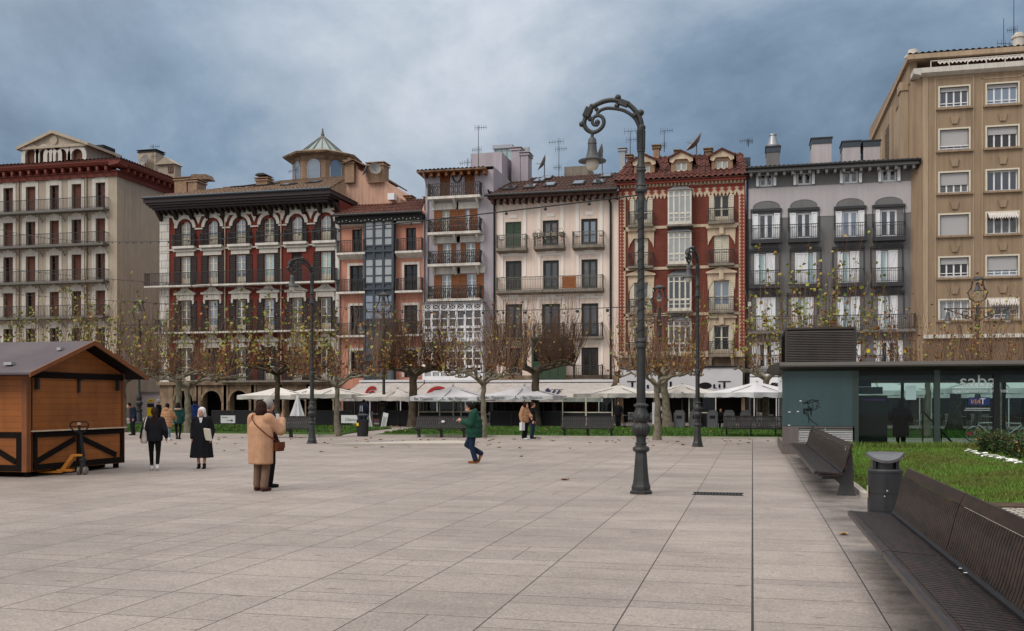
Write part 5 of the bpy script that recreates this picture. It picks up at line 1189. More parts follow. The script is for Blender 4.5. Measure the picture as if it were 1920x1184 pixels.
# ================================================================== GROUND
def paving():
    m = M('granite_paving', S(154, 143, 136, .94), .62, .35, var=.08, vs=.25, bump=0); n, l, p = nodes(m)
    tcn = n.new('ShaderNodeTexCoord'); sp = n.new('ShaderNodeSeparateXYZ'); l.new(tcn.outputs['Object'], sp.inputs[0])
    def mt(op, a, b=None, c=None):
        q = n.new('ShaderNodeMath'); q.operation = op
        for i, x in enumerate((a, b, c)):
            if x is None: continue
            if isinstance(x, (int, float)): q.inputs[i].default_value = x
            else: l.new(x, q.inputs[i])
        return q.outputs[0]
    X_, Y_ = sp.outputs[0], sp.outputs[1]
    # strips 1 m wide along Y, each cut into slabs of uneven length
    ci = mt('FLOOR', X_); fx = mt('FRACT', X_)
    wv = n.new('ShaderNodeTexWhiteNoise'); wv.noise_dimensions = '1D'; l.new(ci, wv.inputs['W']); hv = wv.outputs['Value']
    u = mt('ADD', mt('DIVIDE', Y_, .94), mt('MULTIPLY', mt('ROUND', mt('MULTIPLY', hv, 3)), .31))
    ri = mt('FLOOR', u); fy0 = mt('FRACT', u)
    w2 = n.new('ShaderNodeTexWhiteNoise'); w2.noise_dimensions = '2D'; cv = n.new('ShaderNodeCombineXYZ'); l.new(ci, cv.inputs[0]); l.new(ri, cv.inputs[1]); l.new(cv.outputs[0], w2.inputs['Vector'])
    h2 = w2.outputs['Value']
    cut = mt('ADD', mt('MULTIPLY', h2, .5), .25)          # a second joint somewhere inside about half of the slabs
    near = lambda v, w: mt('LESS_THAN', v, w)
    jx = mt('MAXIMUM', near(mt('MINIMUM', fx, mt('SUBTRACT', 1, fx)), .0062), 0)
    jy = near(mt('MINIMUM', fy0, mt('SUBTRACT', 1, fy0)), .0062)
    jc = mt('MULTIPLY', near(mt('ABSOLUTE', mt('SUBTRACT',  fy0, cut)), .005), mt('GREATER_THAN', h2, .66))
    jm = mt('MULTIPLY', mt('MULTIPLY', near(mt('ABSOLUTE', mt('SUBTRACT', fx, .5)), .005), mt('GREATER_THAN', mt('FRACT', mt('MULTIPLY', h2, 7.3)), .7)), mt('LESS_THAN', X_, -2))
    J = mt('MAXIMUM', mt('MAXIMUM', jx, jy), mt('MAXIMUM', jc, jm))
    jd = near(mt('ABSOLUTE', X_), .010); J = mt('MAXIMUM', J, jd)      # the drain slot under the camera's axis
    side = mt('GREATER_THAN', fy0, cut)
    w3 = n.new('ShaderNodeTexWhiteNoise'); w3.noise_dimensions = '3D'; c3 = n.new('ShaderNodeCombineXYZ'); l.new(ci, c3.inputs[0]); l.new(ri, c3.inputs[1]); l.new(mt('MULTIPLY', side, mt('GREATER_THAN', h2, .66)), c3.inputs[2]); l.new(c3.outputs[0], w3.inputs['Vector'])
    tone = mt('ADD', .90, mt('MULTIPLY', w3.outputs['Value'], .15))
    # granite grain, worn stains, damp by the benches
    def noise(sc, det, rg=.6, vec=None):
        q = n.new('ShaderNodeTexNoise'); q.inputs['Scale'].default_value = sc; q.inputs['Detail'].default_value = det; q.inputs['Roughness'].default_value = rg; l.new(vec or tcn.outputs['Object'], q.inputs['Vector']); return q.outputs[0]
    def rng(v, a, b, lo, hi):
        q = n.new('ShaderNodeMapRange'); q.inputs[1].default_value = a; q.inputs[2].default_value = b; q.inputs[3].default_value = lo; q.inputs[4].default_value = hi; l.new(v, q.inputs[0]); return q.outputs[0]
    grain = rng(noise(34, 4, .8), .3, .7, .62, 1.38)
    st = n.new('ShaderNodeMapping'); st.inputs['Scale'].default_value = (.6, .9, 1); l.new(tcn.outputs['Object'], st.inputs[0])
    stain = mt('MULTIPLY', rng(noise(1.6, 7, .72, st.outputs[0]), .40, .70, 1.05, .82), rng(noise(11, 5, .75), .35, .66, 1.08, .86))
    big = rng(noise(.14, 5, .55), .35, .65, .87, 1.1)
    sv = n.new('ShaderNodeMapping'); sv.inputs['Scale'].default_value = (1, 2.6, 1); l.new(tcn.outputs['Object'], sv.inputs[0])
    spots = rng(noise(3.1, 2, .5, sv.outputs[0]), .69, .74, 1, .55)
    f = mt('MULTIPLY', mt('MULTIPLY', tone, grain), mt('MULTIPLY', mt('MULTIPLY', stain, spots), big))
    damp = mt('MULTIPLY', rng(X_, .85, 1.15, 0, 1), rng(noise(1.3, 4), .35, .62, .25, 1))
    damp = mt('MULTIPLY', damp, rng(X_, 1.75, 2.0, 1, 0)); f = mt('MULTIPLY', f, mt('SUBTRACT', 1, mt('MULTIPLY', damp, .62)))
    f = mt('MULTIPLY', f, mt('SUBTRACT', 1, mt('MULTIPLY', mt('MAXIMUM', mt('MULTIPLY', J, .84), mt('MULTIPLY', jd, .93)), 1)))
    src = p.inputs['Base Color'].links[0].from_socket
    vm = n.new('ShaderNodeVectorMath'); vm.operation = 'SCALE'; l.new(src, vm.inputs[0]); l.new(f, vm.inputs[3]); l.new(vm.outputs[0], p.inputs['Base Color'])
    l.new(rng(noise(.9, 7, .68, st.outputs[0]), .42, .66, .66, .48), p.inputs['Roughness'])
    bn = n.new('ShaderNodeBump'); bn.inputs['Strength'].default_value = .25; bn.inputs['Distance'].default_value = .004; l.new(mt('SUBTRACT', mt('MULTIPLY', noise(70, 3), .6), J), bn.inputs['Height']); l.new(bn.outputs[0], p.inputs['Normal'])
    return m
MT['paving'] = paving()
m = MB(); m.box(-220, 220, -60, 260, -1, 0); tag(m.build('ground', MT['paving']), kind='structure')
def grassmat(name, c1, c2):
    m = M(name, c1, .9, .15, var=.3, vs=14, col2=c2, c2s=1.1, c2amt=.5, bump=.6, bs=60); return m
MT['lawn'] = grassmat('lawn_far', S(62, 88, 30, 1.0), S(44, 66, 22, 1.0)); MT['lawn_n'] = grassmat('lawn_near', S(76, 104, 30, 1.0), S(52, 76, 24, 1.0))
MT['blade'] = M('grass_blade', S(90, 122, 42, 1.0), .7, .3, var=.35, vs=6, col2=S(96, 98, 44), c2s=.55)
MT['blade_f'] = M('grass_blade_far', S(76, 106, 36, 1.0), .7, .3, var=.35, vs=6, col2=S(54, 82, 28), c2s=.6)
MT['kerb'] = M('kerb_stone', S(170, 162, 152), .85, .25, var=.12, vs=1.5); MT['soil'] = M('dark_soil', S(78, 64, 54), .95, .1, var=.3, vs=6)
lawn1 = [Vector((-75, 46.9, 0)), G(560, 818.2), G(600, 819), G(630, 818.5), G(652, 814), G(680, 810), G(720, 806), G(735, 804.2), Vector((-24, 60, 0)), Vector((-75, 60, 0))]
lawn2 = [G(692, 818.5), G(712, 815.5), G(745, 810), G(775, 805.5), G(790, 804), Vector((-19, 60, 0)), Vector((26, 60, 0)), Vector((26, 46.6, 0))]
for nm, pl in (('lawn', lawn1), ('lawn', lawn2)):
    m = MB(); m.prismz([(p.x, p.y) for p in pl], -.3, .06); tag(m.build(nm, MT['lawn']), kind='structure')
for pl, ids in ((lawn1, (0, 4)), (lawn2, (7, 0))):
    m = MB(); pts = [pl[i] for i in (range(0, 4) if ids[0] == 0 else (7, 0))]
    for a, b in zip(pts, pts[1:]): m.bar((a.x, a.y - .08, .03), (b.x, b.y - .08, .03), .14, .11)
    tag(m.build('kerb', MT['kerb']), kind='structure')
a, b = G(622, 837), G(872, 836.5)
m = MB(); m.prismz([(a.x, a.y), (b.x, b.y), (b.x + .3, b.y + .5), (b.x - 1, b.y + 2.5), (a.x + 2, a.y + 2.8)], -.2, .10); tag(m.build('pavement', MT['kerb']), kind='structure')
# grass blades: one mesh per lawn, each patch of turf thousands of thin blades
def blades(name, n, inside, zf, h, w, mat, box):
    vs, fs = [], []
    while len(fs) < n:
        x, y = rnd(box[0], box[1]), rnd(box[2], box[3])
        if not inside(x, y): continue
        z = zf(x, y) - .005; an = rnd(0, 6.3); hh = h * rnd(.5, 1.25); c, s_ = math.cos(an) * w, math.sin(an) * w; lx, ly = rnd(-.6, .6) * hh, rnd(-.6, .6) * hh
        b = len(vs); vs += [(x - c, y - s_, z), (x + c, y + s_, z), (x + lx, y + ly, z + hh)]; fs.append((b, b + 1, b + 2))
    m = MB(); m.add(vs, fs); return tag(m.build(name, mat), kind='stuff')
def inpoly(pl):
    q = [(p[0], p[1]) for p in pl]
    def f(x, y):
        r_ = False; j = len(q) - 1
        for i in range(len(q)):
            if (q[i][1] > y) != (q[j][1] > y) and x < (q[j][0] - q[i][0]) * (y - q[i][1]) / (q[j][1] - q[i][1]) + q[i][0]: r_ = not r_
            j = i
        return r_
    return f
blades('grass', 16000, inpoly(lawn1), lambda x, y: .06, .10, .035, MT['blade_f'], (-46, -20, 46.9, 60)); blades('grass', 26000, inpoly(lawn2), lambda x, y: .06, .10, .035, MT['blade_f'], (-24, 12, 46.6, 60))
# near lawn, gently mounded up to the kiosk
LX0 = 1.98
def lz(x, y): return .05 + max(0, min(1, (y - 18.2) / 13.5)) * .26 + .02 * math.sin(x * 1.3 + y * .8)
nl = [(LX0 + .5, 17.6), (3.0, 17.35), (4.2, 17.55), (6, 17.9), (9, 18.6), (26, 21), (26, 32.2), (3.05, 32.2), (LX0, 32.2), (LX0, 18.5), (LX0 + .15, 17.95)]
inl = inpoly(nl); m = MB(); gx, gy = 60, 40
vs = []; fs = []; idx = {}
for i in range(gx + 1):
    for j in range(gy + 1):
        x = LX0 + (26 - LX0) * (i / gx) ** 1.6; y0 = 17.4 + max(0, (x - 3)) * .155 + max(0, 2.6 - x) * .9; y = y0 + (32.2 - y0) * j / gy; idx[i, j] = len(vs); vs.append((x, y, lz(x, y) if j else .0))
for i in range(gx):
    for j in range(gy): fs.append((idx[i, j], idx[i + 1, j], idx[i + 1, j + 1], idx[i, j + 1]))
for j in range(gy): b = len(vs); p, q = vs[idx[0, j]], vs[idx[0, j + 1]]; vs += [(p[0], p[1], -.2), (q[0], q[1], -.2)]; fs.append((idx[0, j], idx[0, j + 1], b + 1, b))
m.add(vs, fs); tag(m.build('lawn', MT['lawn_n'], smooth=True), kind='structure')
yl0 = lambda x: 17.4 + max(0, (x - 3)) * .155 + max(0, 2.6 - x) * .9
blades('grass', 90000, lambda x, y: y > yl0(x) + .1 and rnd(0, 1) < (1.2 - (y - 17) / 24), lz, .06, .012, MT['blade'], (LX0 + .02, 13.5, 17.5, 32.1))
blades('grass', 5000, lambda x, y: True, lz, .16, .016, MT['blade'], (LX0 + .02, 11, 31.2, 32.1))
m = MB(); pk = [(LX0 - .07, 32.2), (LX0 - .07, 18.45), (LX0 + .08, 17.9), (LX0 + .45, 17.5)]
for a, b in zip(pk, pk[1:]): m.bar((a[0], a[1], .04), (b[0], b[1], .04), .12, .1)
tag(m.build('kerb', MT['kerb']), kind='structure')
m = MB(); m.prismz([(2.4, 17.7), (3.0, 17.0), (5, 17.2), (26, 20.4), (26, 21.2), (6, 18.1), (3, 17.6)], -.1, .03); tag(m.build('soil', MT['soil']), kind='structure')
MT['setts'] = patterned('granite_setts', S(186, 178, 168), S(160, 152, 142), S(70, 64, 58), .2, .12, .02, plane='xy', bump=.8)
m = MB(); m.prismz([(2.75, 13.0), (2.75, 16.95), (5, 17.1), (26, 20.3), (26, 13)], -.1, .012); tag(m.build('path', MT['setts']), kind='structure')
m = MB(); m.bar((2.7, 13, .01), (2.7, 16.95, .01), .1, .1); tag(m.build('kerb', MT['kerb']), kind='structure')
MT['tfloor'] = M('terrace_floor', S(112, 104, 98), .85, .2, var=.15, vs=1.2)
# terrace floor
m = MB(); m.box(-60, 40, 60.05, 75.9, -.1, .004); tag(m.build('pavement', MT['tfloor']), kind='structure')
# ================================================================== PLANE TREES
def barkmat():
    m = M('plane_bark', S(126, 118, 102), .9, .2, var=.25, vs=4, col2=S(94, 88, 74), c2s=4.5, c2amt=.5, bump=.5, bs=18); return m
MT['bark'] = barkmat(); MT['bark_d'] = M('dark_bark', S(92, 80, 66), .9, .2, var=.35, vs=6, col2=S(60, 50, 42), c2s=3, bump=.5, bs=20)
MT['twig'] = M('twig_bark', S(122, 96, 78), .9, .2, var=.3, vs=8); MT['twig_d'] = M('dark_twig', S(84, 62, 50), .9, .2, var=.3, vs=8)
LEAF = [M('leaf_yellowgreen', S(142, 140, 64), .7, .3, var=.3, vs=9), M('leaf_green', S(106, 116, 52), .7, .3, var=.3, vs=9), M('leaf_ochre', S(152, 120, 66), .7, .3, var=.3, vs=9), M('leaf_brown', S(112, 70, 42), .8, .2, var=.3, vs=9)]
def leaf(mb, p, sz, rd):
    d = Vector((rd.gauss(0, 1), rd.gauss(0, 1), rd.gauss(-.35, .6))).normalized(); s_ = d.cross(Vector((rd.gauss(0, 1), rd.gauss(0, 1), rd.gauss(0, 1)))).normalized()
    a, w = d * sz, s_ * sz * .52; nr = d.cross(s_) * sz * .18
    mb.add([p, p + a * .3 + w + nr, p + a * .62 + w * .7 + nr, p + a, p + a * .62 - w * .7 + nr, p + a * .3 - w + nr, p + a * .4], [(0, 1, 6), (1, 2, 6), (2, 3, 6), (3, 4, 6), (4, 5, 6), (5, 0, 6)])
def tree(X0, Y0, label, seed, fork=2.5, rad=2.3, top=6.0, nb=6, ns=15, nl=260, tr=.16, mix=(3, 2, 2, 1), dark=False, leafh=.55, lean=0.0, lsz=.13, upright=1.25, spread=.75, bare=0.0, yaw=0.0):
    rd = random.Random(seed); t = thing('plane_tree', label, 'tree', (X0, Y0, 0), 0, 'pollarded plane trees along the square')
    tk = MB(); pts = []; rr = []
    for k in range(9):
        u = k / 8; pts.append(Vector((lean * u + rd.gauss(0, .02), rd.gauss(0, .02), fork * u))); rr.append(tr * (1.0 + .55 * (1 - u) ** 6 - .22 * u + (.18 if k == 8 else 0)) * (1 + rd.uniform(-.05, .05)))
    tk.tube(pts, rr, 12); top0 = pts[-1]; ends = []
    for i in range(nb):
        an = yaw + 2 * math.pi * (i + rd.uniform(-.25, .25)) / nb; L_ = rad * rd.uniform(.7, 1.08); bp = [top0 - Vector((0, 0, .12))]; br = [tr * .62]; n = 6
        for k in range(1, n + 1):
            u = k / n; bp.append(top0 + Vector((math.cos(an + .25 * math.sin(u * 4 + i)) * L_ * u, math.sin(an + .25 * math.sin(u * 4 + i)) * L_ * u, .42 * math.sin(u * 2.0) * rd.uniform(.8, 1.3) + rd.gauss(0, .05)))); br.append(tr * (.46 - .22 * u) * rd.uniform(.85, 1.25))
        tk.tube(bp, br, 8)
        for k in (3, 4, 5, 6):
            e = bp[k]; tk.sphere(e + Vector((0, 0, .03)), br[k] * (1.5 if k == 6 else 1.15), 8, 5, (1, 1, .9)); ends.append((e, an, k / n))
            if k in (3, 4, 5) and rd.random() < .85:
                a2 = an + rd.choice((-1, 1)) * rd.uniform(.6, 1.1); q = e + Vector((math.cos(a2), math.sin(a2), .2)) * rd.uniform(.35, .8); tk.tube([e, (e + q) / 2 + Vector((0, 0, .06)), q], [br[k] * .7, br[k] * .55, br[k] * .7], 6); tk.sphere(q, br[k] * .9, 7, 5); ends.append((q, a2, 1))
    tr_o = tk.build('trunk', MT['bark_d'] if dark else MT['bark'], t, smooth=True)
    cr = MB(); lf = MB(); sh = []
    for (e, an, u) in ends:
        for j in range(int(ns * (.33 if ns < 20 else .5) * (1.25 if u > .9 else .7) * rd.uniform(.7, 1.3))):
            a = an + rd.gauss(0, 1.0); out = abs(rd.gauss(0, .34)) * spread * 2.0; L_ = (top - fork) * (rd.uniform(.32, .72) if rd.random() < .5 else rd.uniform(.72, 1.08))
            d = Vector((math.cos(a) * out, math.sin(a) * out, upright)).normalized(); p = e.copy(); P = [p]; n = 4
            for k in range(n): d = (d + Vector((rd.gauss(0, .09), rd.gauss(0, .09), .16))).normalized(); p = p + d * L_ / n; P.append(p)
            cr.m = 0 if rd.random() < .6 else 1; cr.tube(P, [.0125, .0105, .0085, .0065, .004], 3, cap=False); sh.append(P)
    co_ = cr.build('crown', [MT['twig_d'] if dark else MT['twig'], MT['twig_d']], t)
    clumps = [rd.choice(sh) for _ in range(max(6, nl // 16))]
    for k in range(int(nl * 1.05)):
        P = rd.choice(clumps) if rd.random() < .62 else rd.choice(sh)
        u = rd.betavariate(2.2, 1.6) if rd.random() < leafh else rd.betavariate(1, 4); i = min(3, int(u * 4)); p = P[i].lerp(P[i + 1], u * 4 - i) + Vector((rd.gauss(0, .07), rd.gauss(0, .07), rd.gauss(0, .07)))
        lf.m = rd.choices((0, 1, 2, 3), mix)[0] if u > .35 else rd.choices((0, 1, 2, 3), (1, 0, 2, 4))[0]; leaf(lf, p, lsz * rd.uniform(.7, 1.35), rd)
    if bare: # dead brown leaves caught low among the shoots
        for k in range(int(bare * .65)): e, an, u = rd.choice(ends); lf.m = rd.choices((3, 2), (5, 1))[0]; leaf(lf, e + Vector((rd.gauss(0, .28), rd.gauss(0, .28), abs(rd.gauss(.15, .3)))), lsz * rd.uniform(.8, 1.3), rd)
    lo = lf.build('foliage', LEAF, co_)
    return t
gx_ = lambda px, Y: XA(px, Y)
YF, YB = 43.9, 60.6
tree(gx_(352, YF + 1), YF + 1, 'pale trunked bare pollard with spreading whitish limbs, in front of the arcade behind the people', 1, 2.45, 2.9, 6.2, 7, 12, 330, .17, upright=.8, spread=1.2, lsz=.15)
tree(gx_(632, YF), YF, 'slim straight pollard full of ochre leaves, beside the dark plastic bin', 2, 2.42, 2.4, 6.0, 6, 13, 420, .135, mix=(3, 2, 3, 1), lsz=.15, bare=160)
tree(gx_(906, YF), YF, 'slim pale pollard with low radiating limbs, just behind the man in the green jacket', 3, 2.5, 1.9, 6.0, 7, 13, 240, .135, mix=(3, 1, 2, 2), bare=60)
tree(gx_(1232, YF - .9), YF - .9, 'slim mottled pollard with russet twigs, next to the nearest tall lamp post', 4, 2.4, 2.1, 5.8, 6, 14, 260, .14, mix=(2, 2, 2, 3), bare=170)
tree(gx_(520, YB - 4), YB - 4, 'dark trunked plane with a wide yellow green crown before the left end of the parasols', 5, 3.4, 3.4, 8.3, 7, 12, 900, .19, mix=(4, 4, 2, 1), dark=True, lsz=.19, bare=160)
tree(gx_(775, YB), YB, 'thick scaly trunked plane with a dense brown twig head before the lavender house', 6, 3.35, 2.8, 8.0, 7, 30, 420, .30, mix=(2, 1, 3, 3), dark=True, lsz=.17, bare=500, spread=.8)
tree(gx_(1004, YB), YB, 'thick plane with a dense fan of bare brown shoots, behind the white bag couple', 7, 3.5, 3.2, 8.0, 7, 34, 300, .28, mix=(3, 1, 2, 2), dark=True, lsz=.15, bare=80, spread=.9, upright=1.0)
tree(gx_(1252, YB), YB, 'mottled plane leaning behind the slim russet pollard, by the grey containers', 8, 3.2, 2.6, 7.0, 6, 12, 320, .26, mix=(3, 2, 2, 2), lean=-.25, lsz=.16, bare=120)
tree(gx_(1535, YF), YF, 'plane with tall green and yellow leafed shoots, rising behind the kiosk louvre box', 9, 2.7, 2.5, 8.0, 7, 12, 720, .15, mix=(4, 5, 2, 1), leafh=.85, lsz=.15, upright=1.2, spread=.5)
tree(gx_(1436, YB), YB, 'plane with sparse yellow green leaves in front of the left edge of the grey house', 10, 3.0, 2.6, 8.2, 6, 10, 460, .2, mix=(4, 4, 1, 1), leafh=.8, lsz=.17, upright=1.0, spread=.6)
tree(gx_(1790, YB - 1), YB - 1, 'thick grey trunked plane seen through the kiosk glass, russet shoots standing above its roof', 11, 3.1, 3.6, 7.0, 7, 9, 300, .33, mix=(1, 1, 3, 3), leafh=.8, lsz=.13, bare=120, upright=1.1, spread=.5)
tree(gx_(1740, YF + 4), YF + 4, 'bare russet pollard whose twig head shows just over the kiosk roof', 12, 2.7, 2.4, 6.7, 6, 10, 220, .14, mix=(1, 1, 3, 4), leafh=.9, lsz=.12, upright=1.2, spread=.5)
tree(gx_(1880, YF + 3), YF + 3, 'thin twigged pollard beyond the flower bed end of the kiosk', 13, 2.7, 2.2, 6.4, 6, 9, 200, .14, mix=(3, 1, 3, 2), leafh=.9, lsz=.12, upright=1.1, spread=.5)
tree(gx_(232, YF + 1), YF + 1, 'yellow green leafed pollard beside the gable end of the wooden stall', 14, 2.7, 2.6, 7.6, 7, 15, 640, .15, mix=(4, 5, 1, 1), leafh=.8, lsz=.14, spread=.9)
tree(gx_(335, YB), YB, 'grey trunked plane hidden behind the pale bare pollard', 15, 3.2, 2.6, 7.2, 6, 8, 260, .22, mix=(4, 4, 1, 0), leafh=.8, lsz=.16)
tree(gx_(112, YB), YB, 'plane with slender leafy shoots rising above the stall roof before the cream block', 16, 3.4, 3.6, 8.6, 8, 10, 760, .22, mix=(4, 5, 1, 1), leafh=.9, lsz=.17, upright=1.2, spread=.45)
tree(gx_(10, YB - 6), YB - 6, 'plane with a few leafy shoots over the stall roof, farthest from the arcade', 17, 3.2, 2.8, 7.4, 6, 6, 240, .2, mix=(4, 5, 1, 1), leafh=.9, lsz=.16, upright=1.2, spread=.5)
# fallen leaves, each a small curled leaf
rd = random.Random(5)
def fallen(mat, seed):
    q = random.Random(seed); m = MB(); n = 9; P = []
    for k in range(n): an = 2 * math.pi * k / n; r_ = .055 * (1 + .35 * math.cos(an * 2.5)); P.append((r_ * math.cos(an), r_ * math.sin(an) * .8, .006 + .022 * abs(math.sin(an * 1.5 + seed))))
    m.add([(0, 0, .004)] + P, [(0, k + 1, (k + 1) % n + 1) for k in range(n)]); return m.mesh('fallen_leaf', mat)
LM = [fallen(LEAF[3], 1), fallen(LEAF[2], 2), fallen(LEAF[3], 3)]
def drop(p, sc, k, lab, grp):
    o = bpy.data.objects.new('fallen_leaf', LM[k]); COL.objects.link(o); o.location = p; o.scale = (sc,) * 3; o.rotation_euler = (0, 0, rd.uniform(0, 6)); tag(o, lab, 'leaf', grp)
for i in range(95):
    px, py = rd.uniform(260, 1460), 820 + abs(rd.gauss(0, 9)); drop(G(px, py, .003), rd.uniform(.9, 1.7), rd.choice((0, 0, 2, 1)), 'small dry brown leaf lying on the paving by the kerb', 'dry leaves on the paving by the kerb')
for i in range(70):
    x = rd.uniform(-34, 6); drop(Vector((x, rd.uniform(47.5, 59), .10)), rd.uniform(1.4, 2.4), 1, 'ochre leaf lying on the lawn strip', 'ochre leaves on the lawn strip')
for px, py, sc, k, lab in ((1060, 901, 1.5, 2, 'pair of curled brown leaves in mid square left of the tall lamp'), (1581, 1003, 1.1, 1, 'orange leaf lying beside the near bench seat'), (976, 857, 1.4, 0, 'dark leaf on the open paving before the couple'), (935, 840, 1.6, 1, 'yellow leaf on the paving right of the green jacket man'), (1282, 835, 1.8, 0, 'russet leaf against the foot of the second tall lamp')):
    drop(G(px, py, .003), sc, k, lab, None); 
# flower bed before the kiosk
bedp = lambda px, py: Vector((XA(px, py), py, lz(XA(px, py), py)))
for k, (px, Y) in enumerate(((1845, 29.6), (1868, 29.2), (1890, 28.6), (1905, 27.6), (1922, 28.4), (1940, 27.0))):
    p = bedp(px, Y); sb = thing('rose_bush', ['upright green rose bush at the near tip of the flower bed', 'leafy rose bush second from the tip of the flower bed', 'dense rose bush by the dark kiosk mullion', 'low spreading rose bush by the white flowers', 'rose bush with red hips at the frame edge', 'rose bush beyond the frame edge of the bed'][k], 'shrub', p, 0, 'rose bushes in the bed')
    q = random.Random(40 + k); st_ = MB(); lf = MB()
    for s_ in range(16):
        a = q.uniform(0, 6.3); P = [Vector((0, 0, 0))]; d = Vector((math.cos(a) * .45, math.sin(a) * .45, 1)).normalized()
        for j in range(4): P.append(P[-1] + d * q.uniform(.12, .2)); d = (d + Vector((q.gauss(0, .2), q.gauss(0, .2), .1))).normalized()
        st_.tube(P, [.012, .01, .008, .006, .004], 3, cap=False)
        for j in range(26): i = q.randrange(0, 4); pp = P[i].lerp(P[i + 1], q.random()) + Vector((q.gauss(0, .06), q.gauss(0, .06), q.gauss(0, .04))); lf.m = 0 if q.random() < .93 else 1; leaf(lf, pp, q.uniform(.04, .08), q)
    st_.build('stem', MT['twig_d'], sb); lf.build('foliage', [MT['leaf_g'], LEAF[2]], sb)
fm = MB()
for k in range(5): an = 2 * math.pi * k / 5; fm.sphere((.035 * math.cos(an), .035 * math.sin(an), .09), .035, 6, 4, (1, 1, .45))
fm.tube([(0, 0, 0), (0, 0, .09)], .006, 3); fme = fm.mesh('flower', MT['flower_w'])
for k in range(46):
    u = k / 46; px = 1812 + 104 * u + rd.gauss(0, 3); Y = 29.6 - 4.6 * u + rd.gauss(0, .28); p = bedp(px, Y); o = bpy.data.objects.new('white_flower', fme); COL.objects.link(o); o.location = p; o.scale = (rd.uniform(.6, 1.15),) * 3; o.rotation_euler = (rd.gauss(0, .2), rd.gauss(0, .2), rd.uniform(0, 6)); tag(o, 'small white pansy edging the flower bed', 'flower', 'white pansies edging the bed')
# drain grate
gp = G(1345, 927); t = thing('drain_grate', 'dark iron drain grate let into the paving beside the tall lamp', 'grate', gp); m = MB()
for k in range(14): m.box(-.38 + k * .057, -.36 + k * .057, -.2, .2, .002, .012)
for y in (-.2, -.1, 0, .1, .18): m.box(-.4, .42, y, y + .02, .003, .011)
m.box(-.44, .46, -.24, -.2, .002, .014); m.box(-.44, .46, .2, .24, .002, .014); m.build('grille', MT['iron'], t)
m = MB(); m.box(-.42, .44, -.22, .22, -.02, .004); m.build('pit', MT['black'], t)
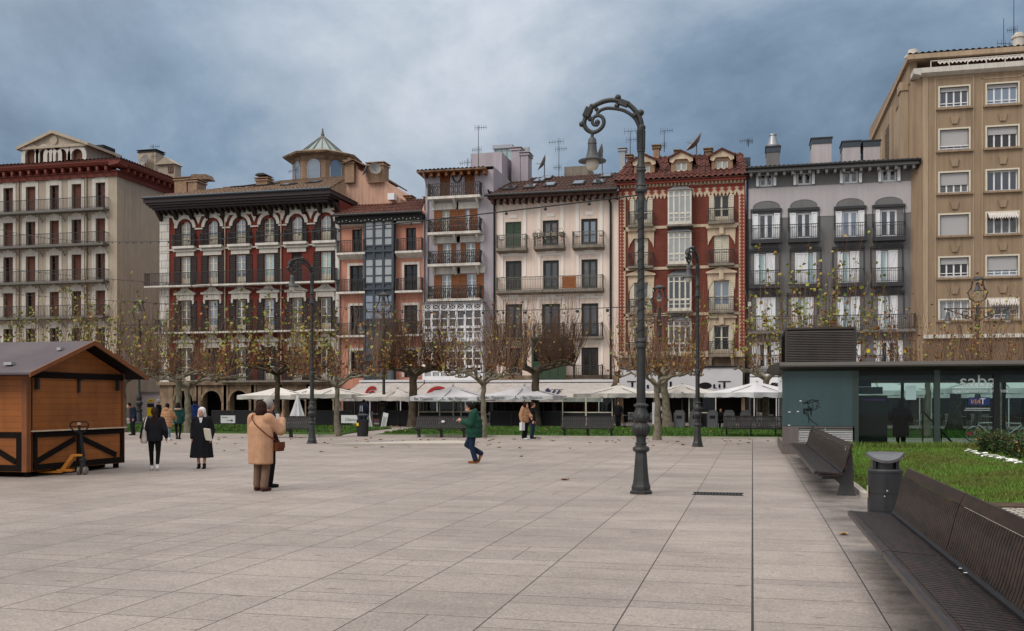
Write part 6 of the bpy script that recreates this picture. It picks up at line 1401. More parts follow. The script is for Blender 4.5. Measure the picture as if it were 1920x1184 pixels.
# ================================================================== STREET FURNITURE
q_ = .00977
def lamp_parts(t, wind=True):
    P = lambda rows: [((926 - y) * q_, w * q_) for y, w in rows]
    b = MB()
    b.lathe(P([(926, 21.5), (921, 21), (919, 18), (913, 18.5), (911, 17.5), (905, 15.6), (893, 14.2), (870, 12.4), (850, 10.8), (848, 10.6)]), 8, (0, 0, 0), math.pi / 8)
    b.lathe(P([(849, 10.8), (846, 15), (843, 16), (839, 14.5), (837, 10), (834, 9.4), (833, 11), (831, 10.8), (830, 8.8), (821, 9.2), (819, 11.5), (818, 11.5)]), 24)
    b.lathe(P([(818, 9.5), (816, 12.8), (811, 16), (806, 17), (801, 16.2), (797, 14), (795, 12), (793, 11.2)]), 36, flute=((926 - 817) * q_, (926 - 797) * q_, .035, 18))
    b.lathe(P([(793, 12), (791, 14), (787, 15.6), (782, 15.4), (776, 13.4), (769, 10.6), (765, 10), (764, 12), (761, 12), (759, 10), (757, 8.8)]), 24, flute=((926 - 790) * q_, (926 - 770) * q_, .03, 10))
    for k in range(10):
        an = 2 * math.pi * k / 10; b.sphere((11.4 * q_ * math.cos(an), 11.4 * q_ * math.sin(an), (926 - 761.5) * q_), .026, 6, 4)
        b.sphere((14.2 * q_ * math.cos(an), 14.2 * q_ * math.sin(an), (926 - 783) * q_), .03, 6, 5, (1, 1, 2))
    b.build('base', MT['lampiron'], t, smooth=True, auto=30)
    s = MB(); s.lathe(P([(757, 8.4), (720, 8.2), (662, 7.8), (656, 8), (654, 10), (650, 10.4), (646, 9), (642, 10.2), (638, 9), (636, 6.6), (560, 6.4), (470, 6.1), (384, 5.8), (380, 6.8), (377, 6.2), (366, 6.2)]), 20)
    for k in range(0): pass
    s.build('shaft', MT['lampiron'], t, smooth=True, auto=30)
    c = MB(); c.lathe(P([(366, 7.2), (364, 11.2), (360, 11.4), (357, 9.8), (354, 9), (352, 10), (349, 8.4), (340, 7.4), (330, 6.8), (327, 7.2), (325, 9.2), (322, 9.2), (320, 7.4), (318, 8), (315, 6.6), (290, 6.0), (289, 7.4), (286, 7.4), (285, 6), (270, 5.6), (252, 7.0), (248, 7.6), (244, 7.2), (243, 4)]), 20)
    for k in range(8): an = 2 * math.pi * k / 8; c.tube([(6.6 * q_ * math.cos(an), 6.6 * q_ * math.sin(an), (926 - y) * q_) for y in (286, 268, 250)], [.012, .016, .02], 5)
    c.build('capital', MT['lampiron'], t, smooth=True, auto=30)
    if wind:
        w = MB(); pts = []
        for k in range(230):
            an = k * .37; z = (926 - 636) * q_ + k / 230 * 2.5; r_ = (6.8 - k / 230 * .7) * q_; pts.append((r_ * math.cos(an), r_ * math.sin(an), z))
        w.tube(pts, .009, 4); w.build('wound_cable', MT['black'], t)
    # arm: coordinates read off in photo pixels of the nearest lamp, axis at 1201.5
    A = lambda zx, zy: ((1060 + zx / 3.945 - 1201.5) * q_, 0, (926 - 160 - zy / 3.945) * q_)
    def curve(pts, n=6):
        out = []; V = [Vector(A(*p)) for p in pts]
        for i in range(len(V) - 1):
            p0, p1, p2, p3 = V[max(i - 1, 0)], V[i], V[i + 1], V[min(i + 2, len(V) - 1)]
            for k in range(n):
                u = k / n; out.append(.5 * ((2 * p1) + (p2 - p0) * u + (2 * p0 - 5 * p1 + 4 * p2 - p3) * u * u + (3 * p1 - p0 - 3 * p2 + p3) * u ** 3))
        return out + [V[-1]]
    a = MB()
    o = curve([(562, 330), (556, 280), (530, 222), (470, 156), (390, 122), (330, 112), (262, 124), (195, 156), (158, 200), (138, 250), (136, 282), (156, 318), (198, 342), (240, 332), (272, 304), (283, 270), (272, 236), (244, 220), (212, 228), (196, 256), (206, 284), (232, 290), (244, 268), (230, 256)])
    n = len(o); a.tube(o, [.046 * (1 - .42 * max(0, (i / n - .3)) / .7) for i in range(n)], 10)
    o2 = curve([(545, 330), (528, 284), (496, 240), (440, 200), (380, 180), (310, 170), (262, 180), (236, 200)]); a.tube(o2, [.033] * (len(o2) - 1) + [.03], 8)
    for zx, zy, r_ in ((556, 220, .062), (388, 96, .058), (118, 276, .055), (380, 158, .05), (228, 172, .04), (236, 208, .036), (232, 268, .045), (180, 240, .05), (512, 238, .06), (192, 148, .05), (462, 148, .05), (562, 332, .075)): a.sphere(A(zx, zy), r_, 10, 7)
    for p0, p1 in (((388, 96), (384, 122)), ((556, 220), (512, 238)), ((384, 122), (378, 178)), ((228, 160), (236, 200)), ((136, 262), (118, 276)), ((180, 240), (150, 230))): a.tube([A(*p0), A(*p1)], .025, 8)
    a.bar(A(398, 128), A(460, 154), .12, .1); a.tube([A(198, 340), A(195, 378)], .03, 8)
    a.build('arm', MT['lampiron'], t, smooth=True, auto=40)
    j = MB(); j.bar(A(178, 160), A(146, 228), .15, .13); j.build('junction_box', MT['iron'], t, bevel=.015)
    cx_ = A(196, 370); zb = lambda zy: (926 - 160 - zy / 3.945) * q_; c0 = (cx_[0], 0, 0)
    h = MB(); h.lathe([(zb(z), r_ * q_ / 3.945) for z, r_ in ((552, 104), (560, 103), (554, 70), (540, 58), (520, 46), (480, 36), (432, 31), (428, 34), (420, 34), (414, 31), (396, 30), (384, 22), (376, 10), (372, 3))][::1], 28, c0)
    h.build('lamp_shade', MT['lampiron'] if 0 else MT['shade'], t, smooth=True, auto=35)
    g = MB(); g.lathe([(zb(z), r_ * q_ / 3.945) for z, r_ in ((626, 6), (622, 24), (612, 38), (596, 47), (574, 50), (552, 46))], 20, c0); g.build('globe', MT['glassglobe'], t, smooth=True)
MT['shade'] = M('grey_enamel_shade', S(74, 75, 78), .5, .4, metal=.1, var=.1, vs=5)
L1 = G(1202, 926); L2 = G(1308, 838); L3 = G(585, 832)
t = thing('street_lamp', 'nearest tall cast iron lamp post, its scrolled arm reaching over the square', 'lamp post', L1, 0, 'tall cast iron lamps'); lamp_parts(t)
t2 = dup(t, L2, R(72), 'distant tall lamp post standing in front of the grey containers, arm seen end on', 'tall cast iron lamps')
t3 = dup(t, L3, R(58), 'tall lamp post behind the woman in the camel coat, before the dark red house', 'tall cast iron lamps')
# candelabra lamps along the terraces
def candelabra(t):
    b = MB(); b.lathe([(0, .34), (.12, .34), (.2, .26), (.9, .17), (.95, .24), (1.05, .24), (1.1, .15), (1.3, .15), (1.4, .25), (1.55, .26), (1.68, .16), (1.8, .2), (2.05, .14), (2.15, .1), (5.6, .075), (5.65, .13), (5.8, .14), (5.95, .1), (6.3, .13), (6.6, .17), (6.7, .1)], 16); b.build('post', MT['lampiron'], t, smooth=True, auto=35)
    a = MB(); zA = 7.0
    a.bar((-1.75, 0, zA), (1.75, 0, zA), .07, .06); a.tube([(0, 0, 6.6), (0, 0, 7.4)], .1, 8)
    for s in (-1, 1):
        P = []
        for k in range(22):
            an = k * .42; r_ = .34 - k * .0135; P.append((s * (.62 + r_ * math.cos(an + 2.6)), 0, zA - .32 + r_ * math.sin(an + 2.6)))
        a.tube(P, .032, 6); a.tube([(s * .06, 0, 6.2), (s * .3, 0, 6.45), (s * .75, 0, 6.62), (s * 1.3, 0, 6.82), (s * 1.72, 0, zA)], .035, 6)
        a.sphere((s * 1.75, 0, zA), .07, 8, 6); a.tube([(s * 1.6, 0, zA), (s * 1.6, 0, zA - .16)], .025, 6); a.sphere((s * 1.15, 0, zA - .12), .06, 8, 6)
        # lyre that carries the middle lantern
        L_ = [(s * .12, 0, 7.35), (s * .42, 0, 7.55), (s * .52, 0, 7.9), (s * .36, 0, 8.15), (s * .28, 0, 8.5), (s * .3, 0, 8.62)]; a.tube(L_, .04, 6)
        for p in L_[1:5]: a.sphere(p, .06, 7, 5)
    a.lathe([(8.6, .42), (8.66, .42), (8.7, .3), (8.8, .22), (8.84, .06)], 14); a.build('arm', MT['lampiron'], t, smooth=True, auto=40)
    for x, z in ((-1.6, zA - .16), (1.6, zA - .16), (0, 8.5)):
        h = MB(); h.lathe([(z - .52, .24), (z - .5, .25), (z - .4, .15), (z - .2, .1), (z - .06, .09), (z, .03)], 14, (x, 0, 0)); o = h.build('lamp_shade', MT['shade'], t, smooth=True)
        g = MB(); g.lathe([(z - .72, .04), (z - .66, .13), (z - .52, .18)], 12, (x, 0, 0)); g.build('globe', MT['glassglobe'], o, smooth=True)
ct = thing('candelabra_lamp', 'two armed candelabra lamp rising above the kiosk roof before the tan block', 'lamp post', (12.6, 62, 0), 0, 'candelabra lamps along the terraces'); candelabra(ct)
dup(ct, (-5.6, 62, 0), 0, 'candelabra lamp half hidden behind twigs before the red brick house'); dup(ct, (-23.7, 62, 0), 0, 'candelabra lamp beside the black and white menu board'); dup(ct, (-42, 62, 0), 0, 'candelabra lamp in front of the bare side wall of the cream block')
# ---------------------------------------------------------------- benches of slatted timber on cast legs
def bench(t, x0, x1, mods, slat_n, back=True):
    """local x = depth (front edge at 0, back to +), local y = length"""
    prof_s = [(0.0, .395), (.0, .425), (.06, .44), (.25, .425), (.47, .405), (.5, .40), (.5, .372), (.25, .39), (.06, .405)]
    prof_b = [(.47, .425), (.50, .47), (.535, .60), (.56, .72), (.60, .84), (.635, .93), (.66, .925), (.625, .83), (.59, .72), (.565, .6), (.53, .46), (.5, .42)]
    ys = mods
    for ya, yb in zip(ys, ys[1:]):
        a, b = min(ya, yb) + .012, max(ya, yb) - .012; n = max(4, int((b - a) / slat_n)); w = (b - a) / n
        s = MB(); k_ = MB(); g = .016
        for i in range(n): s.prism_y(prof_s[2:8] + [(.06, .405)], a + w * i + g / 2, a + w * (i + 1) - g / 2) if False else s.add(*prism_xy([(.075, .435), (.25, .425), (.47, .405), (.47, .375), (.25, .39), (.075, .405)], a + w * i + g / 2, a + w * (i + 1) - g / 2))
        s.add(*prism_xy([(0.0, .385), (0.0, .43), (.035, .442), (.07, .436), (.07, .39)], a, b)); s.add(*prism_xy([(.475, .37), (.475, .406), (.5, .402), (.5, .37)], a, b)); s.add(*prism_xy([(.1, .365), (.1, .385), (.45, .372), (.45, .35)], a, b))
        s.build('seat', MT[x1], t, bevel=0)
        for i in range(n): k_.add(*prism_xy([(.485, .44), (.515, .52), (.54, .62), (.565, .73), (.6, .835), (.625, .825), (.59, .72), (.565, .61), (.54, .51), (.51, .43)], a + w * i + g / 2, a + w * (i + 1) - g / 2))
        k_.add(*prism_xy([(.603, .84), (.64, .935), (.665, .93), (.665, .915), (.63, .83)], a, b)); k_.add(*prism_xy([(.54, .5), (.6, .7), (.62, .7), (.56, .5)], a, b)); k_.build('backrest', MT[x1], t)
    m = MB(); m.add(*prism_xy([(.47, .36), (.47, .43), (.535, .5), (.56, .5), (.52, .36)], min(mods) + .02, max(mods) - .02)); m.build('rail', MT['black'], t)  # added dark filler, stands in for the shade between seat and back
    for y in x0:
        m = MB(); m.add(*prism_xy([(.06, .372), (.47, .36), (.52, .42), (.62, .86), (.66, .86), (.69, .5), (.70, .08), (.74, 0), (.40, 0), (.42, .06), (.46, .2), (.36, .3), (.1, .34)], y - .035, y + .035)); m.build('leg', MT['benchleg'], t, bevel=.008)
def prism_xy(poly, y0, y1):
    n = len(poly); vs = [(p[0], y0, p[1]) for p in poly] + [(p[0], y1, p[1]) for p in poly]
    return vs, [tuple(range(n)), tuple(range(2 * n - 1, n - 1, -1))] + [(i, i + n, (i + 1) % n + n, (i + 1) % n) for i in range(n)]
t = thing('park_bench', 'long dark timber bench nearest the lens, its seat of fine cross slats', 'bench', (1.06, 12, 0)); bench(t, (-.35, -2.9, -5.9, -9.0), 'bench', (0, -3.15, -6.3, -9.3), .075)
m = MB(); m.bar((.07, 0, .0), (.07, 0, .001), .001)
for y, x in ((-3.9, .49), (-4.1, .485), (-6.9, .49)): 
    o = MB(); o.sphere((0, 0, 0), .012, 6, 4, (1.6, .8, .3)); o = o.build('paper_scrap', MT['paper']); o.location = (1.06 + x - .02, 12 + y, .432); tag(o, 'small white scrap lying in the angle of the nearest bench', 'litter', 'scraps on the nearest bench')
t = thing('park_bench', 'dark timber bench in front of the teal kiosk wall, scribble on its back', 'bench', (1.06, 30.6, 0)); bench(t, (-.3, -4.0, -8.0, -11.9), 'bench', (0, -6.1, -12.15), .08)
s = MB(); P = []
for k in range(26): P.append((.603 + .028 * math.sin(k * .9) * .2, -11.55 + .05 * math.sin(k * 1.3) + k * .003, .80 + .06 * math.cos(k * .8)))
s.tube([(p[0] - .012, p[1], p[2]) for p in P], .006, 4); s.build('graffiti', MT['zinc'], t)
for k, (px, wpx, lab) in enumerate(((826, 95, 'grey slatted bench with a white bird dropping, behind the green jacket man'), (1102, 95, 'grey slatted bench right of the couple with the white bag'), (543, 92, 'grey slatted bench behind the woman in the camel coat'), (1408, 103, 'grey slatted bench beside the glass kiosk, before the grey containers'))):
    p = G(px, 820.5); w = 2.42
    if k == 0:
        fb = thing('park_bench', lab, 'bench', p, 0, 'slatted benches facing the square'); 
        t0 = MB()
        def slat_bench(t, w):
            n = 26; s = MB(); b = MB(); st = w / n
            for i in range(n):
                x = -w / 2 + st * i; s.add([(x + .012, -.42, .44), (x + st - .012, -.42, .44), (x + st - .012, .03, .41), (x + .012, .03, .41), (x + .012, -.42, .40), (x + st - .012, -.42, .40), (x + st - .012, .03, .37), (x + .012, .03, .37)], [(0, 1, 2, 3), (7, 6, 5, 4), (0, 4, 5, 1), (1, 5, 6, 2), (2, 6, 7, 3), (3, 7, 4, 0)])
                b.add([(x + .012, .03, .45), (x + st - .012, .03, .45), (x + st - .012, .2, .93), (x + .012, .2, .93), (x + .012, .06, .45), (x + st - .012, .06, .45), (x + st - .012, .23, .93), (x + .012, .23, .93)], [(0, 1, 2, 3), (7, 6, 5, 4), (0, 4, 5, 1), (1, 5, 6, 2), (2, 6, 7, 3), (3, 7, 4, 0)])
            s.bar((-w / 2, -.44, .42), (w / 2, -.44, .42), .05, .06); b.bar((-w / 2, .215, .95), (w / 2, .215, .95), .05, .05); b.bar((-w / 2, .075, .5), (w / 2, .075, .5), .03, .06); b.bar((-w / 2, .15, .74), (w / 2, .15, .74), .03, .05)
            s.build('seat', MT['benchfar'], t); b.build('backrest', MT['benchfar'], t)
            for x in (-w / 2 + .12, 0, w / 2 - .12): m = MB(); m.prismx([(-.4, .38), (.05, .36), (.22, .9), (.27, .9), (.2, .45), (.26, .1), (.34, 0), (-.02, 0), (.02, .08), (-.02, .26), (-.14, .31), (-.4, .33)], x - .035, x + .035); m.build('leg', MT['benchleg'], t)
        slat_bench(fb, w)
    else: dup(fb, p, 0, lab)
o = MB().sphere((0, 0, 0), .08, 7, 5, (1.2, .25, .8)).build('bird_dropping', MT['paper'], fb); o.location = (.1, .06, .72)
# ---------------------------------------------------------------- bins
bx_ = G(1652, 990); t = thing('litter_bin', 'dark round steel litter bin with a curved hood, between the two long benches', 'bin', (1.66, 13.6, 0))
m = MB(); m.lathe([(0, .205), (.02, .215), (.28, .215), (.283, .21), (.29, .21), (.293, .215), (.5, .215), (.503, .21), (.51, .21), (.513, .215), (.76, .215), (.763, .208), (.772, .208), (.775, .215), (.80, .215), (.82, .2)], 40); m.box(-.006, .006, -.219, -.2, .03, .78); m.build('body', MT['binm'], t, smooth=True, auto=30)
m = MB(); m.sphere((0, -.222, .55), .014, 8, 6); m.sphere((-.03, -.218, .48), .012, 8, 6); m.build('lock', MT['zinc'], t)
m = MB(); m.box(-.222, -.212, -.07, .0, .45, .6); m.build('sticker', MT['yellow'] if 0 else MT['fcream'], t)
m = MB(); m.lathe([(.82, .13), (.95, .13)], 20); m.box(-.16, -.12, -.1, .1, .82, .95); m.box(.12, .16, -.1, .1, .82, .95); m.build('neck', MT['binm'], t)
m = MB(); n = 20; T_ = []; B_ = []
for i in range(n + 1):
    x = -.235 + .47 * i / n; u = i / n * 2 - 1; c = 1 - u * u
    T_.append([(x, -.20 * c - .005, .985 - .05 * c + .045 * abs(u) ** 3), (x, 0, 1.005 + .0 * c), (x, .20 * c + .005, 1.03)]); B_.append([(a, b * .96, z - .035) for a, b, z in T_[-1]])
for i in range(n):
    for k in range(2): m.quad(T_[i][k], T_[i + 1][k], T_[i + 1][k + 1], T_[i][k + 1]); m.quad(B_[i][k + 1], B_[i + 1][k + 1], B_[i + 1][k], B_[i][k])
    m.quad(B_[i][0], B_[i + 1][0], T_[i + 1][0], T_[i][0]); m.quad(T_[i][2], T_[i + 1][2], B_[i + 1][2], B_[i][2])
m.build('hood', MT['binlid'], t)
p = G(680, 818.5); t = thing('litter_bin', 'dark plastic litter bin with a yellow sticker, at the mouth of the path', 'bin', p)
m = MB(); m.lathe([(0, .25), (.05, .26), (.7, .29), (.72, .30), (.78, .30)], 20); m.build('body', MT['black'] if 0 else MT['binm'], t, smooth=True, auto=30)
m = MB(); m.lathe([(.93, .26), (.96, .29), (1.0, .29), (1.05, .22), (1.08, .05)], 20); 
for an in (.6, 2.5, 4.2, 5.3): m.tube([(.26 * math.cos(an), .26 * math.sin(an), .77), (.26 * math.cos(an), .26 * math.sin(an), .95)], .03, 6)
m.build('hood', MT['binm'], t, smooth=True, auto=30); bx(t, 'sticker', MT['yellow'], -.2, -.08, -.3, -.285, .5, .64)
# ---------------------------------------------------------------- grey containers
ws = None
for k, (px, lab) in enumerate(((1274, 'grey recycling container beside the mottled leaning plane, leftmost of its row'), (1304, 'grey recycling container partly hidden by the distant tall lamp'), (1336, 'grey recycling container midway, just right of the distant tall lamp'), (1367, 'grey recycling container second from the kiosk end of its row'), (1398, 'grey recycling container standing highest behind the slatted bench near the kiosk'))):
    p = G(px, 803.5)
    if ws is None:
        ws = thing('recycling_container', lab, 'container', p, 0, 'grey recycling containers'); m = MB()
        m.prism([(-.3, 0), (.3, 0), (.3, .88), (.2, 1.06), (-.2, 1.06), (-.3, .88)], -.28, .28); m.build('body', MT['waste'], ws, bevel=.02)
        m = MB(); m.prism([(-.325, .0), (-.303, .0), (-.303, .885), (-.2, 1.065), (.2, 1.065), (.303, .885), (.303, 0), (.325, 0), (.325, .9), (.21, 1.1), (-.21, 1.1), (-.325, .9)], -.3, .3); m.build('rim', MT['zinc'] if 0 else MT['waste'], ws)
        m = MB(); m.box(-.16, .16, -.3, -.285, .6, .78); m.build('flap', MT['black'], ws)
    else: dup(ws, p if k < 4 else p + Vector((0, 0, .0)), 0, lab)
# ---------------------------------------------------------------- parasols
def parasol(label, px, w, py_a, py_b, Y, txt=None, mat='canvas', rot=0.0, seed=0, dy=None):
    c = Vector((XA(px, Y), Y, 0)); z1 = ZA(py_a, px, Y); z0 = ZA(py_b, px, Y - w * .4); t = thing('parasol', label, 'parasol', c, rot, 'parasols on the café terraces'); h = w / 2; hv = .26; zc = z0 + hv
    m = MB(); n = 10; q = random.Random(seed)
    for s in range(4):
        R_ = Matrix.Rotation(math.pi / 2 * s, 3, 'Z')
        pt = lambda u, v: R_ @ Vector(((u * 2 - 1) * h * v, -h * v, z1 + (zc - z1) * v - .09 * math.sin(math.pi * v) * (1 - abs(u * 2 - 1)) * 1.3 - .06 * math.sin(math.pi * v)))
        for j in range(6):
            for i in range(n): a, b, c_, d = pt(i / n, j / 6), pt((i + 1) / n, j / 6), pt((i + 1) / n, (j + 1) / 6), pt(i / n, (j + 1) / 6); m.quad(d, c_, b, a)
    m.sphere((0, 0, z1 + .03), .09, 8, 5); m.build('canopy', MT[mat], t, smooth=True, auto=20)
    m = MB()
    for s in range(4):
        R_ = Matrix.Rotation(math.pi / 2 * s, 3, 'Z'); k = 20
        for i in range(k):
            f_ = lambda u, b: R_ @ Vector(((u * 2 - 1) * h, -h - .01 - (.03 * math.sin(u * 17 + seed + s) if b else 0), zc - .06 * math.sin(math.pi * u) * 0 - (hv + .02 * math.sin(u * 25 + s) if b else 0)))
            m.quad(f_(i / k, 1), f_((i + 1) / k, 1), f_((i + 1) / k, 0), f_(i / k, 0))
    va = m.build('valance', MT[mat], t)
    if txt:
        for x in (-h * .58, h * .45): text(va, txt, .24, (x, -h - .06, zc - hv * .78), MT['letter'], shear=.1, sx=.95, ext=.003)
        mm = MB(); mm.box(-.28, .28, -h - .055, -h - .05, zc - hv + .02, zc - .01); o = mm.build('crest_panel', MT['paper'], va); mm = MB(); mm.sphere((0, -h - .06, zc - .09), .05, 6, 5, (.8, .2, 1.1)); mm.box(-.18, .18, -h - .065, -h - .056, zc - .2, zc - .17); mm.build('crest', MT['letter'], o)
    m = MB(); m.tube([(0, 0, 0), (0, 0, z1)], .035, 8); m.build('pole', MT['frame_w'], t); m = MB(); m.box(-.4, .4, -.4, .4, 0, .08); m.lathe([(.08, .07), (.4, .06)], 8); m.build('foot', MT['iron'], t)
    m = MB()
    for s in range(8):
        an = math.pi / 4 * s + math.pi / 4; r_ = h * (1.38 if s % 2 == 0 else .98); m.bar((0, 0, z1 - .12), (r_ * math.cos(an), r_ * math.sin(an), zc - .03), .03)
    m.build('rib', MT['iron_g'], t)
    return t
parasol('off white parasol farthest from the kiosk, in front of the stone arcade', 522, 4.5, 726, 749, 63.0, None, seed=1, rot=R(14))
parasol('off white parasol tucked between the first and third ones, edge lettered in black', 580, 4.0, 728, 747, 66.5, 'CASA BLANCA', seed=2)
parasol('off white parasol directly behind the slim straight trunk', 627, 4.3, 726, 747, 62.5, None, seed=3)
parasol('low off white parasol with a drooping hem, next to the thick scaly trunk', 745, 4.4, 729, 752, 63.0, None, seed=4)
parasol('white parasol with black blackletter words, over the folded step ladder', 850, 4.4, 724, 752, 61.5, 'Bar Theatron', 'canvas_g', seed=5)
parasol('white parasol with black blackletter words, behind the couple with the white bag', 983, 4.6, 723, 750, 61.5, 'Bar Theatron', 'canvas_g', seed=6)
parasol('beige parasol nearest the tall lamp on its left, before the white fascia board', 1160, 4.2, 722, 746, 63, None, 'canvas', seed=7, rot=R(40))
parasol('beige parasol right of the mottled planes, a heater hanging before it', 1279, 4.2, 720, 746, 63.5, None, 'canvas', seed=8, rot=R(40))
parasol('white parasol half hidden by the teal kiosk corner', 1419, 4.2, 716, 745, 58.5, None, 'canvas_g', seed=9, rot=R(42))
parasol('white parasol seen through the kiosk glass beside the dark ticket machine', 1640, 4.4, 708, 742, 57, None, 'canvas_g', seed=10)
parasol('white parasol seen through the kiosk glass, left of the thick grey trunk', 1735, 4.4, 700, 738, 59, None, 'canvas_g', seed=11)
parasol('white parasol seen through the kiosk glass, at the right frame edge', 1870, 5.5, 700, 738, 57, None, 'canvas_g', seed=12)
p = G(558, 806); t = thing('closed_parasol', 'closed pale parasol hanging in folds beside the bench behind the coat woman', 'parasol', p)
m = MB(); m.lathe([(.75, .36), (.8, .38), (1.3, .22), (1.9, .07), (2.0, .03)], 28, flute=(.7, 1.6, .18, 7)); m.build('canopy', MT['canvas_g'], t); m = MB(); m.tube([(0, 0, 0), (0, 0, 2.05)], .03, 6); m.build('pole', MT['iron_g'], t)
# ---------------------------------------------------------------- terrace: windbreaks, chairs, tables, signs
def windbreak(px0, px1, Y, lab, z1=1.0, glass=None, posts=True):
    a, b = XA(px0, Y), XA(px1, Y); t = thing('windbreak', lab, 'screen', (a, Y, 0), 0, 'dark terrace windbreaks', world=True)
    m = MB(); m.box(a, b, Y, Y + .04, .08, z1); m.build('panel', MT['black'], t); m = MB(); n = max(1, round((b - a) / 1.6))
    for k in range(n + 1): x = a + (b - a) * k / n; m.box(x - .03, x + .03, Y - .03, Y + .003, 0, glass or z1 + .04)
    m.box(a, b, Y - .025, Y, z1 - .03, z1 + .03); 
    if glass: m.box(a, b, Y - .025, Y, glass - .05, glass)
    m.build('frame', MT['iron'] if not glass else MT['frame_w'], t)
    if glass: m = MB(); m.box(a, b, Y + .01, Y + .02, z1, glass - .05); m.build('pane', MT['clear'], t)
for i, a in enumerate(((398, 436, 60.6, 'dark low windbreak at the arcade, behind the arrow sign'), (437, 505, 60.4, 'dark low windbreak behind the woman in the camel coat'), (590, 660, 60.9, 'dark low windbreak left of the white banner'), (712, 782, 62, 'dark windbreak behind the menu boards'), (920, 998, 61.2, 'dark low windbreak between the green jacket man and the couple'), (1010, 1052, 61.2, 'dark low windbreak right of the couple'))): windbreak(*a)
for i, a in enumerate(((785, 905, 61.8, 'white framed glass screen behind the bench by the green jacket man', .95, 2.0), (1055, 1098, 61.6, 'white framed glass screen behind the left half of the bench', .95, 1.9), (1099, 1148, 61.3, 'white framed glass screen behind the right half of the bench', .95, 1.9), (1292, 1342, 61.5, 'white framed glass screen behind the grey containers', .95, 2.0))): windbreak(*a)
ch = thing('terrace_chair', 'metal café chair on the dark terrace', 'chair', (0, 0, 0), 0, 'metal café chairs on the terraces')
m = MB(); m.box(-.2, .2, -.2, .2, .43, .46); m.build('seat', MT['zinc'], ch); m = MB()
for k in range(5): m.box(-.18 + k * .085, -.16 + k * .085, .19, .21, .46, .85)
m.box(-.21, .21, .185, .215, .82, .88); m.build('backrest', MT['alu'], ch)
for x in (-.18, .18):
    for y in (-.18, .18): MB().tube([(x, y, 0), (x, y, .43)], .014, 5).build('leg', MT['alu'], ch)
tb = thing('terrace_table', 'round metal café table on the dark terrace', 'table', (0, 0, 0), 0, 'metal café tables on the terraces')
MB().lathe([(.72, .35), (.75, .35)], 18).build('tabletop', MT['zinc'], tb); MB().lathe([(0, .22), (.03, .2), (.05, .03), (.72, .03)], 10).build('pedestal', MT['iron'], tb)
rd = random.Random(11); first = True
for px in (420, 452, 480, 600, 648, 700, 800, 860, 915, 935, 955, 1018, 1038, 1075, 1120, 1172, 1195, 1440, 1700, 1755, 1800, 1850):
    Y = 63.6 + rd.uniform(0, 4); x = XA(px, Y)
    if first: tb.location = (x, Y, 0)
    else: dup(tb, (x, Y, 0), 0)
    for an in (0.3, 2.2, 4.4):
        p = (x + .75 * math.cos(an), Y + .75 * math.sin(an), 0)
        if first: ch.location = p; ch.rotation_euler = (0, 0, an - math.pi / 2); first = False
        else: dup(ch, p, an - math.pi / 2)
def board(name, label, cat, px, py, w, h, z, mat, txts=(), Y=None, frame=None):
    p = G(px, py) if Y is None else Vector((XA(px, Y), Y, 0)); t = thing(name, label, cat, p); m = MB(); m.box(-w / 2, w / 2, -.015, .015, z, z + h); o = m.build('panel', MT[mat], t)
    m = MB()
    for x in (-w / 2 + .03, w / 2 - .03): m.box(x - .02, x + .02, .016, .05, 0, z + h)
    m.build('stand', MT['iron'], t)
    return t, o
t, o = board('direction_sign', 'white sign with a black arrow pointing right, in front of the arcade', 'sign', 427.5, 806, .92, .44, .38, 'paper'); m = MB(); m.box(-.05, .3, -.022, -.016, .52, .545); m.prism([(.2, .46), (.34, .532), (.2, .605), (.2, .57), (.27, .532), (.2, .49)], -.022, -.016); m.build('arrow', MT['letter'], o); text(o, 'PARKING', .085, (-.2, -.02, .68), MT['letter'], ext=.002)
t, o = board('banner', 'white cloth banner with cursive grey lettering tied to the terrace rail', 'banner', 655, 806, 1.0, .46, .38, 'paper'); text(o, 'Otano', .26, (.05, -.02, .5), MT['iron_g'], shear=.4, ext=.002)
t = thing('menu_board', 'folding menu board with two tilted white sheets beside the dark bin', 'sign', G(706, 803.5))
for s in (-1, 1):
    m = MB(); R_ = Matrix.Rotation(s * .2, 4, 'Y'); m.box(-.16 + s * .0, .16, -.02, .02, 0, .95); m.v = [tuple(R_ @ Vector(v) + Vector((s * .42, 0, 0))) for v in m.v]; o = m.build('sheet', MT['paper'], t)
    m = MB()
    for k in range(9): m.box(-.12, .12, -.024, -.021, .12 + k * .07, .15 + k * .07)
    m.v = [tuple(R_ @ Vector(v) + Vector((s * .42, 0, 0))) for v in m.v]; m.build('lettering', MT['iron_g'], o)
m = MB(); m.bar((-.3, 0, .45), (.3, 0, .45), .03); m.build('brace', MT['blue'], t)
t = thing('step_ladder', 'folded wooden step ladder standing under the blackletter parasol', 'ladder', (XA(858, 62.6), 62.6, 0)); m = MB()
for s in (-1, 1): m.bar((s * .42, 0, .7), (s * .1, 0, 2.0), .06, .05)
m.bar((-.26, 0, 1.3), (.26, 0, 1.3), .05); m.box(-.16, .16, -.1, .1, 2.0, 2.04)
for s in (-1, 1): m.bar((s * .42, .01, .7), (s * .55, .01, 0), .06, .05)
m.build('ladder_frame', MT['fcream'], t)
t, o = board('sign_board', 'tall blank white panel between the two mottled trunks', 'panel', 1234, 803.5, .72, 1.35, .22, 'paper', Y=61.9)
hp = thing('patio_heater', 'black bell shaped patio heater hanging before the beige parasols', 'heater', (XA(1279, 61.2), 61.2, 0)); MB().lathe([(1.86, .04), (1.9, .1), (2.06, .2), (2.08, .28), (2.16, .1), (2.2, .03)], 14).build('hood', MT['iron'], hp); MB().lathe([(0, .25), (.06, .25), (.1, .04), (1.87, .035)], 12).build('pole', MT['iron'], hp)
